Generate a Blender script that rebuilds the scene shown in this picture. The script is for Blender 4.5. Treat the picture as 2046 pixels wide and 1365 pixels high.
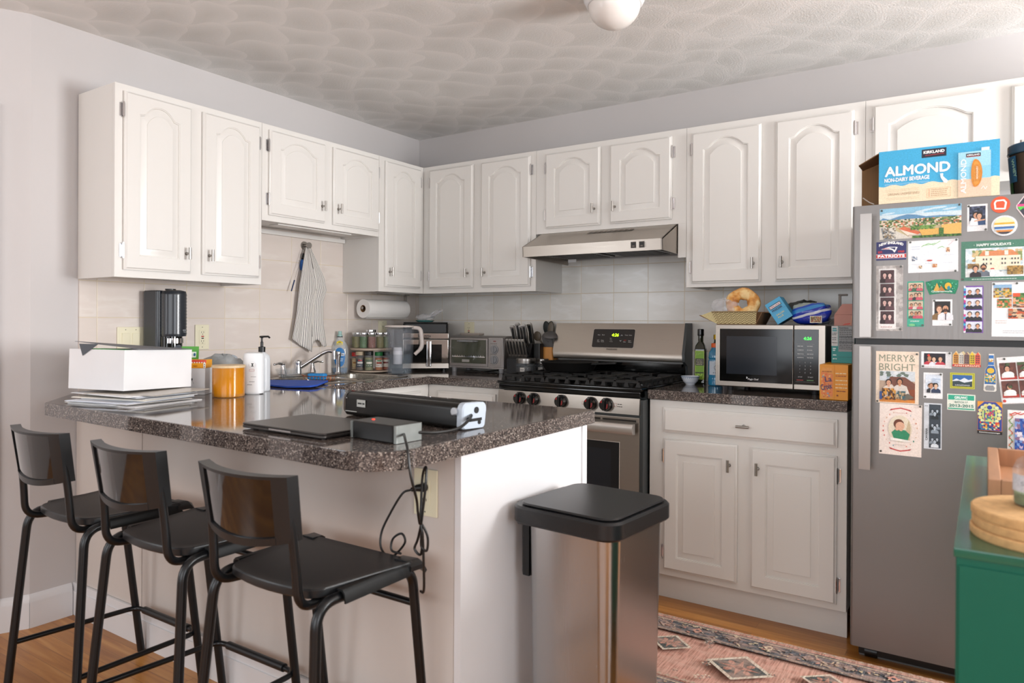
import bpy, bmesh, math, random
from mathutils import Vector, Matrix, Euler
for o in list(bpy.data.objects): bpy.data.objects.remove(o)
SC = bpy.context.scene
COL = SC.collection
PI = math.pi
R = math.radians

# ---------------------------------------------------------------- camera
cam = bpy.data.cameras.new('camera')
cam.sensor_width = 36.0
cam.lens = 36.0*1422.38/2046
cam.shift_y = -34.36/2046
cam.clip_start = 0.05
cam.dof.use_dof = True
cam.dof.focus_distance = 4.0
cam.dof.aperture_fstop = 5.0
co = bpy.data.objects.new('camera', cam); COL.objects.link(co)
_y, _p, _r = R(33.5959), R(0.1447), R(0.2987)
_f = Vector((-math.sin(_y)*math.cos(_p), math.cos(_y)*math.cos(_p), -math.sin(_p)))
_rt = Vector((math.cos(_y), math.sin(_y), 0)); _up = _rt.cross(_f)
_r2 = _rt*math.cos(_r)+_up*math.sin(_r); _u2 = -_rt*math.sin(_r)+_up*math.cos(_r)
mw = Matrix((( _r2.x,_u2.x,-_f.x,3.1187),(_r2.y,_u2.y,-_f.y,-3.5748),(_r2.z,_u2.z,-_f.z,1.2072),(0,0,0,1)))
co.matrix_world = mw
SC.camera = co

# ---------------------------------------------------------------- world, lights, exposure
w = bpy.data.worlds.new('daylight'); SC.world = w; w.use_nodes = True
w.node_tree.nodes['Background'].inputs[0].default_value = (0.72, 0.84, 1.0, 1)
w.node_tree.nodes['Background'].inputs[1].default_value = 1.2
def area(name, loc, look, sx, sy, power, col):
    l = bpy.data.lights.new(name, 'AREA'); l.shape = 'RECTANGLE'; l.size = sx; l.size_y = sy
    l.energy = power; l.color = col
    o = bpy.data.objects.new(name, l); COL.objects.link(o); o.location = loc
    d = Vector(look)-Vector(loc)
    o.rotation_euler = d.to_track_quat('-Z', 'Y').to_euler()
    return o
area('window_light_right', (5.52, -1.10, 1.42), (0.0, -1.9, 1.42), 0.95, 1.15, 114, (0.985, 0.985, 0.985))
area('window_light_right_front', (5.52, -3.9, 1.45), (1.0, -2.2, 1.2), 1.3, 1.3, 30, (0.93, 0.96, 1.0))
area('front_fill_light', (2.6, -6.05, 1.55), (1.8, 0.0, 1.7), 3.2, 1.5, 33, (1.0, 0.985, 0.965))  # fill light added behind the camera to lift the fronts facing it
area('window_light_left', (-0.52, -4.85, 1.45), (2.0, -3.6, 1.2), 0.9, 1.3, 14, (0.96, 0.98, 1.0))
SC.view_settings.view_transform = 'Standard'
SC.view_settings.look = 'None'
SC.view_settings.gamma = 1.0
SC.view_settings.use_curve_mapping = False
SC.view_settings.exposure = 0.37

# ---------------------------------------------------------------- materials
def lin(c):
    if isinstance(c, str):
        c = c.lstrip('#'); c = tuple(int(c[i:i+2], 16)/255 for i in (0, 2, 4))
    return tuple(((x/12.92) if x <= 0.04045 else ((x+0.055)/1.055)**2.4) for x in c[:3])+(1.0,)
MATS = {}
def new_mat(name):
    m = bpy.data.materials.new(name); m.use_nodes = True
    nt = m.node_tree; b = nt.nodes['Principled BSDF']
    MATS[name] = m
    return m, nt, b
def nd(nt, typ, **kw):
    n = nt.nodes.new(typ)
    for k, v in kw.items():
        if k.startswith('i_'): n.inputs[int(k[2:])].default_value = v
        else: setattr(n, k, v)
    return n
def coords(nt, sc=(1, 1, 1), kind='Object', rot=(0, 0, 0), loc=(0, 0, 0)):
    t = nd(nt, 'ShaderNodeTexCoord'); mp = nd(nt, 'ShaderNodeMapping')
    mp.inputs['Scale'].default_value = sc; mp.inputs['Rotation'].default_value = rot; mp.inputs['Location'].default_value = loc
    nt.links.new(t.outputs[kind], mp.inputs['Vector']); return mp.outputs['Vector']
def ramp(nt, fac, stops, const=False):
    r = nd(nt, 'ShaderNodeValToRGB'); e = r.color_ramp.elements
    if const: r.color_ramp.interpolation = 'CONSTANT'
    while len(e) < len(stops): e.new(0.5)
    for i, (p, c) in enumerate(stops): e[i].position = p; e[i].color = lin(c)
    nt.links.new(fac, r.inputs[0]); return r.outputs[0]
def bump(nt, b, h, strength=0.3, dist=0.002):
    n = nd(nt, 'ShaderNodeBump'); n.inputs['Strength'].default_value = strength; n.inputs['Distance'].default_value = dist
    nt.links.new(h, n.inputs['Height']); nt.links.new(n.outputs[0], b.inputs['Normal'])
def mat(name, col, rough=0.5, metal=0.0, noise=0.0, nscale=8.0, coat=0.0, alpha=1.0, trans=0.0, ior=1.45,
        emit=None, es=0.0, bmp=0.0, bscale=200.0, stretch=(1, 1, 1), spec=0.5):
    """principled surface with a little procedural variation of its own"""
    if name in MATS: return MATS[name]
    m, nt, b = new_mat(name); L = nt.links
    c = lin(col)
    b.inputs['Base Color'].default_value = c
    b.inputs['Roughness'].default_value = rough; b.inputs['Metallic'].default_value = metal
    b.inputs['Specular IOR Level'].default_value = spec
    if coat: b.inputs['Coat Weight'].default_value = coat; b.inputs['Coat Roughness'].default_value = 0.05
    if alpha < 1: b.inputs['Alpha'].default_value = alpha
    if trans: b.inputs['Transmission Weight'].default_value = trans; b.inputs['IOR'].default_value = ior
    if emit: b.inputs['Emission Color'].default_value = lin(emit); b.inputs['Emission Strength'].default_value = es
    v = coords(nt, stretch)
    if noise:
        n = nd(nt, 'ShaderNodeTexNoise'); n.inputs['Scale'].default_value = nscale; n.inputs['Detail'].default_value = 4
        L.new(v, n.inputs['Vector'])
        mr = nd(nt, 'ShaderNodeMapRange'); mr.inputs[1].default_value = 0.3; mr.inputs[2].default_value = 0.7
        mr.inputs[3].default_value = 1-noise; mr.inputs[4].default_value = 1+noise
        L.new(n.outputs[0], mr.inputs[0])
        mx = nd(nt, 'ShaderNodeVectorMath', operation='SCALE'); mx.inputs[0].default_value = c[:3]
        L.new(mr.outputs[0], mx.inputs['Scale']); L.new(mx.outputs[0], b.inputs['Base Color'])
    if bmp:
        n2 = nd(nt, 'ShaderNodeTexNoise'); n2.inputs['Scale'].default_value = bscale
        L.new(v, n2.inputs['Vector']); bump(nt, b, n2.outputs[0], bmp, 0.001)
    return m

PAINT = mat('white_cabinet_paint', '#e3e0db', 0.33, noise=0.015, nscale=3, bmp=0.08, bscale=60, stretch=(1, 1, .15))
PAINTB = mat('white_cabinet_paint_grained', '#dddad6', 0.42, noise=0.03, nscale=20, bmp=0.25, bscale=90, stretch=(.12, 1, 1))
WALLM = mat('pale_lavender_wall_paint', '#c9c5c4', 0.75, noise=0.015, nscale=2, bmp=0.1, bscale=150)
PENM = mat('greige_panel_paint', '#cfc6bf', 0.6, noise=0.02, nscale=3, bmp=0.06, bscale=120)
TRIM = mat('white_trim_paint', '#e3e2e3', 0.4, noise=0.01, bmp=0.05, bscale=90)
CHROME = mat('polished_chrome', '#d8d8da', 0.08, 1.0, noise=0.01)
NICKEL = mat('brushed_nickel', '#a9a5a0', 0.28, 1.0, noise=0.03, nscale=60)
BLACKP = mat('black_plastic', '#0e0f10', 0.38, noise=0.1, nscale=30)
BLACKG = mat('black_gloss_plastic', '#060707', 0.09, noise=0.05, nscale=10)
BLACKM = mat('black_powder_coat', '#101213', 0.42, 0.2, noise=0.08, nscale=40, bmp=0.05, bscale=500)
DARKG = mat('dark_grey_plastic', '#2b2c2f', 0.42, noise=0.05)
GREYP = mat('grey_plastic', '#8b8b8d', 0.4, noise=0.03)
WHITEP = mat('white_plastic', '#eceef0', 0.3, noise=0.01)
IVORY = mat('ivory_plastic', '#e6dfc2', 0.35, noise=0.01)
CARD = mat('white_card', '#e9e9ea', 0.65, noise=0.015)
KRAFT = mat('brown_corrugated_card', '#8c6a48', 0.85, noise=0.05, nscale=30, stretch=(8, 8, .3))
GLASS = mat('clear_glass', '#f4fbf9', 0.02, trans=1.0, ior=1.45, noise=0.005)
CLEARP = mat('clear_plastic', '#a3abb0', 0.04, alpha=0.14, noise=0.01, spec=0.8)
FILM = mat('crinkled_clear_film', '#e6e6ea', 0.12, alpha=0.3, noise=0.02, bmp=0.8, bscale=60, spec=0.9)
WOODB = mat('bamboo', '#c98a45', 0.5, noise=0.12, nscale=6, stretch=(6, 6, .6))
CORK = mat('cork', '#caa06c', 0.85, noise=0.14, nscale=90)
STEELD = mat('smudged_dark_steel', '#4a4846', 0.3, 1.0, noise=0.1, nscale=5)

def steel(name, col, rough, sx, streak=0.05):
    m, nt, b = new_mat(name); L = nt.links
    b.inputs['Metallic'].default_value = 1.0
    v = coords(nt, sx)
    n = nd(nt, 'ShaderNodeTexNoise'); n.inputs['Scale'].default_value = 40; n.inputs['Detail'].default_value = 3
    L.new(v, n.inputs['Vector'])
    c = lin(col)
    mr = nd(nt, 'ShaderNodeMapRange'); mr.inputs[3].default_value = 1-streak; mr.inputs[4].default_value = 1+streak
    L.new(n.outputs[0], mr.inputs[0])
    mx = nd(nt, 'ShaderNodeVectorMath', operation='SCALE'); mx.inputs[0].default_value = c[:3]
    L.new(mr.outputs[0], mx.inputs['Scale']); L.new(mx.outputs[0], b.inputs['Base Color'])
    mr2 = nd(nt, 'ShaderNodeMapRange'); mr2.inputs[3].default_value = rough*0.8; mr2.inputs[4].default_value = rough*1.25
    L.new(n.outputs[0], mr2.inputs[0]); L.new(mr2.outputs[0], b.inputs['Roughness'])
    bump(nt, b, n.outputs[0], 0.06, 0.0006)
    return m
STEELH = steel('brushed_steel_horizontal', '#aea69d', 0.3, (0.3, 1, 14))
STEELF = steel('fridge_steel', '#858280', 0.40, (14, 1, 0.3), 0.03)
STEELV = steel('bin_steel', '#b3b2b2', 0.24, (14, 14, 0.2), 0.05)
STEELS = steel('sink_steel', '#a9a49c', 0.25, (4, 4, 4))

def print_mat():
    m, nt, b = new_mat('printed_surface'); L = nt.links
    a = nd(nt, 'ShaderNodeAttribute', attribute_name='Col')
    L.new(a.outputs['Color'], b.inputs['Base Color'])
    n = nd(nt, 'ShaderNodeTexNoise'); n.inputs['Scale'].default_value = 260; n.inputs['Detail'].default_value = 3; L.new(coords(nt), n.inputs['Vector'])
    mr = nd(nt, 'ShaderNodeMapRange'); mr.inputs[1].default_value = 0.3; mr.inputs[2].default_value = 0.7; mr.inputs[3].default_value = 0.86; mr.inputs[4].default_value = 1.08; L.new(n.outputs[0], mr.inputs[0])
    sc = nd(nt, 'ShaderNodeVectorMath', operation='SCALE'); L.new(a.outputs['Color'], sc.inputs[0]); L.new(mr.outputs[0], sc.inputs['Scale']); L.new(sc.outputs[0], b.inputs['Base Color'])
    b.inputs['Roughness'].default_value = 0.42
    return m
PRINT = print_mat()

def ceiling_mat():
    """plaster swirled in overlapping fans: rows of scales bulging towards +x, jittered, with fine comb rings"""
    m, nt, b = new_mat('swirled_plaster_ceiling'); L = nt.links
    b.inputs['Roughness'].default_value = 0.85
    def M(op, a, c=None, d=None):
        n = nd(nt, 'ShaderNodeMath', operation=op)
        for i, q in enumerate((a, c, d)):
            if q is None: continue
            if isinstance(q, (int, float)): n.inputs[i].default_value = q
            else: L.new(q, n.inputs[i])
        return n.outputs[0]
    v = coords(nt)
    wob = nd(nt, 'ShaderNodeTexNoise'); wob.inputs['Scale'].default_value = 2.6; wob.inputs['Detail'].default_value = 1; L.new(v, wob.inputs['Vector'])
    off = nd(nt, 'ShaderNodeVectorMath', operation='MULTIPLY_ADD'); L.new(wob.outputs['Color'], off.inputs[0]); off.inputs[1].default_value = (0.34, 0.34, 0); L.new(v, off.inputs[2])
    sp = nd(nt, 'ShaderNodeSeparateXYZ'); L.new(off.outputs[0], sp.inputs[0])
    vv = M('MULTIPLY', sp.outputs[0], 7.0); row = M('FLOOR', vv); ly = M('FRACT', vv)
    odd = M('MULTIPLY', M('MODULO', M('ABSOLUTE', row), 2.0), 0.5)
    uu = M('ADD', M('MULTIPLY', sp.outputs[1], 4.0), odd); lx = M('SUBTRACT', M('FRACT', uu), 0.5)
    l2 = M('MULTIPLY', lx, 2.0); r1 = M('SQRT', M('ADD', M('MULTIPLY', l2, l2), M('MULTIPLY', ly, ly)))
    l3 = M('MULTIPLY', M('SUBTRACT', M('ABSOLUTE', lx), 0.5), 2.0); ly1 = M('SUBTRACT', ly, 1.0)
    r2 = M('SQRT', M('ADD', M('MULTIPLY', l3, l3), M('MULTIPLY', ly1, ly1)))
    ins = M('LESS_THAN', r1, 1.0)
    h = M('ADD', M('MULTIPLY', ins, r1), M('MULTIPLY', M('SUBTRACT', 1.0, ins), r2))
    rings = M('SINE', M('MULTIPLY', h, 46.0))
    fine = nd(nt, 'ShaderNodeTexNoise'); fine.inputs['Scale'].default_value = 150; fine.inputs['Detail'].default_value = 4; L.new(v, fine.inputs['Vector'])
    hh = M('ADD', M('ADD', M('MULTIPLY', h, 0.55), M('MULTIPLY', rings, 0.05)), fine.outputs[0])
    bump(nt, b, hh, 0.42, 0.004)
    c = ramp(nt, h, [(0.0, '#dad9d6'), (0.7, '#e4e3e1'), (1.0, '#eceae8')]); L.new(c, b.inputs['Base Color'])
    return m
CEIL = ceiling_mat()

def granite_mat():
    m, nt, b = new_mat('speckled_granite_laminate'); L = nt.links
    v = coords(nt)
    vo = nd(nt, 'ShaderNodeTexVoronoi'); vo.inputs['Scale'].default_value = 330; L.new(v, vo.inputs['Vector'])
    sep = nd(nt, 'ShaderNodeSeparateColor'); L.new(vo.outputs['Color'], sep.inputs[0])
    c1 = ramp(nt, sep.outputs[0], [(0.0, '#241f1f'), (0.30, '#4c4340'), (0.55, '#6c615b'), (0.72, '#3a3434'), (0.84, '#958980'), (0.95, '#bdb2a8')], True)
    vo2 = nd(nt, 'ShaderNodeTexVoronoi'); vo2.inputs['Scale'].default_value = 620; L.new(v, vo2.inputs['Vector'])
    sep2 = nd(nt, 'ShaderNodeSeparateColor'); L.new(vo2.outputs['Color'], sep2.inputs[0])
    c2 = ramp(nt, sep2.outputs[1], [(0.0, '#2b2626'), (0.5, '#655a55'), (0.8, '#8f837b')], True)
    mx = nd(nt, 'ShaderNodeMix', data_type='RGBA'); mx.inputs[0].default_value = 0.35
    L.new(c1, mx.inputs[6]); L.new(c2, mx.inputs[7]); L.new(mx.outputs[2], b.inputs['Base Color'])
    b.inputs['Roughness'].default_value = 0.07; b.inputs['Specular IOR Level'].default_value = 0.8
    return m
GRAN = granite_mat()

def tile_mat(name, axis, o1):
    """6 x 8 inch wall tile, faintly marbled; axis = 0 for the back wall, 1 for the left wall"""
    m, nt, b = new_mat(name); L = nt.links
    t = nd(nt, 'ShaderNodeTexCoord'); sp = nd(nt, 'ShaderNodeSeparateXYZ'); L.new(t.outputs['Object'], sp.inputs[0])
    def cell(src, off, per, g):
        a = nd(nt, 'ShaderNodeMath', operation='SUBTRACT'); a.inputs[1].default_value = off; L.new(src, a.inputs[0])
        d = nd(nt, 'ShaderNodeMath', operation='DIVIDE'); d.inputs[1].default_value = per; L.new(a.outputs[0], d.inputs[0])
        fl = nd(nt, 'ShaderNodeMath', operation='FLOOR'); L.new(d.outputs[0], fl.inputs[0])
        fr = nd(nt, 'ShaderNodeMath', operation='FRACT'); L.new(d.outputs[0], fr.inputs[0])
        pp = nd(nt, 'ShaderNodeMath', operation='PINGPONG'); pp.inputs[1].default_value = 0.5; L.new(fr.outputs[0], pp.inputs[0])
        mr = nd(nt, 'ShaderNodeMapRange'); mr.inputs[1].default_value = g*0.4/per; mr.inputs[2].default_value = g/per; L.new(pp.outputs[0], mr.inputs[0])
        return fl.outputs[0], mr.outputs[0]
    f1, g1 = cell(sp.outputs[axis], o1, 0.2015, 0.0022)
    f2, g2 = cell(sp.outputs[2], 0.912, 0.1537, 0.0022)
    mn = nd(nt, 'ShaderNodeMath', operation='MINIMUM'); L.new(g1, mn.inputs[0]); L.new(g2, mn.inputs[1])
    cb = nd(nt, 'ShaderNodeCombineXYZ'); L.new(f1, cb.inputs[0]); L.new(f2, cb.inputs[1])
    wn = nd(nt, 'ShaderNodeTexWhiteNoise', noise_dimensions='2D'); L.new(cb.outputs[0], wn.inputs['Vector'])
    v2 = nd(nt, 'ShaderNodeVectorMath', operation='MULTIPLY_ADD'); L.new(wn.outputs['Color'], v2.inputs[0]); v2.inputs[1].default_value = (9, 9, 9)
    L.new(t.outputs['Object'], v2.inputs[2])
    mp = nd(nt, 'ShaderNodeMapping'); mp.inputs['Rotation'].default_value = (0 if axis == 1 else 0, R(40) if axis == 0 else 0, 0) if axis == 0 else (R(40), 0, 0)
    mp.inputs['Scale'].default_value = (1, 1, 3.5); L.new(v2.outputs[0], mp.inputs[0])
    no = nd(nt, 'ShaderNodeTexNoise'); no.inputs['Scale'].default_value = 3.2; no.inputs['Detail'].default_value = 5; L.new(mp.outputs[0], no.inputs['Vector'])
    tc = ramp(nt, no.outputs[0], [(0.32, '#dcd9d2'), (0.52, '#e1ded8'), (0.60, '#e8e6e2'), (0.66, '#e1ded9')] if axis == 0 else [(0.32, '#d8cdc4'), (0.52, '#dbd0c8'), (0.60, '#e0d7cf'), (0.66, '#dacfc6')])  # one tile, tinted per wall for its light: warm left, pale neutral back
    mx = nd(nt, 'ShaderNodeMix', data_type='RGBA'); L.new(mn.outputs[0], mx.inputs[0]); mx.inputs[6].default_value = lin('#dccdb4'); L.new(tc, mx.inputs[7])
    L.new(mx.outputs[2], b.inputs['Base Color'])
    b.inputs['Roughness'].default_value = 0.2
    bump(nt, b, mn.outputs[0], 0.5, 0.0015)
    return m
TILEB = tile_mat('marbled_tile_back', 0, 0.0075)
TILEL = tile_mat('marbled_tile_left', 1, -0.031)

def wood_floor():
    m, nt, b = new_mat('oak_strip_floor'); L = nt.links
    v = coords(nt, (1, 1, 1))
    br = nd(nt, 'ShaderNodeTexBrick'); br.offset = 0.37; br.squash = 1
    br.inputs['Scale'].default_value = 1; br.inputs['Brick Width'].default_value = 0.9; br.inputs['Row Height'].default_value = 0.057
    br.inputs['Mortar Size'].default_value = 0.0007; br.inputs['Color1'].default_value = (0, 0, 0, 1); br.inputs['Color2'].default_value = (1, 1, 1, 1)
    br.inputs['Mortar'].default_value = (0.5, 0.5, 0.5, 1)
    L.new(v, br.inputs['Vector'])
    ad = nd(nt, 'ShaderNodeVectorMath', operation='MULTIPLY_ADD'); L.new(br.outputs['Color'], ad.inputs[0]); ad.inputs[1].default_value = (3, 7, 5); L.new(v, ad.inputs[2])
    mp = nd(nt, 'ShaderNodeMapping'); mp.inputs['Scale'].default_value = (1.6, 22, 1); L.new(ad.outputs[0], mp.inputs[0])
    no = nd(nt, 'ShaderNodeTexNoise'); no.inputs['Scale'].default_value = 1.6; no.inputs['Detail'].default_value = 6; no.inputs['Distortion'].default_value = 0.8
    L.new(mp.outputs[0], no.inputs['Vector'])
    g = ramp(nt, no.outputs[0], [(0.25, '#a8692f'), (0.5, '#c4853f'), (0.75, '#d69c5a')])
    tn = ramp(nt, br.outputs['Color'], [(0.0, '#c9bfb8'), (1.0, '#ffffff')])
    mx = nd(nt, 'ShaderNodeMix', data_type='RGBA', blend_type='MULTIPLY'); mx.inputs[0].default_value = 1; L.new(g, mx.inputs[6]); L.new(tn, mx.inputs[7])
    mm = nd(nt, 'ShaderNodeMix', data_type='RGBA'); L.new(br.outputs['Fac'], mm.inputs[0]); L.new(mx.outputs[2], mm.inputs[6]); mm.inputs[7].default_value = lin('#7e5024')
    L.new(mm.outputs[2], b.inputs['Base Color'])
    b.inputs['Roughness'].default_value = 0.28
    bump(nt, b, no.outputs[0], 0.05, 0.001)
    return m
WOODF = wood_floor()

# ---------------------------------------------------------------- mesh helpers
ORG = {}
def catmull(pts, k=6, closed=False):
    P = [Vector(p) for p in pts]; out = []
    n = len(P)
    rng = range(n) if closed else range(n-1)
    for i in rng:
        p0 = P[(i-1) % n] if (closed or i > 0) else P[0]*2-P[1]
        p1 = P[i]; p2 = P[(i+1) % n]
        p3 = P[(i+2) % n] if (closed or i < n-2) else P[-1]*2-P[-2]
        for j in range(k):
            t = j/k
            out.append(0.5*((2*p1)+(p2-p0)*t+(2*p0-5*p1+4*p2-p3)*t*t+(3*p1-p0-3*p2+p3)*t**3))
    if not closed: out.append(P[-1])
    return out
def fillet(pts, r, k=6):
    """round the inner corners of a 3D polyline"""
    P = [Vector(p) for p in pts]; out = [P[0]]
    for i in range(1, len(P)-1):
        a, b, c = P[i-1], P[i], P[i+1]
        d1 = (a-b); d2 = (c-b); rr = min(r, d1.length*0.49, d2.length*0.49)
        s = b+d1.normalized()*rr; e = b+d2.normalized()*rr
        for j in range(k+1):
            t = j/k; out.append((1-t)**2*s+2*t*(1-t)*b+t*t*e)
    out.append(P[-1]); return out

class MB:
    def __init__(s):
        s.bm = bmesh.new(); s.mi = 0; s.T = Matrix.Identity(4); s.mats = []
    def use(s, m):
        if m not in s.mats: s.mats.append(m)
        s.mi = s.mats.index(m); return s
    def _v(s, p): return s.bm.verts.new(s.T @ Vector(p))
    def _f(s, vs):
        try: f = s.bm.faces.new(vs)
        except ValueError: return None
        f.material_index = s.mi; return f
    def face(s, pts): return s._f([s._v(p) for p in pts])
    def box(s, x0, x1, y0, y1, z0, z1, bev=0.0, seg=2):
        vs = [s._v(p) for p in ((x0,y0,z0),(x1,y0,z0),(x1,y1,z0),(x0,y1,z0),(x0,y0,z1),(x1,y0,z1),(x1,y1,z1),(x0,y1,z1))]
        fs = [s._f([vs[i] for i in q]) for q in ((0,3,2,1),(4,5,6,7),(0,1,5,4),(1,2,6,5),(2,3,7,6),(3,0,4,7))]
        if bev > 0:
            ed = list({e for f in fs for e in f.edges})
            r = bmesh.ops.bevel(s.bm, geom=ed, offset=bev, segments=seg, affect='EDGES', profile=0.5)
            for f in r['faces']: f.material_index = s.mi
        return s
    def ring(s, pts): return [s._v(p) for p in pts]
    def bridge(s, a, b, closed=True):
        n = len(a)
        for i in range(n if closed else n-1):
            j = (i+1) % n
            s._f([a[i], a[j], b[j], b[i]])
    def loft(s, rings, closed=True, cap=True):
        rs = [s.ring(r) for r in rings]
        for a, b in zip(rs, rs[1:]): s.bridge(a, b, closed)
        if cap:
            s._f(list(reversed(rs[0]))); s._f(rs[-1])
        return s
    def lathe(s, prof, cx=0, cy=0, n=28, cap=True):
        rs = []
        for r, z in prof:
            r = max(r, 0.0002)
            rs.append([(cx+r*math.cos(2*PI*i/n), cy+r*math.sin(2*PI*i/n), z) for i in range(n)])
        return s.loft(rs, True, cap)
    def cyl(s, p0, p1, r0, r1=None, n=16, cap=True):
        return s.tube([p0, p1], [r0, r0 if r1 is None else r1], n, cap)
    def tube(s, pts, r, n=10, cap=True):
        P = [Vector(p) for p in pts]
        rr = r if isinstance(r, (list, tuple)) else [r]*len(P)
        t0 = (P[1]-P[0]).normalized()
        ref = Vector((0, 0, 1)) if abs(t0.z) < 0.9 else Vector((1, 0, 0))
        nx = t0.cross(ref).normalized(); rings = []
        for i, p in enumerate(P):
            if i == 0: t = P[1]-P[0]
            elif i == len(P)-1: t = P[-1]-P[-2]
            else: t = (P[i+1]-P[i]).normalized()+(P[i]-P[i-1]).normalized()
            t.normalize()
            nx = (nx-t*nx.dot(t)).normalized(); ny = t.cross(nx)
            rings.append([p+nx*rr[i]*math.cos(2*PI*k/n)+ny*rr[i]*math.sin(2*PI*k/n) for k in range(n)])
        return s.loft(rings, True, cap)
    def prism(s, pts, a0, a1, axis='z'):
        """extrude a 2D polygon along an axis: z -> (x,y), y -> (x,z), x -> (y,z)"""
        def mk(p, a): return {'z': (p[0], p[1], a), 'y': (p[0], a, p[1]), 'x': (a, p[0], p[1])}[axis]
        return s.loft([[mk(p, a0) for p in pts], [mk(p, a1) for p in pts]])
    def rbox(s, x0, x1, y0, y1, z0, z1, r, k=5, taper=0.0, bev=0.0):
        """box with rounded vertical corners; taper shrinks the bottom"""
        def out(o, z):
            P = []
            for cx, cy, a in ((x1-r, y0+r, -90), (x1-r, y1-r, 0), (x0+r, y1-r, 90), (x0+r, y0+r, 180)):
                for j in range(k+1):
                    t = R(a+90*j/k); P.append((cx+(r-o)*math.cos(t), cy+(r-o)*math.sin(t), z))
            return P
        rings = [out(taper+bev, z0), out(taper, z0+bev), out(0, z1-bev), out(bev, z1)] if bev else [out(taper, z0), out(0, z1)]
        return s.loft(rings)
    def build(s, name, material=None, parent=None, label=None, smooth=38):
        org = ORG.get(parent.name, Vector((0, 0, 0))) if parent else Vector((0, 0, 0))
        bmesh.ops.recalc_face_normals(s.bm, faces=s.bm.faces)
        if org.length: bmesh.ops.translate(s.bm, verts=s.bm.verts, vec=-org)
        me = bpy.data.meshes.new(name)
        if smooth:
            th = R(smooth)
            for e in s.bm.edges:
                e.smooth = not (len(e.link_faces) != 2 or e.calc_face_angle(0) > th)
            for f in s.bm.faces: f.smooth = True
        s.bm.to_mesh(me); s.bm.free()
        if material is not None and not s.mats: me.materials.append(material)
        for m in s.mats: me.materials.append(m)
        o = bpy.data.objects.new(name, me); COL.objects.link(o)
        if smooth:
            wn = o.modifiers.new('weighted_normals', 'WEIGHTED_NORMAL'); wn.keep_sharp = True; wn.weight = 90
        if parent: o.parent = parent; ORG[o.name] = org
        if label: o['label'] = label
        return o
    def solo(s, name, material, label, cat, loc=(0, 0, 0), group=None, world=True, rz=0, rot=None, smooth=38):
        """a thing that is one mesh; world=True means the mesh was modelled in room coordinates"""
        if world: bmesh.ops.translate(s.bm, verts=s.bm.verts, vec=-Vector(loc))
        o = s.build(name, material, None, None, smooth)
        o.location = loc; o.rotation_euler = rot if rot else (0, 0, rz)
        tag(o, label, cat, group); ORG[o.name] = Vector(loc) if world else Vector((0, 0, 0))
        return o
    def struct(s, name, material):
        o = s.build(name, material); o['kind'] = 'structure'; return o
def tag(o, label, cat, group=None):
    o['label'] = label; o['category'] = cat
    if group: o['group'] = group
def thing(name, label, cat, loc=(0, 0, 0), rz=0, group=None, world=False, rot=None):
    o = bpy.data.objects.new(name, None); COL.objects.link(o); o.empty_display_size = 0.05
    o.location = loc; o.rotation_euler = rot if rot else (0, 0, rz); tag(o, label, cat, group)
    ORG[o.name] = Vector(loc) if world else Vector((0, 0, 0))
    return o
def dup(o, loc, rz=0, label=None, group=None):
    def cp(a, par):
        c = a.copy(); COL.objects.link(c)
        if par: c.parent = par
        for ch in a.children: cp(ch, c)
        return c
    r = cp(o, None); r.location = loc; r.rotation_euler = (0, 0, rz)
    if label: r['label'] = label
    if group: r['group'] = group
    return r

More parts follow.
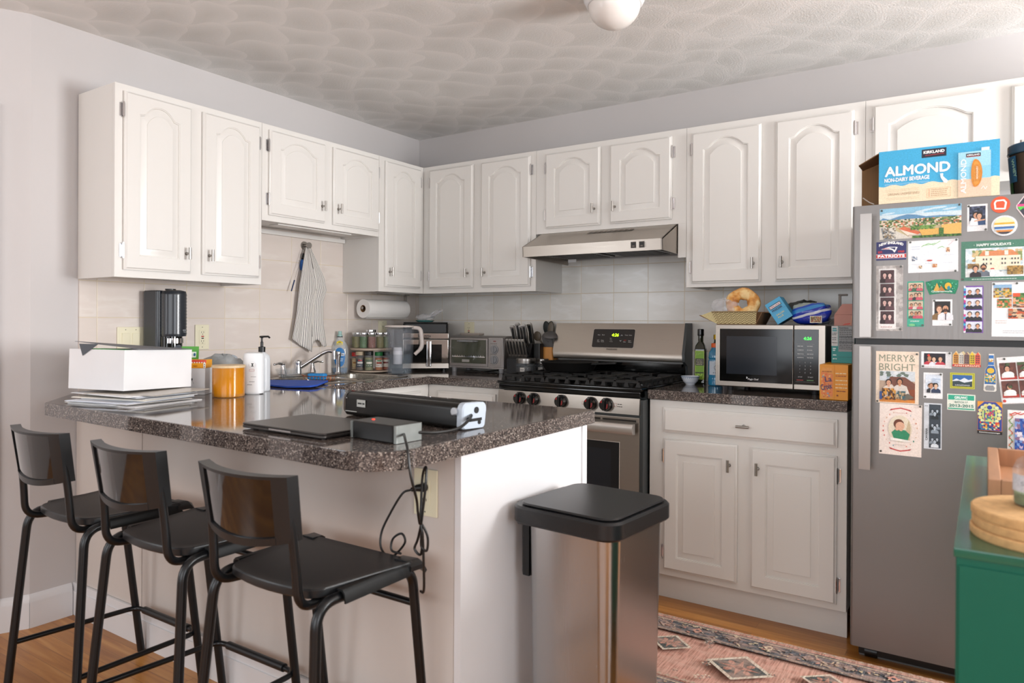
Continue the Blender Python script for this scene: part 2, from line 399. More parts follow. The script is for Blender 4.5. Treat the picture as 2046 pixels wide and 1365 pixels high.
# ---------------------------------------------------------------- print canvas
_TX = {}
def text_geo(s, bold=0.0, sp=1.0):
    key = (s, bold, sp)
    if key in _TX: return _TX[key]
    c = bpy.data.curves.new('lettering', 'FONT'); c.body = s; c.size = 1.0; c.offset = bold; c.resolution_u = 3; c.space_character = sp
    o = bpy.data.objects.new('lettering', c); COL.objects.link(o)
    dg = bpy.context.evaluated_depsgraph_get(); dg.update()
    me = bpy.data.meshes.new_from_object(o.evaluated_get(dg))
    vs = [(v.co.x, v.co.y) for v in me.vertices]; fs = [tuple(p.vertices) for p in me.polygons]
    bpy.data.objects.remove(o); bpy.data.curves.remove(c); bpy.data.meshes.remove(me)
    _TX[key] = (vs, fs); return _TX[key]
class Canvas:
    """flat printed artwork: shapes in the canvas's own 2D units, laid on a surface by a mapping"""
    def __init__(s, o, u, v, W=1.0, H=1.0, base=0.0003):
        s.o = Vector(o); s.u = Vector(u).normalized(); s.v = Vector(v).normalized(); s.W = W; s.H = H
        s.n = s.u.cross(s.v); s.k = base; s.bm = bmesh.new(); s.cl = s.bm.loops.layers.float_color.new('Col'); s.fn = None; s.step = 0.00012
    def mp(s, x, y):
        if s.fn: return s.fn(x, y, s.k)
        return s.o+s.u*x+s.v*y+s.n*s.k
    def _add(s, polys, col):
        s.k += s.step; c = lin(col)
        for p in polys:
            f = s.bm.faces.new([s.bm.verts.new(s.mp(x, y)) for x, y in p])
            for l in f.loops: l[s.cl] = c
        return s
    def poly(s, pts, col): return s._add([pts], col)
    def rect(s, x0, y0, x1, y1, col, nx=1):
        q = []
        for i in range(nx):
            a = x0+(x1-x0)*i/nx; b = x0+(x1-x0)*(i+1)/nx
            q.append([(a, y0), (b, y0), (b, y1), (a, y1)])
        return s._add(q, col)
    def slab(s, x0, y0, x1, y1, t, col):
        """the card itself: a thin block whose front is the printed ground"""
        c = lin(col); P = [(x0, y0), (x1, y0), (x1, y1), (x0, y1)]
        f = [s.bm.verts.new(s.o+s.u*x+s.v*y+s.n*t) for x, y in P]; b = [s.bm.verts.new(s.o+s.u*x+s.v*y) for x, y in P]
        fs = [s.bm.faces.new(f), s.bm.faces.new(b[::-1])]+[s.bm.faces.new([b[i], b[(i+1) % 4], f[(i+1) % 4], f[i]]) for i in range(4)]
        for g in fs:
            for l in g.loops: l[s.cl] = c
        s.k = max(s.k, t); return s
    def disc(s, cx, cy, rx, ry, t, col, n=36):
        c = lin(col); P = [(cx+rx*math.cos(2*PI*i/n), cy+ry*math.sin(2*PI*i/n)) for i in range(n)]
        return s.plate(P, t, col)
    def plate(s, P, t, col):
        c = lin(col); n = len(P)
        f = [s.bm.verts.new(s.o+s.u*x+s.v*y+s.n*t) for x, y in P]; b = [s.bm.verts.new(s.o+s.u*x+s.v*y) for x, y in P]
        fs = [s.bm.faces.new(f), s.bm.faces.new(b[::-1])]+[s.bm.faces.new([b[i], b[(i+1) % n], f[(i+1) % n], f[i]]) for i in range(n)]
        for g in fs:
            for l in g.loops: l[s.cl] = c
        s.k = max(s.k, t); return s
    def ell(s, cx, cy, rx, ry, col, n=14, a0=0, a1=360, rot=0):
        P = []
        for i in range(n):
            t = R(a0+(a1-a0)*i/(n if a1-a0 >= 360 else n-1)); x = rx*math.cos(t); y = ry*math.sin(t); r = R(rot)
            P.append((cx+x*math.cos(r)-y*math.sin(r), cy+x*math.sin(r)+y*math.cos(r)))
        return s.poly(P, col)
    def line(s, pts, w, col):
        q = []
        for (x0, y0), (x1, y1) in zip(pts, pts[1:]):
            d = math.hypot(x1-x0, y1-y0) or 1e-9; nx, ny = -(y1-y0)/d*w/2, (x1-x0)/d*w/2
            q.append([(x0-nx, y0-ny), (x1-nx, y1-ny), (x1+nx, y1+ny), (x0+nx, y0+ny)])
        s._add(q, col)
        if w > .0015:
            s.k -= s.step*.5
            for x0, y0 in pts: s.ell(x0, y0, w/2, w/2, col, 10); s.k -= s.step*.95
            s.k += s.step
        return s
    def text(s, t, x, y, h, col, wd=None, bold=0.0, rot=0, align='l', arc=0.0, sp=1.0):
        """baseline start x,y; cap height h; wd = fitted width"""
        if bold:
            d = bold*h/0.70
            for dx, dy in ((-d, 0), (d, 0), (0, -d), (0, d)): s.text(t, x+dx*math.cos(R(rot))-dy*math.sin(R(rot)), y+dx*math.sin(R(rot))+dy*math.cos(R(rot)), h, col, wd, 0.0, rot, align, arc, sp); s.k -= s.step*.6
        vs, fs = text_geo(t, 0.0, sp)
        if not vs: return s
        xs = [a for a, _ in vs]; x0, x1 = min(xs), max(xs); sy = h/0.70
        sx = (wd/(x1-x0)) if wd else sy
        W = (x1-x0)*sx; off = {'l': 0, 'c': -W/2, 'r': -W}[align]; r = R(rot)
        def tr(a, b):
            px = (a-x0)*sx+off; py = b*sy
            if arc: u_ = (px-off)/W*2-1; py += arc*(1-u_*u_)
            return (x+px*math.cos(r)-py*math.sin(r), y+px*math.sin(r)+py*math.cos(r))
        return s._add([[tr(*vs[i]) for i in f] for f in fs], col)
    def words(s, x0, y, x1, h, col, rnd, gap=0.4):
        """a line of print too small to read in the photo"""
        x = x0; q = []
        while x < x1-h:
            w_ = h*rnd.uniform(1.2, 3.8); w_ = min(w_, x1-x); q.append([(x, y), (x+w_, y), (x+w_, y+h), (x, y+h)]); x += w_+h*gap*1.4
        return s._add(q, col)
    def mosaic(s, x0, y0, x1, y1, nx, ny, pal, rnd, jit=0.5, dens=1.0):
        s.k += s.step; dx = (x1-x0)/nx; dy = (y1-y0)/ny
        for i in range(nx):
            for j in range(ny):
                if rnd.random() > dens: continue
                c = lin(rnd.choice(pal)); cx = x0+(i+.5)*dx; cy = y0+(j+.5)*dy
                P = []
                for a in range(6):
                    t = 2*PI*a/6+rnd.random()*.6; q = .5+rnd.random()*jit
                    P.append((min(x1, max(x0, cx+dx*q*math.cos(t))), min(y1, max(y0, cy+dy*q*math.sin(t)))))
                s.k += 2e-7
                try: f = s.bm.faces.new([s.bm.verts.new(s.mp(*p)) for p in P])
                except ValueError: continue
                for l in f.loops: l[s.cl] = c
        return s
    def person(s, x, y, h, hair, skin, cloth, beard=None):
        """small photographed figure: shoulders, neck, face and hair"""
        s.poly([(x-h*.42, y), (x+h*.42, y), (x+h*.40, y+h*.3), (x+h*.2, y+h*.46), (x-h*.2, y+h*.46), (x-h*.40, y+h*.3)], cloth)
        s.rect(x-h*.08, y+h*.38, x+h*.08, y+h*.55, skin)
        s.ell(x, y+h*.76, h*.215, h*.25, hair)
        s.ell(x, y+h*.70, h*.155, h*.2, skin)
        if beard: s.ell(x, y+h*.60, h*.14, h*.1, beard)
        s.rect(x-h*.09, y+h*.72, x-h*.04, y+h*.745, '#2a1c18'); s.rect(x+h*.04, y+h*.72, x+h*.09, y+h*.745, '#2a1c18')
        s.rect(x-h*.05, y+h*.60, x+h*.05, y+h*.62, '#a8504a')
        return s
    def build(s, name, parent=None, label=None):
        org = ORG.get(parent.name, Vector((0, 0, 0))) if parent else Vector((0, 0, 0))
        if org.length: bmesh.ops.translate(s.bm, verts=s.bm.verts, vec=-org)
        me = bpy.data.meshes.new(name); s.bm.to_mesh(me); s.bm.free(); me.materials.append(PRINT)
        o = bpy.data.objects.new(name, me); COL.objects.link(o)
        if parent: o.parent = parent; ORG[o.name] = org
        if label: o['label'] = label
        return o
    def solo(s, name, label, cat, group=None):
        org = s.o.copy(); bmesh.ops.translate(s.bm, verts=s.bm.verts, vec=-org)
        o = s.build(name); o.location = org; tag(o, label, cat, group); return o
def cylmap(cx, cy, r, a0, sgn=1):
    """wrap a canvas on a cylinder: x metres round from angle a0 (degrees), y = height"""
    def f(x, y, k):
        a = R(a0)+sgn*x/r; return Vector((cx+(r+k)*math.cos(a), cy+(r+k)*math.sin(a), y))
    return f
# ================================================================ the room
H = 2.406
b = MB(); b.box(-1.3, 5.75, -6.35, 0.15, -0.05, 0.0); b.struct('floor', WOODF)
b = MB(); b.box(-1.3, 5.75, -6.35, 0.15, H, H+0.05); b.struct('ceiling', CEIL)
b = MB(); b.box(-0.12, 0.0, -2.2935, 0.12, 0, H); b.struct('wall_left', WALLM)
b = MB(); b.box(0.0, 5.6, 0.0, 0.12, 0, H); b.struct('wall_back', WALLM)
AD = Vector((-0.43, -0.903, 0)).normalized(); AN = Vector((-AD.y, AD.x, 0))*1.0
if AN.x < 0: AN = -AN
A0 = Vector((0, -2.2935, 0))
def angled(b, s0, s1, t0, t1, z0, z1, bev=0):
    """block on the angled wall: s along it from the outside corner, t out into the room"""
    P = [A0+AD*s0+AN*t0, A0+AD*s1+AN*t0, A0+AD*s1+AN*t1, A0+AD*s0+AN*t1]
    return b.prism([(p.x, p.y) for p in P], z0, z1)
b = MB(); angled(b, 0, 1.25, -0.12, 0.0, 0, H); b.struct('wall_angled', WALLM)
def wall_with_hole(name, fixed, ax, a0, a1, holes):
    b = MB(); t0, t1 = fixed
    def bx(p, q, z0, z1):
        if q-p < 1e-4 or z1-z0 < 1e-4: return
        if ax == 'y': b.box(t0, t1, p, q, z0, z1)
        else: b.box(p, q, t0, t1, z0, z1)
    cur = a0
    for p, q, z0, z1 in holes:
        bx(cur, p, 0, H); bx(p, q, 0, z0); bx(p, q, z1, H); cur = q
    bx(cur, a1, 0, H)
    b.struct(name, WALLM)
wall_with_hole('wall_right', (5.6, 5.72), 'y', -6.2, 0.12, [(-4.6, -3.2, 0.75, 2.15), (-1.78, -0.52, 0.75, 2.1)])
wall_with_hole('wall_front', (-6.3, -6.2), 'x', -0.72, 5.72, [(0.9, 4.3, 0.7, 2.3)])
def window(name, ax, f, a0, a1, z0, z1, n):
    b = MB(); w_ = 0.05
    def bx(p, q, u, v_, d=0.06):
        if ax == 'y': b.box(f, f+d, p, q, u, v_)
        else: b.box(p, q, f-d, f, u, v_)
    bx(a0, a0+w_, z0, z1); bx(a1-w_, a1, z0, z1); bx(a0, a1, z0, z0+w_, .062); bx(a0, a1, z1-w_, z1, .062)
    for i in range(1, n): p = a0+(a1-a0)*i/n; bx(p-.025, p+.025, z0, z1, .058)
    zc = (z0+z1)/2; bx(a0, a1, zc-.02, zc+.02, .055)
    b.struct(name, TRIM)
wall_with_hole('wall_left_front', (-0.72, -0.6), 'y', -6.2, -3.40, [(-5.4, -4.3, 0.7, 2.15)])
window('window_4', 'y', -0.66, -5.4, -4.3, 0.7, 2.15, 1)
window('window_1', 'y', 5.6, -1.78, -0.52, 0.75, 2.1, 1)
window('window_2', 'y', 5.6, -4.6, -3.2, 0.75, 2.15, 2)
window('fill_window', 'x', -6.2, 0.9, 4.3, 0.7, 2.3, 3)  # unseen window, added to carry the front fill

# tiled splashback, baseboards, door casing
b = MB(); b.box(0.0, 0.007, -2.117, 0.0, 0.86, 1.70); b.struct('trim_1', TILEL)
b = MB(); b.box(0.007, 2.74, -0.007, 0.0, 0.86, 1.56); b.struct('trim_2', TILEB)
def bbprof(): return [(0.0, 0.0), (0.014, 0.0), (0.014, 0.098), (0.011, 0.104), (0.011, 0.112), (0.006, 0.124), (0.0, 0.130)]
b = MB(); b.loft([[(t, -2.2935-0.004, z) for t, z in bbprof()], [(t, -2.141, z) for t, z in bbprof()]]); b.struct('baseboard_left', TRIM)
b = MB(); b.loft([[A0+AD*s_+AN*t+Vector((0, 0, z)) for t, z in bbprof()] for s_ in (0.0, 0.098)]); b.struct('baseboard_angled', TRIM)
b = MB(); b.loft([[A0+AD*s_+AN*t+Vector((0, 0, z)) for t, z in bbprof()] for s_ in (0.90, 1.25)]); b.struct('baseboard_angled_front', TRIM)
b = MB(); angled(b, 0.10, 0.17, 0, 0.018, 0, 2.035); angled(b, 0.105, 0.125, 0.018, 0.024, 0, 2.03); angled(b, 0.83, 0.90, 0, 0.018, 0, 2.035)
angled(b, 0.17, 0.83, 0, 0.018, 1.965, 2.035); b.struct('trim_3', TRIM)
b = MB(); angled(b, 0.172, 0.828, 0.001, 0.012, 0.008, 1.963)
for z0, z1 in ((0.2, 0.95), (1.08, 1.85)):
    angled(b, 0.27, 0.73, 0.012, 0.015, z0, z1)
b.struct('door_1', TRIM)
b = MB(); b.box(0.0, 2.0, -2.138, -2.124, 0, 0.098); b.box(0.0, 2.0, -2.134, -2.124, 0.098, 0.130); b.struct('baseboard_peninsula', TRIM)

# ================================================================ cabinets
def door_mesh(w_, h, t=0.019, arch=0.045, stile=0.056, shoulder=0.082):
    """raised-panel door, lower-left-back corner at 0,0,0, front at y=-t; arch 0 = square panel"""
    b = MB(); N = 16
    def outline(ins, y, rise_scale=1.0):
        l, r_ = stile+ins, w_-stile-ins; bt = 0.056+ins
        if arch:
            hs = h-shoulder-ins*1.0; nb = max(0.0, min(0.022, w_*0.08)-ins*0.7)
            P = [(l, y, bt), (r_, y, bt), (r_, y, hs)]
            for i in range(N+1):
                u_ = i/N; x = (r_-nb)+(l-r_+2*nb)*u_; k = 2*u_-1
                P.append((x, y, hs+(0.004 if ins < .02 else 0)+(arch-.004)*(1-abs(k)**2.2)))
            P.append((l, y, hs))
        else:
            P = [(l, y, bt), (r_, y, bt), (r_, y, h-stile-ins), (l, y, h-stile-ins)]
        return P
    def outer(ins, y, like):
        l, r_, bt, tp = ins, w_-ins, ins, h-ins
        if not arch: return [(l, y, bt), (r_, y, bt), (r_, y, tp), (l, y, tp)]
        P = [(l, y, bt), (r_, y, bt), (r_, y, like[2][2])]
        for i in range(N+1): P.append((r_-(r_-l)*i/N, y, tp))
        P.append((l, y, like[-1][2])); return P
    base = outline(0, 0)
    rings = [outer(0, 0, base), outer(0, -t*0.55, base), outer(0.004, -t*0.62, base), outer(0.009, -t, base),
             outline(0, -t), outline(0.0012, -t+0.0025), outline(0.0040, -t+0.0025), outline(0.0052, -t+0.0080), outline(0.0085, -t+0.0080), outline(0.0310, -t+0.0030), outline(0.0322, -t+0.0008), outline(0.035, -t+0.0008)]
    rs = [b.ring(r_) for r_ in rings]
    for a, c in zip(rs, rs[1:]): b.bridge(a, c)
    b._f(list(reversed(rs[0]))); b._f(rs[-1])
    return b
def hinge_mesh(x, z, s):
    b = MB(); b.box(x-0.012*s if s > 0 else x, x if s > 0 else x+0.012, -0.0035, 0, z-0.027, z+0.027, 0.001)
    b.cyl((x, -0.012, z-0.026), (x, -0.012, z+0.026), 0.0048, n=8); b.cyl((x, -0.012, z-0.031), (x, -0.012, z-0.027), 0.0032, n=8)
    b.cyl((x, -0.012, z+0.027), (x, -0.012, z+0.031), 0.0032, n=8); b.box(x-.001, x+.001, -0.012, 0.0, z-0.022, z+0.022)
    return b
def pull(parent, x, y, z, horiz=False, off=(0, 0, 0)):
    b = MB(); b.cyl((x, y, z), (x, y-0.024, z), 0.0045, n=10); b.cyl((x, y, z), (x, y-0.002, z), 0.0075, n=12)
    if horiz: b.cyl((x-0.026, y-0.027, z), (x+0.026, y-0.027, z), 0.0058, n=12)
    else: b.cyl((x, y-0.027, z-0.025), (x, y-0.027, z+0.025), 0.0058, n=12)
    return b.build('handle', NICKEL, parent)
def add_door(t, x0, x1, z0, z1, hinge, yf, arch=True, hz=None, handle=True, hin=0.026, stile=0.056):
    """yf: y of the face frame the door lies on"""
    b = door_mesh(x1-x0, z1-z0, arch=0.045 if arch else 0, stile=stile)
    bmesh.ops.translate(b.bm, verts=b.bm.verts, vec=(x0, yf-0.001, z0))
    d = b.build('door', PAINT, t)
    hx = x0-0.002 if hinge == 'L' else x1+0.002
    for zz in (z0+0.075, z1-0.075):
        hb = hinge_mesh(hx, zz, 1 if hinge == 'L' else -1); bmesh.ops.translate(hb.bm, verts=hb.bm.verts, vec=(0, yf, 0))
        hb.build('hinge', CHROME, d)
    if handle:
        px = x1-hin if hinge == 'L' else x0+hin
        pull(d, px, yf-0.020, z0+0.082 if hz is None else hz)
    return d
def carcass(t, w_, d, z0, z1, seams=(), extra=None):
    b = MB(); b.box(0, w_, -d+0.019, -0.008, z0+0.012, z1-0.001)     # box
    b.box(0, w_, -d, -d+0.019, z0, z1, 0.0008, 1)                     # face frame
    b.box(0.0, 0.018, -d+0.019, -0.008, z0, z0+0.012); b.box(w_-.018, w_, -d+0.019, -0.008, z0, z0+0.012)
    if extra:
        for e in extra: b.box(*e)
    return b.build('body', PAINT, t)
# left wall run: local x -> room +y, local -y -> room +x
def lcab(name, label, y0, y1, zb, doors, d=0.294, extra=None):
    t = thing(name, label, 'cabinet', (0, y0, 0), PI/2, 'white wall cabinets'); carcass(t, y1-y0-0.0012, d, zb, 2.137, extra=extra)
    for a in doors: add_door(t, a[0]-y0, a[1]-y0, a[2], a[3], a[4], -d)
    return t
lcab('wall_cabinet', 'tall white two-door wall cabinet at far left end of the sink wall', -2.123, -1.446, 1.378, [(-2.092, -1.809, 1.408, 2.110, 'L'), (-1.755, -1.468, 1.408, 2.110, 'R')])
lcab('wall_cabinet', 'short white two-door wall cabinet above the sink and striped towel', -1.446, -0.672, 1.682, [(-1.412, -1.073, 1.710, 2.112, 'L'), (-1.017, -0.686, 1.710, 2.112, 'R')],
     extra=[(0.0, 0.77, -0.03, -0.009, 1.660, 1.6815), (0.12, 0.60, -0.26, -0.19, 1.676, 1.6815)])
t = lcab('wall_cabinet', 'narrow tall white single-door wall cabinet above the paper towel roll', -0.672, -0.2932, 1.378, [(-0.632, -0.332, 1.408, 2.115, 'R')])
def bcab(name, label, x0, x1, zb, doors, d=0.294, extra=None):
    t = thing(name, label, 'cabinet', (x0, 0, 0), 0, 'white wall cabinets'); carcass(t, x1-x0-0.0012, d, zb, 2.137, extra=extra)
    for a in doors: add_door(t, a[0]-x0, a[1]-x0, a[2], a[3], a[4], -d, hin=0.03)
    return t
bcab('wall_cabinet', 'tall white two-door wall cabinet in the corner above the toaster oven', 0.2942, 1.093, 1.378, [(0.352, 0.675, 1.407, 2.112, 'L'), (0.734, 1.061, 1.407, 2.112, 'R')])
bcab('wall_cabinet', 'short white two-door wall cabinet directly above the range hood', 1.093, 1.933, 1.684, [(1.158, 1.482, 1.709, 2.108, 'L'), (1.537, 1.862, 1.709, 2.106, 'R')],
     extra=[(0.799, 0.8386, -0.294, -0.275, 1.522, 1.684)])
bcab('wall_cabinet', 'tall white two-door wall cabinet above the microwave', 1.933, 2.701, 1.378, [(1.962, 2.281, 1.397, 2.104, 'L'), (2.344, 2.660, 1.397, 2.103, 'R')])
bcab('wall_cabinet', 'short white wall cabinet above the fridge behind the almond drink carton', 2.701, 3.60, 1.753, [(2.731, 3.133, 1.785, 2.108, 'L'), (3.198, 3.58, 1.785, 2.108, 'R')])

# base cabinets
def base(t, w_, d, x_doors, x_drawers, toe=0.02, hz=0.62, body_x0=0.0, hollow=False):
    b = MB()
    if hollow:
        for q in ((0, .018, -d+.019, -.009, .10, .868), (w_-.018, w_, -d+.019, -.009, .10, .868), (.018, w_-.018, -d+.019, -.009, .10, .118), (.018, w_-.018, -.020, -.009, .118, .868)): b.box(*q)
    else: b.box(body_x0, w_, -d+0.019, -0.009, 0.10, 0.868)
    b.box(0, w_, -d, -d+0.019, 0.104, 0.870, 0.0008, 1)
    b.build('body', PAINT, t)
    b = MB(); b.box(body_x0, w_, -d+toe, -d+toe+0.018, 0.0, 0.099); b.build('toe_kick', PAINTB, t)
    for x0, x1, z0, z1, hd in x_drawers:
        b = MB(); rs = [[(x0+i, y, z0+i), (x1-i, y, z0+i), (x1-i, y, z1-i), (x0+i, y, z1-i)] for i, y in ((0, -d-.001), (0, -d-.011), (.004, -d-.012), (.012, -d-.020))]
        b.loft(rs); dr = b.build('drawer', PAINT, t)
        if hd: pull(dr, (x0+x1)/2, -d-0.020, (z0+z1)/2, True)
    for x0, x1, z0, z1, hg, hd in x_doors: add_door(t, x0, x1, z0, z1, hg, -d, arch=False, hz=hz, handle=hd, hin=0.03, stile=0.06)
t = thing('base_cabinet', 'white base cabinet with wide drawer and two doors beside the fridge', 'cabinet', (1.881, 0, 0), 0)
base(t, 0.802, 0.60, [(0.070, 0.389, 0.134, 0.704, 'L', True), (0.444, 0.768, 0.130, 0.700, 'R', True)], [(0.067, 0.769, 0.733, 0.840, True)])
t = thing('base_cabinet', 'white base cabinet with one drawer under the toaster oven, left of the range', 'cabinet', (0.6005, 0, 0), 0)
base(t, 0.4955, 0.60, [(0.07, 0.45, 0.134, 0.704, 'L', True)], [(0.07, 0.45, 0.733, 0.840, True)])
t = thing('sink_cabinet', 'white sink base cabinet seen as a sliver behind the peninsula counter', 'cabinet', (0, -1.413, 0), PI/2)
base(t, 0.8118, 0.60, [(0.04, 0.37, 0.134, 0.704, 'L', True), (0.40, 0.74, 0.134, 0.704, 'R', True)], [(0.04, 0.74, 0.733, 0.840, False)], hollow=True)

# peninsula: panelled back towards the stools, bright painted end
t = thing('peninsula_cabinet', 'pale painted breakfast peninsula base behind the bar stools', 'cabinet', (1.0, -1.79, 0), 0, world=True)
b = MB(); b.box(0.003, 1.994, -2.121, -1.450, 0.002, 0.864); b.build('body', PENM, t)
b = MB()
for x0, x1 in ((0.003, 0.497), (0.503, 1.977)): b.box(x0, x1, -2.1235, -2.121, 0.131, 0.866)
b.build('back_panel', PENM, t)
b = MB(); b.box(1.980, 2.0, -2.1235, -2.121, 0.001, 0.866); b.box(1.994, 2.0, -2.121, -1.448, 0.001, 0.866); b.build('end_panel', TRIM, t)
b = MB(); b.box(2.0, 2.006, -1.470, -1.440, 0.001, 0.866, 0.001); b.build('corner_trim', TRIM, t)
b = MB(); b.box(0.62, 1.96, -1.450, -1.431, 0.10, 0.84, 0.002); b.build('door', PAINT, t)

# ================================================================ worktops
b = MB(); zt = 0.914; zu = 0.874
def topbox(x0, x1, y0, y1): b.box(x0, x1, y0, y1, zu, zt)
topbox(0.008, 0.085, -1.416, -0.008); topbox(0.535, 0.633, -1.416, -0.008)
topbox(0.085, 0.535, -1.416, -1.31); topbox(0.085, 0.535, -0.71, -0.008)
b.box(0.633, 1.099, -0.623, -0.008, zu, zt)
pp_ = [(0.004, -2.115), (0.335, -2.385), (1.88, -2.437)]
arc = []
for i in range(9):
    a = R(-88+88*i/8); arc.append((1.905+0.115*math.cos(a)-0.0, -2.322+0.115*math.sin(a)))
pp_ += arc+[(2.022, -1.416), (0.004, -1.416)]
n_ = len(pp_)
def inset(P, d):
    c = Vector((1.0, -1.9)); return [tuple(Vector(p)+(c-Vector(p)).normalized()*d) for p in P]
b.loft([[(x, y, 0.869) for x, y in pp_], [(x, y, 0.912) for x, y in pp_], [(x, y, 0.914) for x, y in inset(pp_, 0.003)]])
b.solo('countertop', GRAN, 'u-shaped speckled dark granite-look counter with sink and breakfast bar', 'countertop', (1.0, -1.4, 0.87))
b = MB(); b.box(1.879, 2.686, -0.623, -0.008, zu, zt, 0.002); b.solo('countertop', GRAN, 'short speckled dark countertop under the microwave', 'countertop', (2.28, -0.3, zu))

# ================================================================ ceiling light
t = thing('ceiling_light', 'white flush ceiling light with frosted glass bowl', 'ceiling light', (2.0, -1.235, H-0.0006), 0)
b = MB(); b.lathe([(0.118, -0.0), (0.118, -0.012), (0.112, -0.020), (0.110, -0.034), (0.102, -0.05), (0.096, -0.055), (0.05, -0.055)], n=40); b.build('base', TRIM, t)
b = MB(); b.lathe([(0.093*math.cos(R(a)), -0.055-0.082*math.sin(R(a))) for a in range(0, 91, 9)], n=40); b.build('glass_bowl', mat('frosted_white_glass', '#e9e4df', 0.35, noise=0.01, coat=0.3), t)
RND = random.Random(7)
# ================================================================ range hood
t = thing('range_hood', 'stainless under-cabinet range hood above the gas range', 'range hood', (1.5, -0.25, 1.54), 0, world=True)
b = MB(); x0, x1 = 1.128, 1.888
def hs(P0, P1, P2, P3): b.face([P0, P1, P2, P3])
tk = 0.006
b.prism([(-0.483, 1.545), (-0.486, 1.597), (-0.300, 1.682), (-0.300, 1.676), (-0.480, 1.594), (-0.477, 1.545)], x0, x1, 'x')
b.prism([(-0.483, 1.545), (-0.486, 1.597), (-0.300, 1.682), (-0.010, 1.682), (-0.010, 1.535)], x0, x0+tk, 'x')
b.prism([(-0.483, 1.545), (-0.486, 1.597), (-0.300, 1.682), (-0.010, 1.682), (-0.010, 1.535)], x1-tk, x1, 'x')
b.box(x0+tk, x1-tk, -0.299, -0.010, 1.678, 1.682)
b.build('shell', STEELH, t)
b = MB(); b.box(x0+tk, x1-tk, -0.476, -0.012, 1.566, 1.570); b.build('underside', STEELD, t)
for i in range(2):
    b = MB(); a = 1.20+i*0.33; b.box(a, a+0.29, -0.40, -0.14, 1.556, 1.566, 0.003); 
    for k in range(9): b.box(a+.02, a+.27, -0.385+k*0.027, -0.378+k*0.027, 1.553, 1.556)
    b.build('grease_filter', STEELD, t)
b = MB(); b.box(1.25, 1.62, -0.465, -0.415, 1.558, 1.566, 0.002); b.build('light_lens', mat('frosted_lens', '#b9b6ae', 0.5, noise=.02), t)
b = MB(); b.box(1.20, 1.25, -0.13, -0.128, 1.540, 1.560); b.build('sticker', CARD, t)
cv = Canvas((1.128, -0.4835, 1.545), (1, 0, 0), (0, -0.06, 1), base=0.0008)
for i, x in enumerate((0.618, 0.660)):
    cv.rect(x-.013, 0.014, x+.013, 0.043, '#3a332c'); cv.rect(x-.009, 0.018, x+.009, 0.038, '#17130f'); cv.rect(x-.006, .02, x+.006, .026, '#6b6259')
for k in range(4): cv.rect(.676, .018+k*.006, .680, .0195+k*.006, '#4a443e')
cv.build('switch_panel', t)
cv = Canvas((1.128, -0.486, 1.597), (1, 0, 0), (0, 0.186, 0.085), base=0.001)
for i in range(9): cv.poly([(0.30+i*.028, .150), (.322+i*.028, .150), (.332+i*.028, .178), (.310+i*.028, .178)], '#5a5045')
cv.build('vent_slots', t)

# ================================================================ gas range
RX0, RX1 = 1.103, 1.866
t = thing('gas_range', 'stainless and black gas range with five knobs and oven door', 'stove', (1.48, -0.33, 0), 0, world=True)
SIDE = mat('charcoal_enamel', '#3c4041', 0.4, noise=0.03)
b = MB(); b.box(RX0, RX1, -0.60, -0.03, 0.02, 0.905); 
for x in (RX0+.04, RX1-.04):
    for y in (-0.55, -0.08): b.cyl((x, y, 0), (x, y, 0.02), 0.02)
b.box(RX1-.0005, RX1+.006, -0.655, -0.60, 0.04, 0.868); b.box(RX0, RX1, -0.655, -0.60, 0.04, 0.868)
b.build('body', SIDE, t)
b = MB(); b.box(RX0-0.003, RX1+0.003, -0.668, -0.045, 0.905, 0.921, 0.004); b.box(RX0+.004, RX1-.004, -0.664, -0.61, 0.876, 0.905, 0.006); b.build('cooktop', BLACKG, t)
b = MB(); b.loft([[(RX0+.004, -0.655, 0.802), (RX1-.006, -0.655, 0.802), (RX1-.006, -0.655, 0.872), (RX0+.004, -0.655, 0.872)],
                  [(RX0+.004, -0.672, 0.803), (RX1-.006, -0.672, 0.803), (RX1-.006, -0.664, 0.874), (RX0+.004, -0.664, 0.874)]]); cp = b.build('control_panel', STEELH, t)
KN = mat('knob_black', '#0c0c0d', 0.12, noise=0.03, coat=0.5)
for x in (1.240, 1.318, 1.470, 1.624, 1.702):
    b = MB(); b.cyl((x, -0.668, 0.840), (x, -0.674, 0.840), 0.031, 0.031, 24); b.cyl((x, -0.674, 0.840), (x, -0.697, 0.840), 0.0275, 0.0245, 24)
    b.box(x-0.0065, x+0.0065, -0.706, -0.697, 0.816, 0.864, 0.002); k = b.build('knob', KN, t)
    cv = Canvas((x, -0.6975, 0.840), (1, 0, 0), (0, 0, 1)); cv.poly([(-.020, .009), (-.008, .009), (-.008, .022), (-.014, .019)], '#b01218'); cv.poly([(.010, -.018), (.018, -.012), (.020, .006), (.014, .006)], '#8d2a2a')
    cv.rect(-.0012, .026, .0012, .034, '#222222'); cv.build('marker', k)
cv = Canvas((RX0, -0.671, 0.803), (1, 0, 0), (0, 0.113, 1), base=0.0006)
for x in (1.360, 1.585, 1.745):
    u = x-RX0; cv.line([(u-.008, .030), (u-.008, .045), (u+.006, .045), (u+.006, .030), (u-.008, .030)], .0012, '#8a3d33')
    cv.words(u+.010, .040, u+.034, .0035, '#3b342d', RND); cv.words(u+.010, .030, u+.034, .0035, '#3b342d', RND)
cv.build('knob_legend', t)
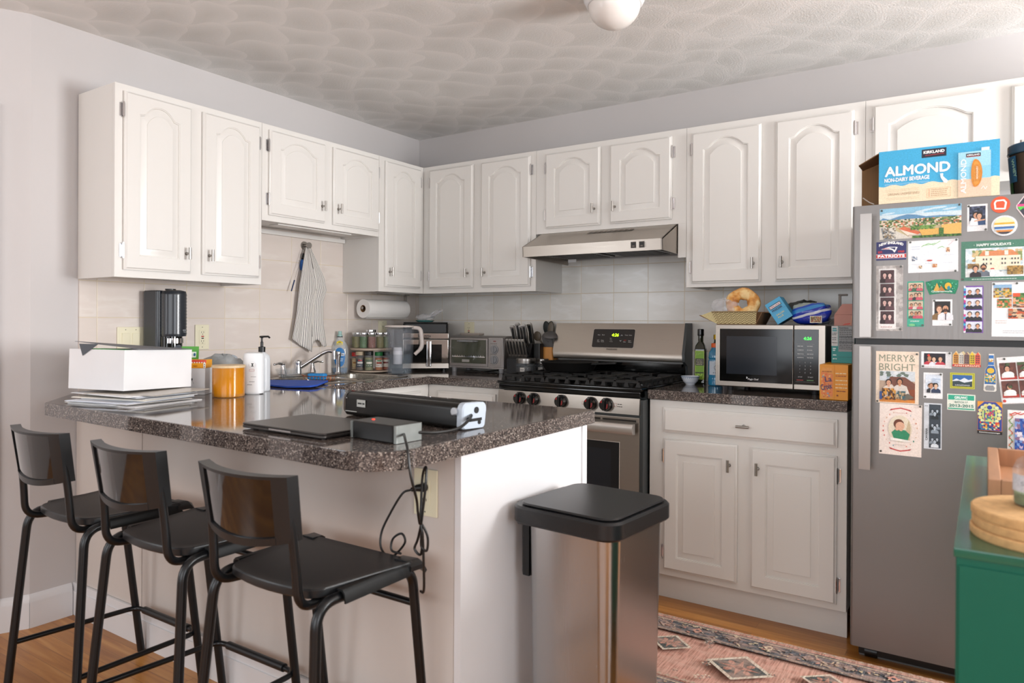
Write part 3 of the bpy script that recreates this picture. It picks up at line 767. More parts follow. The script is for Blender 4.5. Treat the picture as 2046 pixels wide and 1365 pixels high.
# backguard
b = MB(); b.prism([(-0.130, 1.052), (-0.085, 1.205), (-0.03, 1.205), (-0.03, 1.010), (-0.119, 1.010), (-0.123, 1.016)], RX0+0.002, RX1-0.012, 'x')
bg = b.build('backguard', STEELH, t)
b = MB(); b.prism([(-0.132, 1.052), (-0.087, 1.208), (-0.02, 1.208), (-0.02, 0.921), (-0.06, 0.921), (-0.085, 0.99), (-0.124, 1.012)], RX1-0.012, RX1+0.002, 'x'); b.build('end_cap', SIDE, t)
b = MB(); b.box(RX0+.002, RX1-.012, -0.075, -0.02, 0.921, 1.0, 0.002); b.box(RX0+.012, RX1-.02, -0.112, -0.075, 0.985, 1.0); b.build('splash_panel', BLACKG, t)
# display, lies on the slanted face
Vb = Vector((0, 0.045, 0.153)).normalized(); O = Vector((RX0+0.002, -0.1365, 1.030))
cv = Canvas(O, (1, 0, 0), Vb, base=0.0008); X = 0.238
P = []
for cx, cy, a in ((X+.236, .056, -90), (X+.236, .142, 0), (X+.010, .142, 90), (X+.010, .056, 180)):
    for j in range(5): q = R(a+90*j/4); P.append((cx+.008*math.cos(q), cy+.008*math.sin(q)))
cv.poly([(X+.123+(x-X-.123)*1.02, .099+(y-.099)*1.04) for x, y in P], '#b9b0a6'); cv.poly(P, '#1d1613')
for (x, y, s_) in ((.03, .115, 'Bake'), (.055, .115, 'Broil'), (.03, .085, 'Self'), (.053, .085, 'Keep'), (.188, .115, 'Timer'), (.212, .115, 'Oven'), (.212, .085, 'Start')):
    cv.text(s_, X+x, y, .0055, '#d8d4cf'); 
    if y < .1: cv.text('Clean' if x < .05 else 'Warm', X+x, y-.008, .005, '#d8d4cf')
cv.text('OFF', X+.186, .086, .006, '#c8342c'); cv.text('Clear', X+.184, .078, .005, '#d8d4cf')
for y, s_ in ((.097, 'Bake'), (.088, 'Timer'), (.079, 'Preheat')): cv.text(s_, X+.105, y, .004, '#cfcac4')
cv.line([(X+.166, .113), (X+.171, .119), (X+.176, .113)], .0015, '#dddddd'); cv.line([(X+.163, .089), (X+.168, .083), (X+.173, .089)], .0015, '#dddddd')
cv.text('FRIGIDAIRE', X+.123, .035, .0075, '#3b332b', wd=.062, bold=.01, align='c'); cv.build('display', t)
lcd = mat('green_led', '#101408', 0.4, emit='#b6f01e', es=3.0)
def led(txt, o, u, v, h, parent, mm, name='clock_digits'):
    vs, fs = text_geo(txt, 0.012, 1.05); o = Vector(o); u = Vector(u).normalized(); v = Vector(v).normalized(); n = u.cross(v)
    b = MB(); vv = [b._v(o+u*(x+.15*y)*h/.7+v*y*h/.7+n*0.0022) for x, y in vs]
    for f in fs: b._f([vv[i] for i in f])
    return b.build(name, mm, parent, smooth=0)
led('4:26', O+Vector((X+.112, 0, 0))+Vb*.110, (1, 0, 0), Vb, .016, t, lcd)
# grates and burners
CAST = mat('cast_iron', '#1a1918', 0.5, 0.3, noise=0.1, nscale=60, bmp=0.3, bscale=300)
for gi, (gx0, gx1) in enumerate(((RX0+0.012, RX0+0.258), (RX0+0.262, RX0+0.500), (RX0+0.504, RX1-0.012))):
    b = MB(); y0, y1 = -0.645, -0.125; zt_ = 0.952
    for x in (gx0+.006, gx1-.006): b.box(x-.006, x+.006, y0, y1, 0.938, zt_, 0.002, 1)
    for y in (y0+.006, y1-.006): b.box(gx0, gx1, y-.006, y+.006, 0.938, zt_, 0.002, 1)
    gm = (gx0+gx1)/2; ym = (y0+y1)/2; b.box(gx0, gx1, ym-.006, ym+.006, 0.940, zt_)
    b.box(gm-.005, gm+.005, y0, y0+.10, 0.940, zt_+.003); b.box(gm-.005, gm+.005, y1-.10, y1, 0.940, zt_+.003)
    b.box(gm-.005, gm+.005, ym-.08, ym+.08, 0.940, zt_+.003)
    for yy in ((y0+ym)/2, (y1+ym)/2):
        b.box(gx0, gx0+.075, yy-.005, yy+.005, 0.940, zt_+.003); b.box(gx1-.075, gx1, yy-.005, yy+.005, 0.940, zt_+.003)
    nn = 4
    for k in range(nn+1):
        x = gx0+.010+(gx1-gx0-.020)*k/nn
        b.loft([[(x-.012, y0-.004, .922), (x+.012, y0-.004, .922), (x+.012, y0+.014, .922), (x-.012, y0+.014, .922)], [(x-.006, y0, .945), (x+.006, y0, .945), (x+.006, y0+.01, .945), (x-.006, y0+.01, .945)]])
        b.box(x-.007, x+.007, y1-.008, y1, 0.922, .945)
    if gi == 2:
        for k in range(1, 8):
            y = y0+(y1-y0)*k/8; b.loft([[(gx1-.014, y-.012, .922), (gx1+.004, y-.012, .922), (gx1+.004, y+.012, .922), (gx1-.014, y+.012, .922)], [(gx1-.01, y-.006, .945), (gx1, y-.006, .945), (gx1, y+.006, .945), (gx1-.01, y+.006, .945)]])
    b.build('grate', CAST, t)
for x, y in ((RX0+.135, -.51), (RX0+.135, -.25), (RX0+.381, -.385), (RX1-.135, -.51), (RX1-.135, -.25)):
    b = MB(); b.lathe([(0.050, .921), (0.050, .929), (0.040, .931), (0.040, .938), (0.034, .941), (0.0, .942)], x, y, 24); b.build('burner', CAST, t)
# oven door
b = MB(); b.box(RX0+.006, RX1-.008, -0.662, -0.628, 0.205, 0.790, 0.003); od = b.build('oven_door', STEELH, t)
cv = Canvas((RX0, -0.662, 0), (1, 0, 0), (0, 0, 1), base=0.0006)
cv.rect(.090, .295, .662, .676, '#c9c2ba'); cv.rect(.093, .298, .659, .673, '#0b0d10'); cv.rect(.130, .330, .618, .640, '#171c24')
for x_ in (.12, .24, .54, .58): pass
for u0, u1 in ((.10, .36), (.40, .565), (.576, .740)): cv.rect(u0, .770, u1, .779, '#241f1a')
cv.rect(.50, .713, .66, .720, '#2a241e'); cv.rect(.10, .713, .26, .720, '#2a241e'); cv.build('window_glass', od)
b = MB(); zc = .742
P = [(-.020, zc-.024), (-.045, zc-.022), (-.052, zc-.010), (-.052, zc+.010), (-.045, zc+.022), (-.020, zc+.024)]
b.prism([(-0.662+p, z) for p, z in P][::1], RX0+.055, RX1-.02, 'x')
for x in (RX0+.10, RX1-.07): b.box(x-.02, x+.02, -0.684, -0.662, zc-.014, zc+.014, .003)
b.build('handle', mat('satin_aluminium', '#cfcac4', 0.38, 0.9, noise=.02), od)
b = MB(); b.box(RX0+.006, RX1-.008, -0.660, -0.628, 0.045, 0.198, 0.003); b.build('storage_drawer', STEELH, t)

# ================================================================ fridge
FX0, FX1 = 2.722, 3.482; FY = -0.785
t = thing('refrigerator', 'stainless top-freezer fridge covered in photos and magnets', 'refrigerator', (3.1, -0.42, 0), 0, world=True)
b = MB(); b.box(FX0+.006, FX1-.006, -0.705, -0.06, 0.03, 1.615, 0.003); b.box(FX0+.02, FX1-.02, -0.70, -0.66, 0.0, 0.03)
b.build('body', mat('grey_enamel', '#6b6a69', 0.45, noise=.02, bmp=.1, bscale=400), t)
b = MB(); b.box(FX0+.012, FX1-.012, -0.718, -0.70, 0.06, 1.60); b.box(FX0+.01, FX1-.01, -0.765, -0.705, 1.130, 1.165); b.build('gasket', BLACKP, t)
def fdoor(z0, z1, name):
    b = MB(); r = 0.010
    P = [(FX0, -0.718), (FX0, FY+.012), (FX0+.003, FY+.004), (FX0+.010, FY), (FX1-.010, FY), (FX1-.003, FY+.004), (FX1, FY+.012), (FX1, -0.718)]
    b.loft([[(x, y, z0) for x, y in P], [(x, y, z1) for x, y in P]]); return b.build(name, STEELF, t)
fu = fdoor(1.158, 1.627, 'freezer_door'); fl = fdoor(0.062, 1.136, 'fridge_door')
HM = mat('satin_handle_steel', '#a39e9a', 0.33, 1.0, noise=.02)
for d_, z0, z1 in ((fu, 1.163, 1.592), (fl, 0.702, 1.131)):
    b = MB(); b.box(2.760, 2.786, -0.832, -0.822, z0, z1, 0.002); b.box(2.757, 2.763, -0.829, -0.822, z0, z1)
    P = [(2.754, -.8325), (2.790, -.8325), (2.7905, -.820), (2.786, -.816), (2.758, -.816), (2.7535, -.820)]
    b.loft([[(x, y, z0) for x, y in P], [(x, y, z1) for x, y in P]])
    for z in ((z0+.02, z0+.06), (z1-.06, z1-.02)): b.box(2.762, 2.782, -.817, FY, z[0], z[1], .002)
    b.build('handle', HM, d_)
b = MB(); b.box(FX0+.03, FX0+.10, -0.75, -0.64, 1.6155, 1.622, .002); b.box(FX1-.10, FX1-.03, -0.77, -0.64, 1.6155, 1.645, .003); b.build('hinge_cover', GREYP, t)
b = MB()
for x in (FX0+.06, FX1-.06): b.cyl((x-.02, -.70, .022), (x+.02, -.70, .022), .022, n=16)
b.box(FX0+.02, FX1-.02, -.715, -.70, .012, .055); b.build('kick_grille', BLACKP, t)

# ================================================================ microwave
t = thing('microwave_oven', 'stainless countertop microwave with dark glass door reading 4:26', 'microwave', (2.37, -0.30, 0.914), 0, world=True)
MX0, MX1, MY, MZ0, MZ1 = 2.128, 2.580, -0.46, 0.934, 1.203
b = MB(); b.box(MX0+.002, MX1-.002, MY+.022, -0.09, MZ0+.004, MZ1-.003, .004); b.build('case', mat('dark_grey_case', '#26282b', 0.4, noise=.03), t)
for x in (MX0+.05, MX1-.05):
    for y in (MY+.06, -.13):
        b = MB(); b.cyl((x, y, 0.9145), (x, y, MZ0+.004), .012, .015); b.build('foot', DARKG, t)
xs = MX0+0.328
b = MB(); b.box(MX0, xs-.001, MY, MY+.022, MZ0, MZ1, .004); mdoor = b.build('door', STEELH, t)
b = MB(); b.box(xs+.001, MX1, MY, MY+.022, MZ0, MZ1, .004); mp_ = b.build('control_panel', STEELH, t)
b = MB(); b.box(MX0+.020, xs-.003, MY-.002, MY, MZ0+.022, MZ1-.018, .0008); b.build('dark_glass', BLACKG, mdoor)
cv = Canvas((MX0, MY-.002, MZ0), (1, 0, 0), (0, 0, 1), base=.0004)
cv.line([(.019, .021), (xs-MX0-.003, .021)], .0016, '#cfc8c0'); cv.line([(.019, .021), (.019, .251)], .0018, '#e2dcd4')
cv.text('Magic Chef', .165, .032, .0068, '#dcdcdc', wd=.044, bold=.02, align='c'); cv.poly([(.139, .036), (.143, .044), (.140, .043), (.137, .047), (.136, .038)], '#dcdcdc')
cv.build('logo', mdoor)
b = MB(); b.box(MX0+.050, MX0+.262, MY-.0026, MY-.002, MZ0+.055, MZ1-.050); b.build('viewing_window', mat('perforated_screen', '#20252c', 0.14, noise=.02, nscale=400), mdoor)
b = MB(); b.box(xs+.003, MX1-.026, MY-.002, MY, MZ0+.022, MZ1-.018, .0008); b.build('keypad_glass', BLACKG, mp_)
cv = Canvas((xs, MY-.002, MZ0), (1, 0, 0), (0, 0, 1), base=.0004)
for y in (.190, .174, .158, .142): cv.rect(.012, y, .082, y+.0008, '#8f9396')
for y in (.180, .164, .148, .133):
    cv.words(.016, y, .040, .0032, '#c9ccce', RND); cv.words(.054, y, .078, .0032, '#c9ccce', RND)
k = 1
for y in (.112, .098, .084, .070):
    for x in (.026, .047, .068):
        s_ = str(k) if k < 10 else {10: '*', 11: '0', 12: '#'}[k]; cv.text(s_, x, y, .005, '#cfd2d4', align='c'); k += 1
for x, s_ in ((.028, 'STOP'), (.068, 'START')): cv.text(s_, x, .052, .005, '#cfd2d4', align='c'); 
cv.rect(.014, .040, .040, .043, '#b23a35'); cv.rect(.054, .040, .080, .043, '#6aa06a'); cv.rect(.010, .034, .086, .0348, '#8f9396')
cv.build('keypad_legend', mp_)
led('4:26', (xs+.040, MY-.0022, MZ0+.208), (1, 0, 0), (0, 0, 1), .012, mp_, mat('green_led_bright', '#081408', 0.4, emit='#3cff4a', es=3.0))

# ================================================================ corner air fryer oven (turned towards the room)
t = thing('air_fryer_oven', 'black and mirror-chrome air fryer oven standing in the counter corner', 'air fryer', (0.335, -0.315, 0.914), R(42))
MIR = mat('mirror_steel', '#c6c3be', 0.05, 1.0, noise=.01, bmp=.15, bscale=14)
b = MB(); b.rbox(-.135, .135, -.002, .24, .012, .285, .02, bev=.004)
b.prism([(-.005, .225), (.035, .292), (.24, .292), (.24, .20), (-.005, .20)], -.132, .132, 'x')
for x in (-.11, .11):
    for y in (.02, .21): b.cyl((x, y, 0.0005), (x, y, .014), .012)
b.build('body', BLACKP, t)
b = MB(); b.box(-.136, .136, -.012, -.001, .192, .226, .003); b.build('fascia', MIR, t)
cv = Canvas((-.136, -.012, .192), (1, 0, 0), (0, 0, 1)); cv.text('GOURMIA', .13, .012, .011, '#1a1a1a', wd=.072, bold=.03, align='c'); cv.build('logo', t)
b = MB(); b.box(-.136, .136, -.014, -.001, .016, .189, .005); dr = b.build('door', MIR, t)
b = MB(); b.box(-.115, .095, -.0155, -.014, .052, .160, .0006); b.build('window_glass', BLACKG, dr)
b = MB(); b.box(-.136, .136, -.0150, -.014, .018, .046); b.build('lower_band', STEELH, dr)
b = MB(); b.box(.003, .033, -.045, -.035, .030, .182, .005); b.box(.008, .028, -.036, -.014, .150, .170, .002); b.box(.008, .028, -.036, -.014, .040, .060, .002); b.build('handle', CHROME, dr)
b = MB(); b.lathe([(0, 0), (.006, 0), (.006, .002), (0, .003)], n=12); k = b.build('indicator', CHROME, t); k.location = (.04, .006, .245); k.rotation_euler = (R(60), 0, 0)

# ================================================================ toaster oven
t = thing('toaster_oven', 'small grey toaster oven with two dials below the wall outlet', 'toaster oven', (0.638, -0.215, 0.914), R(3), world=False)
TGR = mat('warm_grey_steel', '#a8a29f', 0.36, 0.75, noise=.03)
b = MB(); b.prism([(-.005, .025), (.0, .20), (.02, .213), (.17, .213), (.175, .2), (.175, .025)], -.19, .19, 'x')
b.build('body', TGR, t)
for x in (-.165, .165):
    for y in (.012, .16):
        b = MB(); b.lathe([(.014, .0005), (.017, .028)], x, y, 12); b.build('foot', GREYP, t)
b = MB(); b.box(-.183, .083, -.012, -.004, .034, .200, .003); dd = b.build('door', TGR, t)
b = MB(); b.box(-.172, .074, -.0135, -.012, .052, .190, .0006); b.build('window_glass', mat('dim_oven_glass', '#4a4c40', .06, noise=.1, nscale=14), dd)
b = MB(); b.box(-.165, .068, -.0155, -.0135, .088, .094); 
for i in range(14): b.box(-.160+i*.0165, -.157+i*.0165, -.0155, -.0135, .094, .100)
b.build('rack', CHROME, dd)
cv = Canvas((-.183, -.0138, .034), (1, 0, 0), (0, 0, 1), base=.0006); cv.rect(.090, .026, .142, .040, '#b5b1ab'); cv.text('BLACK+DECKER', .116, .030, .006, '#22211f', wd=.046, align='c'); cv.build('logo', dd)
b = MB(); b.box(-.10, .0, -.040, -.030, .178, .188, .003); b.box(-.12, .02, -.030, -.012, .180, .186, .001); b.build('handle', GREYP, dd)
b = MB(); b.box(.088, .186, -.010, -.003, .034, .204, .002); b.build('control_panel', TGR, t)
for z in (.138, .078):
    b = MB(); b.cyl((.130, -.010, z), (.130, -.014, z), .026, n=24); b.cyl((.130, -.014, z), (.130, -.022, z), .020, .018, 24); b.box(.126, .134, -.030, -.022, z-.018, z+.018, .001)
    b.build('dial', GREYP, t)
cv = Canvas((.088, -.010, .034), (1, 0, 0), (0, 0, 1)); cv.rect(.034, .148, .052, .153, '#7a1d18'); cv.line([(.010, .010), (.088, .010), (.088, .160), (.010, .160), (.010, .010)], .0008, '#3c3937')
for y in (.135, .075, .020): cv.words(.016, y, .060, .0025, '#3c3937', RND)
cv.build('dial_legend', t)
b = MB(); b.tube(catmull([(.10, .10, .012), (.05, -.01, .006), (-.02, -.05, .005), (-.07, -.02, .006), (-.02, .03, .006), (.06, -.02, .005), (.14, -.03, .005), (.17, -.05, .005)], 6), .0035, 8); b.build('power_cord', BLACKP, t)

# ================================================================ sink and tap
t = thing('kitchen_sink', 'stainless double sink set in the counter under the short wall cabinets', 'sink', (0.31, -0.97, 0.914), 0, world=True)
b = MB()
ox0, ox1, oy0, oy1 = 0.070, 0.550, -1.325, -0.700
def rr(x0, x1, y0, y1, r, z, k=4):
    P = []
    for cx, cy, a in ((x1-r, y0+r, -90), (x1-r, y1-r, 0), (x0+r, y1-r, 90), (x0+r, y0+r, 180)):
        for j in range(k+1): q = R(a+90*j/k); P.append((cx+r*math.cos(q), cy+r*math.sin(q), z))
    return P
zr = 0.9145
b.loft([rr(ox0, ox1, oy0, oy1, .03, zr), rr(ox0+.004, ox1-.004, oy0+.004, oy1-.004, .03, zr+.004)], cap=False)
# flange plates around two bowls
bowls = [(0.155, 0.520, -1.300, -1.025), (0.155, 0.520, -0.995, -0.725)]
zf = zr+.004
b.box(ox0+.004, 0.155, oy0+.004, oy1-.004, zr, zf); b.box(0.520, ox1-.004, oy0+.004, oy1-.004, zr, zf)
b.box(.155, .520, oy0+.004, -1.300, zr, zf); b.box(.155, .520, -1.025, -.995, zr, zf); b.box(.155, .520, -.725, oy1-.004, zr, zf)
b.build('rim', STEELS, t)
for x0, x1, y0, y1 in bowls:
    b = MB(); rs = [b.ring(rr(x0+i, x1-i, y0+i, y1-i, .04, z)) for i, z in ((0, zf), (.004, zf-.006), (.010, .78), (.03, .765))]
    for a, c in zip(rs, rs[1:]): b.bridge(a, c)
    b._f(rs[-1]); b.lathe([(.035, .7655), (.03, .768), (0.001, .766)], (x0+x1)/2, (y0+y1)/2, 20, cap=False); b.build('bowl', STEELS, t)
t = thing('faucet', 'two-handle chrome kitchen faucet with long slanted spout', 'faucet', (0.112, -1.02, 0.9186), 0, world=True)
z0 = 0.9186
b = MB(); b.rbox(.085, .14, -1.135, -.905, z0, z0+.018, .027, bev=.004); b.lathe([(.022, z0+.018), (.019, z0+.06), (.021, z0+.065), (.020, z0+.078), (.012, z0+.086), (0, z0+.088)], .112, -1.02, 20); b.build('base', CHROME, t)
b = MB(); pts = fillet([(.118, -1.01, z0+.045), (.20, -.93, z0+.122), (.225, -.905, z0+.135), (.245, -.885, z0+.125)], .03, 6); b.tube(pts, [.011]*3+[.0105]*(len(pts)-3), 12)
b.cyl((.242, -.888, z0+.134), (.242, -.888, z0+.088), .0135, n=14); b.build('spout', CHROME, t)
for sy, ang in ((-1.115, -1), (-.925, 1)):
    b = MB(); b.lathe([(.022, z0+.018), (.017, z0+.035), (.011, z0+.060), (.013, z0+.068), (.009, z0+.074), (0, z0+.075)], .112, sy, 18)
    b.tube(catmull([(.112, sy, z0+.068), (.118, sy+ang*.028, z0+.074), (.122, sy+ang*.055, z0+.070), (.124, sy+ang*.066, z0+.072)], 4), [.0075]*5+[.005]*5+[.007]*2+[.003], 10); b.build('handle', CHROME, t)
t.location.y -= .062
b = MB(); b.lathe([(.018, z0), (.014, z0+.006), (.011, z0+.01), (.011, z0+.085), (.015, z0+.10), (.014, z0+.118), (.004, z0+.122)], .112, -.800, 18)
b.solo('sink_sprayer', CHROME, 'upright chrome side sprayer beside the dish soap bottle', 'sprayer', (.112, -.800, z0))
# ================================================================ bar stools
GLOSS = mat('gloss_black_shell', '#0b0b0c', 0.07, noise=.02, coat=.6)
SATIN = mat('satin_black_plastic', '#17181a', 0.36, noise=.05, bmp=.1, bscale=700)
TUBE = mat('black_painted_tube', '#0f1114', 0.3, 0.1, noise=.05)
def stool(loc, label, rz=0):
    t = thing('bar_stool', label, 'bar stool', loc, rz, 'black bar stools along the peninsula')
    # seat: slightly dished plate, narrower at the back with rounded rear corners
    b = MB()
    def seat_ring(ins, z):
        P = []
        f = 0.197-ins; r_ = 0.158-ins; yf = 0.150-ins; yb = -0.155+ins
        def cor(cx, cy, rad, a0, a1, n=5):
            for j in range(n+1): q = R(a0+(a1-a0)*j/n); P.append((cx+rad*math.cos(q), cy+rad*math.sin(q), z))
        cor(r_-.045, yb+.055, .048, -80, -15); cor(f-.018, yf-.03, .022, -5, 80); cor(-f+.018, yf-.03, .022, 100, 185); cor(-r_+.045, yb+.055, .048, 195, 260)
        # bowed rear edge
        for k in range(1, 5): u = -1+2*k/5; P.append((u*(r_-.045), yb-.012*(1-u*u)+.006, z))
        return P
    b.loft([seat_ring(.004, .592), seat_ring(0, .596), seat_ring(0, .611), seat_ring(.003, .615), seat_ring(.03, .612)]); seat = b.build('seat', SATIN, t)
    for s_ in (-1, 1):
        b = MB(); b.prism([(s_*.176, .612), (s_*.192, .612), (s_*.200, .604), (s_*.203, .582), (s_*.199, .582), (s_*.196, .600), (s_*.190, .607), (s_*.176, .607)], -.095, .118, 'y')
        b.build('seat_flange', BLACKM, seat)
        b = MB(); b.loft([[(s_*.150, .118, .606), (s_*.205, .118, .592), (s_*.206, .118, .604), (s_*.190, .118, .616), (s_*.150, .118, .616)], [(s_*.150, .150, .606), (s_*.206, .160, .590), (s_*.208, .162, .602), (s_*.192, .158, .614), (s_*.15, .150, .615)], [(s_*.155, .165, .600), (s_*.200, .178, .572), (s_*.204, .180, .580), (s_*.190, .174, .604), (s_*.155, .166, .606)]]); b.build('seat_corner_cap', SATIN, seat)
    # backrest: curved glossy shell with thick satin sleeves at both ends
    b = MB(); n = 14; m_ = 7
    def sp(u, v, off=0.0):
        bow = .030*(1-u*u); return Vector((u*.158*(1-.05*(1-v)), -.190-.020*v-bow-off, .735-.020*(1-v)*(1-u*u)*1.0+.140*v+.004*(u*u)*(v)))
    def sheet(u0, u1, v0, v1, o0, o1):
        A = [[sp(u0+(u1-u0)*i/n, v0+(v1-v0)*j/m_, o0) for i in range(n+1)] for j in range(m_+1)]
        B_ = [[sp(u0+(u1-u0)*i/n, v0+(v1-v0)*j/m_, o1) for i in range(n+1)] for j in range(m_+1)]
        VA = [b.ring(r_) for r_ in A]; VB = [b.ring(r_) for r_ in B_]
        for j in range(m_):
            for i in range(n):
                b._f([VA[j][i], VA[j][i+1], VA[j+1][i+1], VA[j+1][i]]); b._f([VB[j][i], VB[j+1][i], VB[j+1][i+1], VB[j][i+1]])
        for i in range(n): b._f([VA[0][i], VB[0][i], VB[0][i+1], VA[0][i+1]]); b._f([VA[m_][i], VA[m_][i+1], VB[m_][i+1], VB[m_][i]])
        for j in range(m_): b._f([VA[j][0], VA[j+1][0], VB[j+1][0], VB[j][0]]); b._f([VA[j][n], VB[j][n], VB[j+1][n], VA[j+1][n]])
    sheet(-.80, .80, .10, .965, 0.0, .006); back = b.build('backrest', GLOSS, t)
    b = MB(); sheet(-1.0, -.76, 0.0, 1.0, -.020, .010); sheet(.76, 1.0, 0.0, 1.0, -.020, .010); sheet(-.77, .77, .955, 1.0, -.018, .010); sheet(-.77, .77, 0.0, .11, -.016, .011)
    b.build('backrest_frame', SATIN, back)
    for s_ in (-1, 1):
        b = MB(); pts = fillet([(s_*.142, -.200, .80), (s_*.146, -.187, .70), (s_*.150, -.180, .585), (s_*.135, -.06, .580)], .045, 8); b.tube(pts, .0105, 12); b.build('back_post', TUBE, back)
        b = MB(); pts = fillet([(s_*.218, -.205, 0.0), (s_*.180, -.158, .594), (s_*.178, -.02, .590)], .055, 8); b.tube(pts, .0125, 12)
        b.build('leg', TUBE, t)
        b = MB(); pts = fillet([(s_*.178, -.02, .590), (s_*.188, .140, .592), (s_*.188, .215, 0.0)], .045, 8); b.tube(pts, .0125, 12); b.build('leg', TUBE, t)
    b = MB(); pts = fillet([(-.206, -.190, .175), (-.186, .198, .165), (.186, .198, .165), (.206, -.190, .175)], .04, 8); b.tube(pts, .0085, 10); fr = b.build('footrest', TUBE, t)
    b = MB(); b.cyl((-.135, .198, .166), (.135, .198, .166), .0125, n=14); b.build('footrest_sleeve', SATIN, fr)
    b = MB(); b.cyl((-.188, .160, .497), (.188, .160, .497), .009, n=10); b.build('cross_bar', TUBE, t)
    return t
s1 = stool((.742, -2.370, 0), 'black metal bar stool nearest the left wall and doorway')
dup(s1, (1.238, -2.370, 0), R(0.5), 'black metal bar stool in the middle of the three')
dup(s1, (1.742, -2.372, 0), R(0), 'black metal bar stool nearest the camera, below the laptop')

# ================================================================ pedal bin
t = thing('trash_can', 'tall stainless kitchen bin with black lid at the end of the peninsula', 'trash can', (2.203, -1.782, 0), R(-5), world=False)
b = MB(); b.rbox(-.128, .152, -.150, .150, .035, .665, .045, k=8, taper=.012); b.build('body', STEELV, t)
b = MB(); b.rbox(-.130, .154, -.152, .152, .0005, .045, .045, k=8); b.build('base', BLACKP, t)
b = MB(); b.rbox(-.170, .170, -.172, .172, .655, .704, .052, k=8, bev=.006); lid_r = b.build('lid_rim', SATIN, t)
b = MB(); b.rbox(-.150, .158, -.160, .160, .7045, .712, .045, k=8, bev=.004); b.build('lid', SATIN, t)
b = MB(); b.rbox(-.178, -.132, -.125, .125, .64, .700, .014); b.box(-.170, -.129, -.095, .095, .52, .66, .006); b.build('hinge_housing', BLACKP, t)
b = MB(); b.loft([[( -.172, -.10, .50), (-.150, -.125, .50), (-.129, -.125, .50), (-.129, -.10, .50)], [(-.172, -.10, .66), (-.15, -.125, .66), (-.129, -.125, .66), (-.129, -.10, .66)]]); b.build('bag_clip', BLACKP, t)
b = MB(); b.box(.14, .185, -.06, .06, .008, .022, .004); b.build('pedal', BLACKP, t)

# ================================================================ green cabinet in the foreground
GREEN = mat('deep_green_lacquer', '#0a5a46', 0.5, noise=.02, spec=.3)
t = thing('green_cabinet', 'deep green metal sideboard in the right foreground', 'cabinet', (3.085, -2.34, 0), 0, world=False)
b = MB(); b.box(0, .80, 0, .885, .10, .866, .002); b.build('body', GREEN, t)
b = MB(); b.box(-.003, .803, -.004, .888, .866, .880, .002); b.build('top', mat('deep_green_lacquer_top', '#0a5a46', 0.16, noise=.02, spec=.8), t)
for x in (.03, .77):
    for y in (.03, .85):
        b = MB(); b.box(x-.015, x+.015, y-.015, y+.015, 0, .10); b.build('leg', WOODB, t)
for i in range(2):
    b = MB(); b.box(.004+.398*i, .396+.398*i, -.0035, -.0005, .11, .855, .001); d_ = b.build('door', GREEN, t)
    b = MB(); b.cyl((.375+.05*i, -.0035, .5), (.375+.05*i, -.022, .5), .009, n=14); b.build('knob', BLACKM, d_)
cx_, cy_ = 3.205, -2.222
for i in range(3):
    b = MB(); r_ = .105-.0006*i; n = 48
    b.lathe([(r_-.002, 0), (r_, .003), (r_, .0125), (r_-.002, .0145)], n=n)
    b.solo('cork_trivet', CORK, ('round cork trivet, %s of the stack on the green cabinet' % ('bottom', 'middle', 'top')[i]), 'trivet', (cx_+.002*(i % 2), cy_+.001*i, .8802+.0149*i), 'cork trivets stacked on the green cabinet', world=False)
t = thing('glass_bottle', 'small clear glass stoppered bottle with white label on the cork trivets', 'bottle', (3.196, -2.195, .9252), 0, world=False)
b = MB(); b.lathe([(.001, .0002), (.036, .0005), (.040, .006), (.040, .055), (.034, .070), (.018, .080), (.017, .088), (.020, .092), (.020, .095)], n=28, cap=False); b.build('body', CLEARP, t)
b = MB(); b.lathe([(.001, .002), (.0375, .003), (.0375, .02), (.001, .02)], n=24); b.build('contents', mat('green_herbs', '#6f7a52', .8, noise=.3, nscale=120), t)
b = MB(); b.lathe([(.015, .088), (.015, .096), (.023, .100), (.023, .110), (.014, .114), (0, .115)], n=20); b.build('stopper', mat('frosted_stopper', '#dfe6e2', .25, alpha=.75, noise=.02), t)
cv = Canvas((0, 0, 0), (1, 0, 0), (0, 0, 1)); cv.fn = cylmap(0, 0, .0402, 180); cv.rect(.010, .024, .100, .050, '#c9ccd4', 14)
cv.text('Sea Salt', .03, .034, .006, '#8b8f98', wd=.05); cv.build('label', t)
t = thing('serving_tray', 'wooden serving tray with raised rim behind the cork trivets', 'tray', (3.30, -1.80, .8802), 0, world=False)
TW = mat('walnut_tray', '#a87a58', .45, noise=.12, nscale=5, stretch=(12, 1.2, 1))
b = MB(); b.box(-.165, .165, -.20, .20, 0, .008, .001); b.build('base', TW, t)
b = MB(); b.box(-.175, -.155, -.205, .205, 0, .045, .002); b.box(.155, .175, -.205, .205, 0, .045, .002); b.box(-.155, .155, -.205, -.190, 0, .045, .002); b.box(-.155, .155, .190, .205, 0, .045, .002); b.build('rim', TW, t)

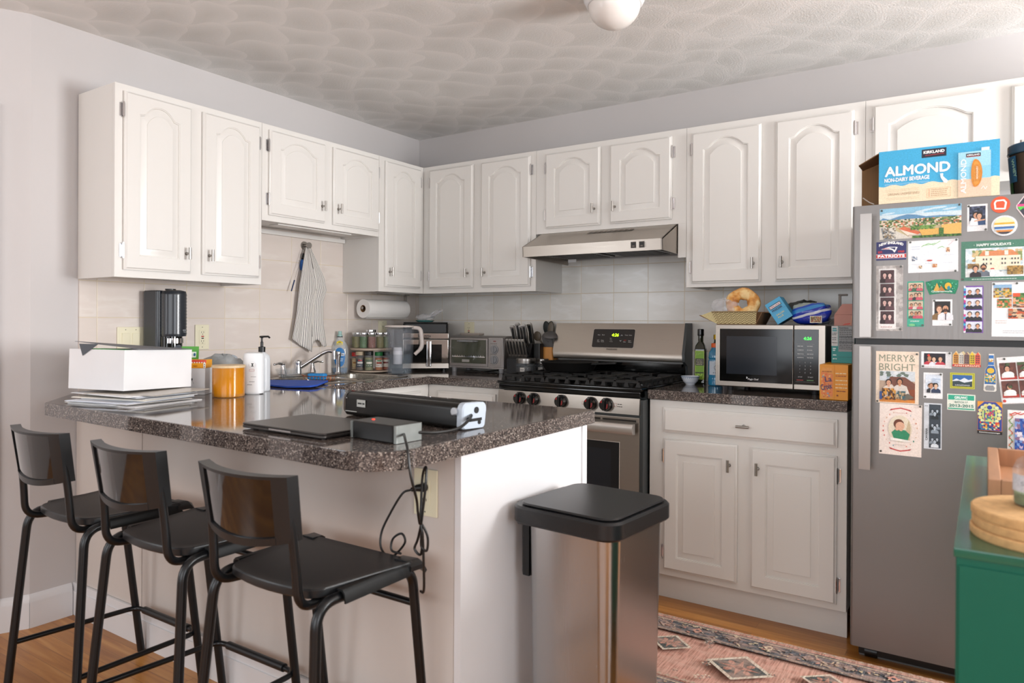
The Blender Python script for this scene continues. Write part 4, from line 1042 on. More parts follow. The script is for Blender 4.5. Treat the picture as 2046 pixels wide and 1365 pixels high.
# ================================================================ rug
def rug_mat():
    m, nt, b = new_mat('faded_persian_rug'); L = nt.links
    v = coords(nt)
    n1 = nd(nt, 'ShaderNodeTexNoise'); n1.inputs['Scale'].default_value = 14; n1.inputs['Detail'].default_value = 5
    mp = nd(nt, 'ShaderNodeMapping'); mp.inputs['Scale'].default_value = (1, 3, 1); L.new(v, mp.inputs[0]); L.new(mp.outputs[0], n1.inputs['Vector'])
    a = nd(nt, 'ShaderNodeAttribute', attribute_name='Col')
    n2 = nd(nt, 'ShaderNodeTexNoise'); n2.inputs['Scale'].default_value = 1; n2.inputs['Detail'].default_value = 2
    mp2 = nd(nt, 'ShaderNodeMapping'); mp2.inputs['Scale'].default_value = (170, 12, 1); L.new(v, mp2.inputs[0]); L.new(mp2.outputs[0], n2.inputs['Vector'])
    r1 = ramp(nt, n2.outputs[0], [(0.35, '#b3a49a'), (0.6, '#ffffff')])
    mx = nd(nt, 'ShaderNodeMix', data_type='RGBA', blend_type='MULTIPLY'); mx.inputs[0].default_value = .8; L.new(a.outputs['Color'], mx.inputs[6]); L.new(r1, mx.inputs[7])
    r2 = ramp(nt, n1.outputs[0], [(0.42, '#000000'), (0.60, '#ffffff')])
    mm = nd(nt, 'ShaderNodeMix', data_type='RGBA'); L.new(r2, mm.inputs[0]); L.new(mx.outputs[2], mm.inputs[6]); mm.inputs[7].default_value = lin('#c7a291')
    sc = nd(nt, 'ShaderNodeMix', data_type='RGBA'); sc.inputs[0].default_value = .45; L.new(mx.outputs[2], sc.inputs[6]); L.new(mm.outputs[2], sc.inputs[7])
    L.new(sc.outputs[2], b.inputs['Base Color']); b.inputs['Roughness'].default_value = .95
    bump(nt, b, n2.outputs[0], .4, .002)
    return m
RUG = rug_mat()
cv = Canvas((0.95, -1.425, 0.0), (1, 0, 0), (0, 1, 0)); W_, H_ = 2.45, .655; rr_ = random.Random(3)
cv.step = 0.00001
cv.slab(0, 0, W_, H_, .0035, '#cf9c8b')
def motif(c, x, y, s, c1, c2, c3):
    c.poly([(x, y-s), (x+s*1.15, y), (x, y+s), (x-s*1.15, y)], '#d6cbb9'); c.poly([(x, y-s*.82), (x+s*.95, y), (x, y+s*.82), (x-s*.95, y)], c1)
    for a in range(4):
        q = R(90*a+45); c.ell(x+s*.42*math.cos(q)*1.1, y+s*.36*math.sin(q), s*.17, s*.12, c2, 6, rot=90*a+45)
    for a in range(4):
        q = R(90*a); c.poly([(x+s*.15*math.cos(q+.8), y+s*.15*math.sin(q+.8)), (x+s*.75*math.cos(q), y+s*.6*math.sin(q)), (x+s*.15*math.cos(q-.8), y+s*.15*math.sin(q-.8))], c2)
    c.ell(x, y, s*.14, s*.14, c3, 8)
for y0, y1 in ((.045, .155), (H_-.155, H_-.045)):
    cv.rect(0, y0, W_, y1, '#5d5f64'); cv.rect(0, y0+.008, W_, y0+.014, '#c9b596'); cv.rect(0, y1-.014, W_, y1-.008, '#c9b596')
    k = 0
    x = .03
    while x < W_-.03:
        ym = (y0+y1)/2
        c_ = rr_.choice(['#d3c3a6', '#c98f7d', '#8f7f78', '#cbb590'])
        for _ in range(9):
            cv.ell(x+rr_.uniform(-.03, .03), ym+rr_.uniform(-.038, .038), rr_.uniform(.003, .012), rr_.uniform(.002, .006), rr_.choice(['#d3c3a6', '#c98f7d', '#8f7f78', '#cbb590', '#6d737a', '#2f333b']), 5, rot=rr_.uniform(0, 180))
        if k % 3 == 0: cv.poly([(x, ym-.025), (x+.02, ym), (x, ym+.025), (x-.02, ym)], c_); cv.ell(x, ym, .008, .008, '#3c4048', 6)
        x += .045; k += 1
    for k in range(int(W_/.03)):
        cv.poly([(k*.03, y0-.002), (k*.03+.015, y0-.016), (k*.03+.03, y0-.002)], '#5c5753'); cv.poly([(k*.03, y1+.002), (k*.03+.015, y1+.016), (k*.03+.03, y1+.002)], '#b7a38e')
x = .12; k = 0
while x < W_:
    motif(cv, x, H_/2+(.0 if k % 2 else .055), .072 if k % 2 == 0 else .10, '#4f5554', '#b98473', '#8d6a60')
    for _ in range(9):
        sx, sy = x+.14+rr_.uniform(-.06, .06), rr_.uniform(.18, H_-.18); s_ = rr_.uniform(.008, .022)
        for a in range(6): q = R(60*a); cv.ell(sx+s_*.7*math.cos(q), sy+s_*.6*math.sin(q), s_*.35, s_*.22, rr_.choice(['#5c605f', '#d9c9b4']), 5, rot=60*a)
        cv.ell(sx, sy, s_*.3, s_*.3, '#9e6a5d', 6)
    x += .27; k += 1
rug = cv.solo('rug', 'faded pink and charcoal patterned runner on the wood floor', 'rug'); rug.data.materials.clear(); rug.data.materials.append(RUG)
rug.location.z = .0005

# ================================================================ things on the peninsula
ZT = .9142
rnd = random.Random(11)
paper_cols = ['#e7e6e6', '#dcd9d4', '#eceff4', '#c9c4be', '#d9dde6', '#f1f1f2', '#b9b1a6', '#e9e3d8']
z = ZT
pc = Vector((.555, -2.165))
kinds = ['white window envelope', 'folded catalogue', 'glossy magazine', 'cream envelope', 'thin newsletter', 'folded flyer']
for i in range(15):
    th = rnd.choice([.0010, .0016, .0024, .0032]); wx = rnd.uniform(.26, .34); wy = rnd.uniform(.20, .30)
    c_ = paper_cols[i % 8]; m_ = mat('paper_%s' % c_[1:], c_, .55 if i % 3 else .3, noise=.04, nscale=12)
    b = MB(); seg = 5
    P0 = [(-wx/2+wx*k/seg, rnd.uniform(-.0004, .0004)) for k in range(seg+1)]
    b.box(-wx/2, wx/2, -wy/2, wy/2, 0, th, .0004, 1)
    if i % 3 == 1: b.box(-wx/2+.004, wx/2-.01, -wy/2+.002, wy/2-.006, th, th+.0012)
    ox = rnd.uniform(-.05, .05); oy = rnd.uniform(-.028, .03)
    tp = 'bottom' if i == 0 else ('top' if i == 14 else '')
    b.solo('mail', m_, ('%s of the mail pile under the white box, %s' % ('bottom piece' if i == 0 else 'top piece' if i == 14 else 'one flat piece', kinds[i % 6])) if tp else 'flat piece of mail inside the pile under the white box', 'mail',
           (pc.x+ox, pc.y+oy, z), 'mail piled under the white box', world=False, rz=R(12+rnd.uniform(-9, 9)))
    z += th+(.0013 if i % 3 == 1 else .0001)
zb_ = z+.0007
t = thing('open_box', 'white cardboard box full of papers standing on the mail pile', 'box', (0.468, -2.147, zb_+.003), R(12.4), rot=(R(-1.6), 0, R(12.4)))
t.location.z = zb_+.006
b = MB(); hx, hy, hh = .135, .150, .142; k_ = .003
b.box(-hx, hx, -hy, hy, 0, k_); b.box(-hx, hx, -hy, -hy+k_, k_, hh); b.box(-hx, hx, hy-k_, hy, k_, hh); b.box(-hx, -hx+k_, -hy+k_, hy-k_, k_, hh); b.box(hx-k_, hx, -hy+k_, hy-k_, k_, hh); b.build('carton', CARD, t)
def in_box(name, mm, label, cat, pts, th, group=None):
    b = MB(); b.loft([[Vector(p) for p in pts], [Vector(p)+Vector((0, 0, th)) for p in pts]])
    M = Matrix.Translation(t.location) @ Euler(t.rotation_euler).to_matrix().to_4x4()
    bmesh.ops.transform(b.bm, matrix=M, verts=b.bm.verts)
    c = sum((v.co for v in b.bm.verts), Vector())/len(b.bm.verts)
    return b.solo(name, mm, label, cat, c, group)
ENV = mat('slate_envelope', '#75777c', .6, noise=.03); ENVD = mat('dark_envelope', '#4c5158', .6, noise=.03)
in_box('large_envelope', ENV, 'large grey flat envelope lying across the open white box', 'envelope', [(-.155, -.115, .168), (.148, -.10, .1445), (.138, .148, .1435), (-.12, .14, .150)], .0015)
in_box('folded_paper', ENVD, 'dark folded paper corner hanging over the rim of the white box', 'paper', [(-.085, -.151, .160), (.01, -.1515, .160), (-.065, -.1525, .118)], .001)
in_box('booklet', mat('green_booklet', '#3f9a4a', .4, noise=.1), 'green and white booklet poking out of the white box', 'booklet', [(-.04, -.144, .140), (.10, -.139, .1375), (.09, -.08, .1375), (-.03, -.08, .140)], .005)
in_box('crumpled_bag', mat('grey_crumpled_plastic', '#8d8a93', .3, noise=.2, nscale=20, bmp=.8, bscale=40), 'crumpled grey plastic inside the white box', 'plastic bag', [(-.09, -.07, .120), (.128, -.06, .122), (.12, .13, .120), (-.09, .12, .118)], .018)

# candle
t = thing('candle_jar', 'amber glass candle jar with pale wooden lid', 'candle', (.672, -1.880, ZT), 0); t.scale = (.94, .94, .98)
AMB = mat('amber_glass', '#e6960f', .12, alpha=.55, noise=.03, coat=.5)
b = MB(); b.lathe([(.001, .0002), (.060, .0004), (.0635, .004), (.0640, .115), (.0615, .115), (.061, .012), (.001, .012)], n=48, cap=False); b.build('glass', AMB, t)
b = MB(); b.lathe([(.0008, .0125), (.0595, .0125), (.0595, .070), (.0008, .071)], n=36); b.build('wax', mat('honey_wax', '#ffc445', .5, noise=.02), t)
b = MB(); b.lathe([(.0008, .1152), (.0655, .1152), (.0660, .117), (.0660, .124), (.064, .1252), (.0008, .1252)], n=48); b.build('lid', mat('pale_ash_wood', '#d9bd95', .5, noise=.06, nscale=20, stretch=(1, 8, 1)), t)
# lotion bottle
t = thing('lotion_bottle', 'white rounded plastic bottle with round badge beside the candle', 'bottle', (.660, -1.757, ZT), 0)
def soft_bottle(hx, hy, h, prof, n=36, e=2.6):
    b = MB(); rs = []
    for s_, z in prof:
        P = []
        for i in range(n):
            q = 2*PI*i/n; c, s2 = math.cos(q), math.sin(q)
            P.append((s_*hx*math.copysign(abs(c)**(2/e), c), s_*hy*math.copysign(abs(s2)**(2/e), s2), z*h))
        rs.append(P)
    b.loft(rs); return b
b = soft_bottle(.040, .030, .168, [(.86, 0), (.97, .02), (1, .06), (1, .86), (.97, .92), (.88, .97), (.6, 1.0)]); b.T = Matrix.Identity(4)
bb = b.build('body', WHITEP, t); t.rotation_euler = (0, 0, R(33))
cv = Canvas((-.030, -.0302, .02), (1, 0, 0), (0, 0, 1)); cv.ell(.036, .098, .0135, .0135, '#d9dce2', 24); cv.ell(.036, .098, .0127, .0127, '#f3f4f6', 24)
cv.rect(.0335, .092, .0385, .104, '#2f3a3d'); cv.rect(.031, .102, .041, .1045, '#2f3a3d'); cv.rect(.031, .0915, .041, .094, '#2f3a3d'); cv.line([(.024, .073), (.044, .073), (.044, .080), (.024, .080), (.024, .073)], .0009, '#c9828c')
cv.words(.030, .050, .052, .0016, '#8d9096', RND); cv.words(.024, .030, .045, .0018, '#7a7d83', RND); cv.words(.016, .018, .036, .0018, '#4a4d52', RND); cv.build('badge', t)
# pump bottle behind it
t = thing('pump_bottle', 'white soap bottle with black pump near the sink mat', 'bottle', (.585, -1.662, ZT), R(20))
b = soft_bottle(.034, .026, .165, [(.9, 0), (1, .03), (1, .80), (.9, .90), (.5, .97), (.35, 1.0)]); b.build('body', mat('pearl_plastic', '#d5d8dc', .25, noise=.02), t)
b = MB(); b.lathe([(.014, .163), (.0145, .185), (.006, .187), (.006, .205), (.004, .207), (.004, .222), (.011, .226), (.009, .231), (0, .232)], n=16); b.tube([(0, 0, .228), (.03, 0, .229), (.037, 0, .223)], .004, 8); b.build('pump', BLACKP, t)
cv = Canvas((-.022, -.0262, .02), (1, 0, 0), (0, 0, 1)); cv.rect(.030, .01, .046, .12, '#9a98b4'); cv.words(.032, .03, .044, .002, '#4a4866', RND); cv.words(.032, .06, .044, .002, '#4a4866', RND); cv.rect(.032, .10, .044, .108, '#33324a'); cv.build('label', t)

# white printed carton, snack box, green tube, plastic bag, grey jug top
t = thing('printed_carton', 'white carton with small dark emblem beside the candle jar', 'box', (.475, -1.905, ZT), R(40))
b = MB(); b.box(-.06, .06, -.045, .045, .0003, .105, .001, 1); b.build('carton', CARD, t)
cv = Canvas((-.06, -.0453, 0), (1, 0, 0), (0, 0, 1)); cv.poly([(.068, .062), (.071, .068), (.074, .062), (.071, .055)], '#20222a'); cv.line([(.063, .070), (.066, .066), (.071, .058), (.078, .044)], .0008, '#55585f'); cv.line([(.02, .060), (.06, .044)], .0012, '#6f93ad'); cv.poly([(.055, .022), (.063, .018), (.066, .024), (.058, .028)], '#2f8bb0'); cv.rect(0, .012, .12, .0135, '#8b8c90'); cv.build('print', t)
t = thing('snack_box', 'small red and orange snack box lying on the white carton', 'box', (.470, -1.900, ZT+.1056), R(40))
b = MB(); b.box(-.055, .062, -.040, .035, 0, .032, .0008, 1); b.build('carton', mat('orange_card', '#f2a51d', .5, noise=.03), t)
cv = Canvas((-.055, -.0403, 0), (1, 0, 0), (0, 0, 1)); cv.rect(0, .021, .117, .032, '#d84a3a')
for i in range(12): cv.rect(.004+i*.0094, .0195, .009+i*.0094, .0245, '#f2e7d8')
cv.ell(.075, .010, .009, .004, '#b9700f', 16, 180, 360); cv.rect(.106, .001, .115, .020, '#f3efe6'); cv.rect(.109, .004, .112, .008, '#2c2c2c'); cv.rect(.109, .012, .112, .016, '#2c2c2c'); cv.build('print', t)
t = thing('plastic_tube_pack', 'green and white pharmacy pack standing behind the white box', 'packet', (.352, -1.835, ZT+.1), R(33))
t.location = (.350, -1.838, ZT)
b = MB(); b.loft([[(-.034, -.006, .0005), (.034, -.006, .0005), (.034, .010, .0005), (-.034, .010, .0005)], [(-.030, -.008, .12), (.030, -.008, .12), (.030, .010, .12), (-.030, .010, .12)], [(-.036, -.001, .186), (.036, -.001, .186), (.036, .001, .186), (-.036, .001, .186)]])
b.build('packet', mat('green_packet', '#57a83e', .35, noise=.06), t)
cv = Canvas((-.033, -.0085, .120), (1, 0, 0), (0, .11, 1)); cv.rect(.003, .020, .060, .044, '#e3efe0'); cv.text('Walgreens', .008, .029, .007, '#8a9a96', wd=.036); cv.ell(.053, .032, .005, .007, '#27628f', 10); cv.text('Free', .026, .006, .008, '#e3efe0'); cv.build('print', t)
def blob(name, mm, label, cat, loc, sx, sy, sz, seed, amp=.18, n=20, m=12, rz=0, sq=2.6, group=None, pole=.7):
    r = random.Random(seed); b = MB(); ph = [(r.uniform(2, 5), r.uniform(2, 6), r.uniform(0, 6), r.uniform(0, 6)) for _ in range(7)]
    rs = []
    for j in range(m+1):
        v = -PI/2+PI*j/m; P = []
        for i in range(n):
            u = 2*PI*i/n; c, s_ = math.cos(u), math.sin(u)
            d = 1+amp*sum(math.sin(round(a)*u+p)*math.cos(round(bq)*v+q) for a, bq, p, q in ph)/3
            cv_ = math.cos(v)**pole if math.cos(v) > 0 else 0
            P.append((sx*d*cv_*math.copysign(abs(c)**(2/sq), c), sy*d*cv_*math.copysign(abs(s_)**(2/sq), s_), sz*(math.sin(v)*d+1)))
        rs.append(P)
    b.loft(rs); zmin = min(v.co.z for v in b.bm.verts); bmesh.ops.translate(b.bm, verts=b.bm.verts, vec=(0, 0, -zmin))
    return b.solo(name, mm, label, cat, loc, group, world=False, rz=rz)
blob('plastic_bag', mat('grey_translucent_bag', '#a9adae', .25, alpha=.75, noise=.15, nscale=25, bmp=.9, bscale=50), 'crumpled translucent grey bag behind the candle jar', 'plastic bag', (.40, -1.72, ZT), .085, .055, .068, 5, rz=R(35))
t = thing('water_jug', 'grey plastic jug with open handle behind the candle jar', 'jug', (.325, -1.650, ZT), R(45))
b = MB(); b.rbox(-.05, .05, -.035, .035, .0005, .105, .015, bev=.004); b.build('body', mat('cool_grey_plastic', '#a5adb6', .35, noise=.03), t)
b = MB(); b.tube(fillet([(-.04, 0, .10), (-.035, 0, .135), (.04, 0, .135), (.045, 0, .07)], .02), .009, 10); b.box(-.03, .005, -.011, .011, .118, .130, .002); b.build('handle', mat('cool_grey_plastic', '#a5adb6'), t)
b = MB(); P = [(-.36, .0), (-.10, -.16), (.0, -.165), (.02, -.12), (.0, .13), (-.30, .16)]
b.loft([[(x, y, .006+.004*math.sin(9*x)) for x, y in P], [(x, y, .013+.005*math.sin(9*x)) for x, y in P]])
b.solo('drying_mat', mat('royal_blue_fabric', '#2450b4', .7, noise=.12, nscale=25, bmp=.3, bscale=300), 'folded royal blue drying mat beside the sink', 'mat', (.58, -1.34, ZT), world=False, rz=R(88-55))

# laptop
t = thing('laptop', 'closed dark grey laptop lying near the counter edge', 'laptop', (1.600, -2.252, ZT), R(-1.5))
LAP = mat('space_grey_aluminium', '#45413f', .34, .75, noise=.03)
b = MB(); b.rbox(-.168, .168, -.118, .118, .0035, .0115, .012, bev=.002); b.build('base', LAP, t)
b = MB(); b.rbox(-.168, .168, -.118, .118, .0120, .0165, .012, bev=.0015); b.build('lid', LAP, t)
b = MB(); b.box(-.045, .045, -.1192, -.1180, .0075, .0118); b.build('lid_notch', CHROME, t)
for x in (-.14, .14):
    for y in (-.09, .09):
        b = MB(); b.cyl((x, y, 0), (x, y, .0036), .007); b.build('foot', BLACKP, t)
# e-bike battery
t = thing('bike_battery', 'long black electric bike battery pack lying on the counter', 'battery', (1.700, -1.985, ZT), R(-5))
b = MB()
P = []
for cy, cz, a in ((.034, .012, -90), (.034, .052, 0), (-.026, .054, 90), (-.034, .014, 180)):
    rad = .012 if a in (-90, 180) else .018
    for j in range(6): q = R(a+90*j/5); P.append((cy+rad*math.cos(q) if a in (-90, 0) else cy+rad*math.cos(q), cz+rad*math.sin(q)))
b.prism(P, -.240, .235, 'x'); b.build('shell', mat('anodised_black', '#12110f', .25, .4, noise=.03), t)
for y in (-.012, .012):
    b = MB(); b.cyl((-.235, y, .0712), (.232, y, .0712), .0035, n=8); b.build('rail', mat('anodised_black', ''), t)
b = MB(); b.loft([[(-.262, y*.8, .008+z*.85) for y, z in P], [(-.240, y*1.02, z*1.02) for y, z in P]]); b.build('end_cap', BLACKP, t)
b = MB(); b.loft([[(.235, y*1.04, z*1.03) for y, z in P], [(.252, y*1.04, z*1.03) for y, z in P], [(.256, y*.95, z*.95+.002) for y, z in P]]); ec = b.build('connector_cap', mat('pale_blue_grey_plastic', '#b6c0cb', .3, noise=.03), t)
b = MB(); b.cyl((.250, .008, .052), (.258, .008, .052), .009, n=16); b.box(.250, .2575, -.02, .03, .022, .030); b.cyl((.25, .02, .018), (.258, .02, .018), .006, n=10); b.build('socket', BLACKP, ec)
b = MB(); b.cyl((.228, -.046, .050), (.228, -.052, .050), .012, n=20); b.build('key_lock', CHROME, t)
cv = Canvas((-.24, -.0462, .014), (1, 0, 0), (0, 0, 1), base=.0005); cv.rect(.055, .018, .095, .040, '#b9b9b3'); cv.words(.059, .026, .091, .005, '#22221f', RND); cv.rect(-.0, .0005, .055, .003, '#b9b9b3'); cv.ell(.006, .042, .002, .002, '#c9c9c9', 8); cv.build('label', t)
# charger
t = thing('battery_charger', 'black charger brick with grey end plate at the counter corner', 'charger', (1.872, -2.262, ZT), R(-4))
b = MB(); b.rbox(-.078, .070, -.046, .046, .0005, .044, .006, bev=.003); b.build('case', mat('black_ribbed_metal', '#191817', .35, .4, noise=.05), t)
b = MB(); b.rbox(-.086, -.078, -.046, .046, .001, .0435, .006); b.build('end_plate', mat('dusty_grey_metal', '#7c7f7c', .45, .6, noise=.1, nscale=30), t)
b = MB(); b.rbox(.070, .080, -.046, .046, .001, .0435, .006); ep_ = b.build('end_plate', mat('dusty_grey_metal', '#7c7f7c', .45, .6, noise=.1, nscale=30), t)
b = MB(); b.lathe([(.004, .0442), (.004, .0452), (0, .0458)], -.05, .0, 12); b.build('status_light', mat('red_led', '#ff2a1a', .4, emit='#ff2a14', es=4.0), t)
for x in (.066,):
    for y in (-.03, .03):
        b = MB(); b.lathe([(.005, -.0), (.005, .0012)], x, y, 10); b.build('foot', GREYP, t)
CORD = mat('black_rubber_cord', '#121110', .42, noise=.03)
b = MB(); b.tube(catmull([(1.952, -2.235, .934), (1.975, -2.19, .930), (1.985, -2.12, .932), (1.975, -2.062, .945), (1.962, -2.035, .950)], 6), .004, 8)
b.tube([(1.968, -2.05, .946), (1.953, -2.020, .953)], [.0065, .0055], 10)
b.solo('charging_lead', CORD, 'short black lead joining the charger to the bike battery', 'cable', (1.97, -2.14, .93))
# mains cord: over the edge, looped and tied, then a spare end and plug
b = MB()
pts = [(1.953, -2.288, .936), (1.990, -2.325, .932), (2.020, -2.350, .915), (2.034, -2.355, .86), (2.030, -2.330, .80), (2.000, -2.290, .755), (1.985, -2.265, .72), (1.975, -2.25, .76), (1.975, -2.245, .83), (1.990, -2.25, .855), (2.000, -2.262, .82), (1.992, -2.262, .76), (1.985, -2.262, .715), (1.965, -2.25, .675), (1.955, -2.25, .65), (1.975, -2.25, .640), (1.990, -2.262, .69), (1.985, -2.262, .72), (2.000, -2.255, .69), (1.998, -2.255, .655), (1.985, -2.26, .665), (1.990, -2.262, .70), (1.985, -2.25, .60), (1.972, -2.235, .545), (1.945, -2.215, .5325)]
b.tube(catmull(pts, 7), .0032, 8); 
b.solo('mains_cord', CORD, 'black mains cord hanging in tied loops over the counter end', 'cable', (1.985, -2.26, .7))
b = MB()
pts = [(1.862, -2.160, .765), (1.845, -2.175, .755), (1.815, -2.19, .70), (1.795, -2.20, .65), (1.805, -2.21, .612), (1.845, -2.215, .60), (1.895, -2.22, .645), (1.885, -2.22, .668), (1.855, -2.22, .650), (1.855, -2.225, .622), (1.885, -2.222, .6175)]
b.tube(catmull(pts, 7), .003, 8); b.tube([(1.862, -2.160, .765), (1.872, -2.148, .769), (1.885, -2.140, .770)], [.005, .009, .011], 10)
b.cyl((1.885, -2.140, .770), (1.885, -2.131, .770), .012, .012, 10)
b.solo('plug_and_lead', CORD, 'black plug in the peninsula outlet with its curling lead', 'cable', (1.87, -2.18, .68))
def plate(name, label, O, u, w_, h_, kind='duplex', holes=True, group=None, two=False):
    u = Vector(u); n = Vector((u.y, -u.x, 0)); v = Vector((0, 0, 1)); O = Vector(O)
    t = thing(name, label, 'outlet' if 'outlet' in name else 'switch', O, math.atan2(u.y, u.x), group)
    b = MB(); b.box(-w_/2, w_/2, -.006, -.0004, -h_/2, h_/2, .0025); b.build('cover_plate', IVORY, t)
    cols = (-.0225, .0225) if two else (0,)
    for c in cols:
        if kind == 'switch':
            b = MB(); b.prism([(-.0065, -.032), (-.0095, .032), (-.0055, .033), (-.0055, -.033)], c-.016, c+.016, 'x'); b.build('rocker', IVORY, t)
        else:
            b = MB(); b.box(c-.0165, c+.0165, -.0078, -.0055, -.034, .034, .0015); b.build('socket_face', IVORY, t)
            cv = Canvas((c, -.0080, 0), (1, 0, 0), (0, 0, 1))
            for z in (-.021, .021):
                cv.rect(-.0065, z-.001, -.0045, z+.006, '#26221c'); cv.rect(.0045, z-.001, .0065, z+.006, '#26221c'); cv.ell(0, z-.007, .0022, .0022, '#26221c', 8)
            if kind == 'gfci': cv.rect(-.007, .001, .007, .006, '#b0262a'); cv.rect(-.006, -.008, .006, -.003, '#1d1b19')
            cv.build('slots', t)
        cv = Canvas((c, -.0062, 0), (1, 0, 0), (0, 0, 1)); cv.ell(0, h_/2-.012, .0022, .0022, '#5a574c', 8); cv.ell(0, -h_/2+.012, .0022, .0022, '#5a574c', 8); cv.build('screws', t)
    return t
plate('wall_outlet', 'ivory outlet on the peninsula panel with a black plug in it', (1.885, -2.1237, .755), (1, 0, 0), .080, .125)
plate('light_switch', 'ivory double rocker switch on the tiles left of the soda maker', (.0072, -1.907, 1.120), (0, 1, 0), .116, .118, 'switch', two=True)
plate('wall_outlet', 'ivory outlet with red test button on tiles beside the soda maker', (.0072, -1.566, 1.130), (0, 1, 0), .072, .118, 'gfci')
plate('wall_outlet', 'ivory outlet on the tiles partly hidden by the water filter pitcher', (.0072, -.345, 1.155), (0, 1, 0), .072, .118)
plate('wall_outlet', 'ivory outlet on the back tiles above the toaster oven', (.430, -.0072, 1.150), (1, 0, 0), .076, .120, 'gfci')
# ================================================================ sink-wall counter
t = thing('soda_maker', 'dark ribbed soda water maker standing against the left tiles', 'soda maker', (.100, -1.800, ZT), R(99))
SODA = mat('slate_blue_black', '#23282f', .3, noise=.04, coat=.3)
b = MB(); b.rbox(-.054, .054, -.020, .085, .0005, .425, .02, bev=.004); b.rbox(-.058, .058, -.115, .05, .0005, .022, .03, bev=.003); b.build('housing', SODA, t)
b = MB(); b.lathe([(.050, .225)]+[(.0525 if k % 2 else .0505, .23+.007*k) for k in range(27)]+[(.048, .422), (.03, .427), (.001, .427)], 0, -.052, 36); b.build('ribbed_head', SODA, t)
b = MB(); b.lathe([(.022, .428), (.022, .433), (.001, .434)], 0, -.03, 24); b.build('button', BLACKP, t)
b = MB(); b.lathe([(.046, .150), (.046, .224), (.03, .225)], 0, -.035, 28, cap=False); b.build('neck', BLACKG, t)
b = MB(); b.lathe([(.001, .195), (.040, .195), (.040, .216), (.001, .216)], 0, -.052, 28); b.build('chrome_ring', CHROME, t)
b = MB(); b.lathe([(.001, .0225), (.034, .024), (.036, .03), (.036, .13), (.030, .17), (.018, .194), (.001, .195)], 0, -.060, 28); b.build('bottle', mat('smoked_clear_plastic', '#6f7883', .08, alpha=.55, noise=.02, spec=.9), t)
cv = Canvas((0, 0, 0), (1, 0, 0), (0, 0, 1)); cv.fn = cylmap(0, -.052, .0527, 250); cv.text('SODASTREAM', .020, .250, .0045, '#c9cdd2', wd=.022, bold=.01); cv.text('TERRA', .022, .242, .004, '#c9cdd2'); cv.build('wordmark', t)

# wall hook, towel, brushes
t = thing('wall_hook', 'round brushed metal knob hook on the tiles under the short cabinet', 'hook', (.0072, -.955, 1.622), R(90))
b = MB(); b.cyl((0, 0, 0), (0, -.006, 0), .024, .023, 28); b.cyl((0, -.006, 0), (0, -.034, 0), .008, n=14); b.cyl((0, -.034, 0), (0, -.044, 0), .0155, .0165, 24); b.build('knob', NICKEL, t)
FAB = mat('towel_weave', '#dcd7d1', .9, noise=.02)
def fabric_attr():
    m, nt, b = new_mat('striped_towel_cotton'); a = nd(nt, 'ShaderNodeAttribute', attribute_name='Col'); nt.links.new(a.outputs['Color'], b.inputs['Base Color']); b.inputs['Roughness'].default_value = .92
    n = nd(nt, 'ShaderNodeTexNoise'); n.inputs['Scale'].default_value = 900; nt.links.new(coords(nt), n.inputs['Vector']); bump(nt, b, n.outputs[0], .3, .0008); return m
TOW = fabric_attr()
bm = bmesh.new(); cl = bm.loops.layers.float_color.new('Col')
NS, NT = 176, 40
YL = [(0, -.966), (.15, -.985), (.4, -1.008), (.7, -1.028), (1, -1.060)]; YR = [(0, -.940), (.12, -.900), (.30, -.845), (.42, -.828), (.55, -.850), (.75, -.850), (1, -.828)]
def itp(T, x):
    for (a, p), (c, q) in zip(T, T[1:]):
        if x <= c: u = (x-a)/(c-a); return p+(q-p)*u
    return T[-1][1]
grid = []
for j in range(NT+1):
    tt = j/NT; row = []
    for i in range(NS+1):
        s_ = i/NS; yl, yr = itp(YL, tt), itp(YR, tt)
        zb = 1.112-.075*(1-abs(s_-.60)/.60 if s_ < .60 else max(0, 1-(s_-.60)/.04)) if s_ <= .64 else 1.085+.02*math.sin((s_-.64)*16)
        z = 1.612+(zb-1.612)*tt
        fold = .006*math.sin(2*PI*2.4*s_+.7)*(.35+.65*tt)+.0022*math.sin(2*PI*5.1*s_+2*tt)
        x = .034+fold+.010*(1-tt)*(.5-abs(s_-.5))+(.008 if s_ > .62 else 0)
        row.append(bm.verts.new((max(x, .0125), yl+(yr-yl)*s_+.0015*math.sin(9*tt+5*s_), z)))
    grid.append(row)
for j in range(NT):
    for i in range(NS):
        f = bm.faces.new([grid[j][i], grid[j][i+1], grid[j+1][i+1], grid[j+1][i]]); f.smooth = True
        k = i % 8; dark = (k in (2, 3))
        if NT-4 <= j <= NT-3 and k in (0, 1, 2, 3): pass
        c = lin('#3c3c4a' if dark else '#ddd8d1')
        for l in f.loops: l[cl] = c
bmesh.ops.translate(bm, verts=bm.verts, vec=(-.03, .94, -1.6))
me = bpy.data.meshes.new('kitchen_towel'); bm.to_mesh(me); bm.free(); me.materials.append(TOW)
o = bpy.data.objects.new('kitchen_towel', me); COL.objects.link(o); o.location = (.03, -.94, 1.6); tag(o, 'cream and navy striped kitchen towel hanging from the wall hook', 'towel')
md = o.modifiers.new('thickness', 'SOLIDIFY'); md.thickness = .0018
t = thing('straw_brush', 'thin wire straw brush with dark blue tip hanging left of the towel', 'brush', (.030, -.978, 1.600), 0)
b = MB(); b.tube([(0, 0, 0), (.004, -.040, -.105), (.008, -.066, -.170)], .0012, 6); b.build('wire', CHROME, t)
b = MB(); b.tube([(.0085, -.067, -.172), (.012, -.090, -.232)], [.0035, .003], 10); b.build('bristles', mat('navy_bristle', '#26365c', .8, noise=.2, nscale=200), t)
t = thing('bottle_brush', 'short blue bottle brush with black grip hanging behind the towel', 'brush', (.020, -.972, 1.578), 0)
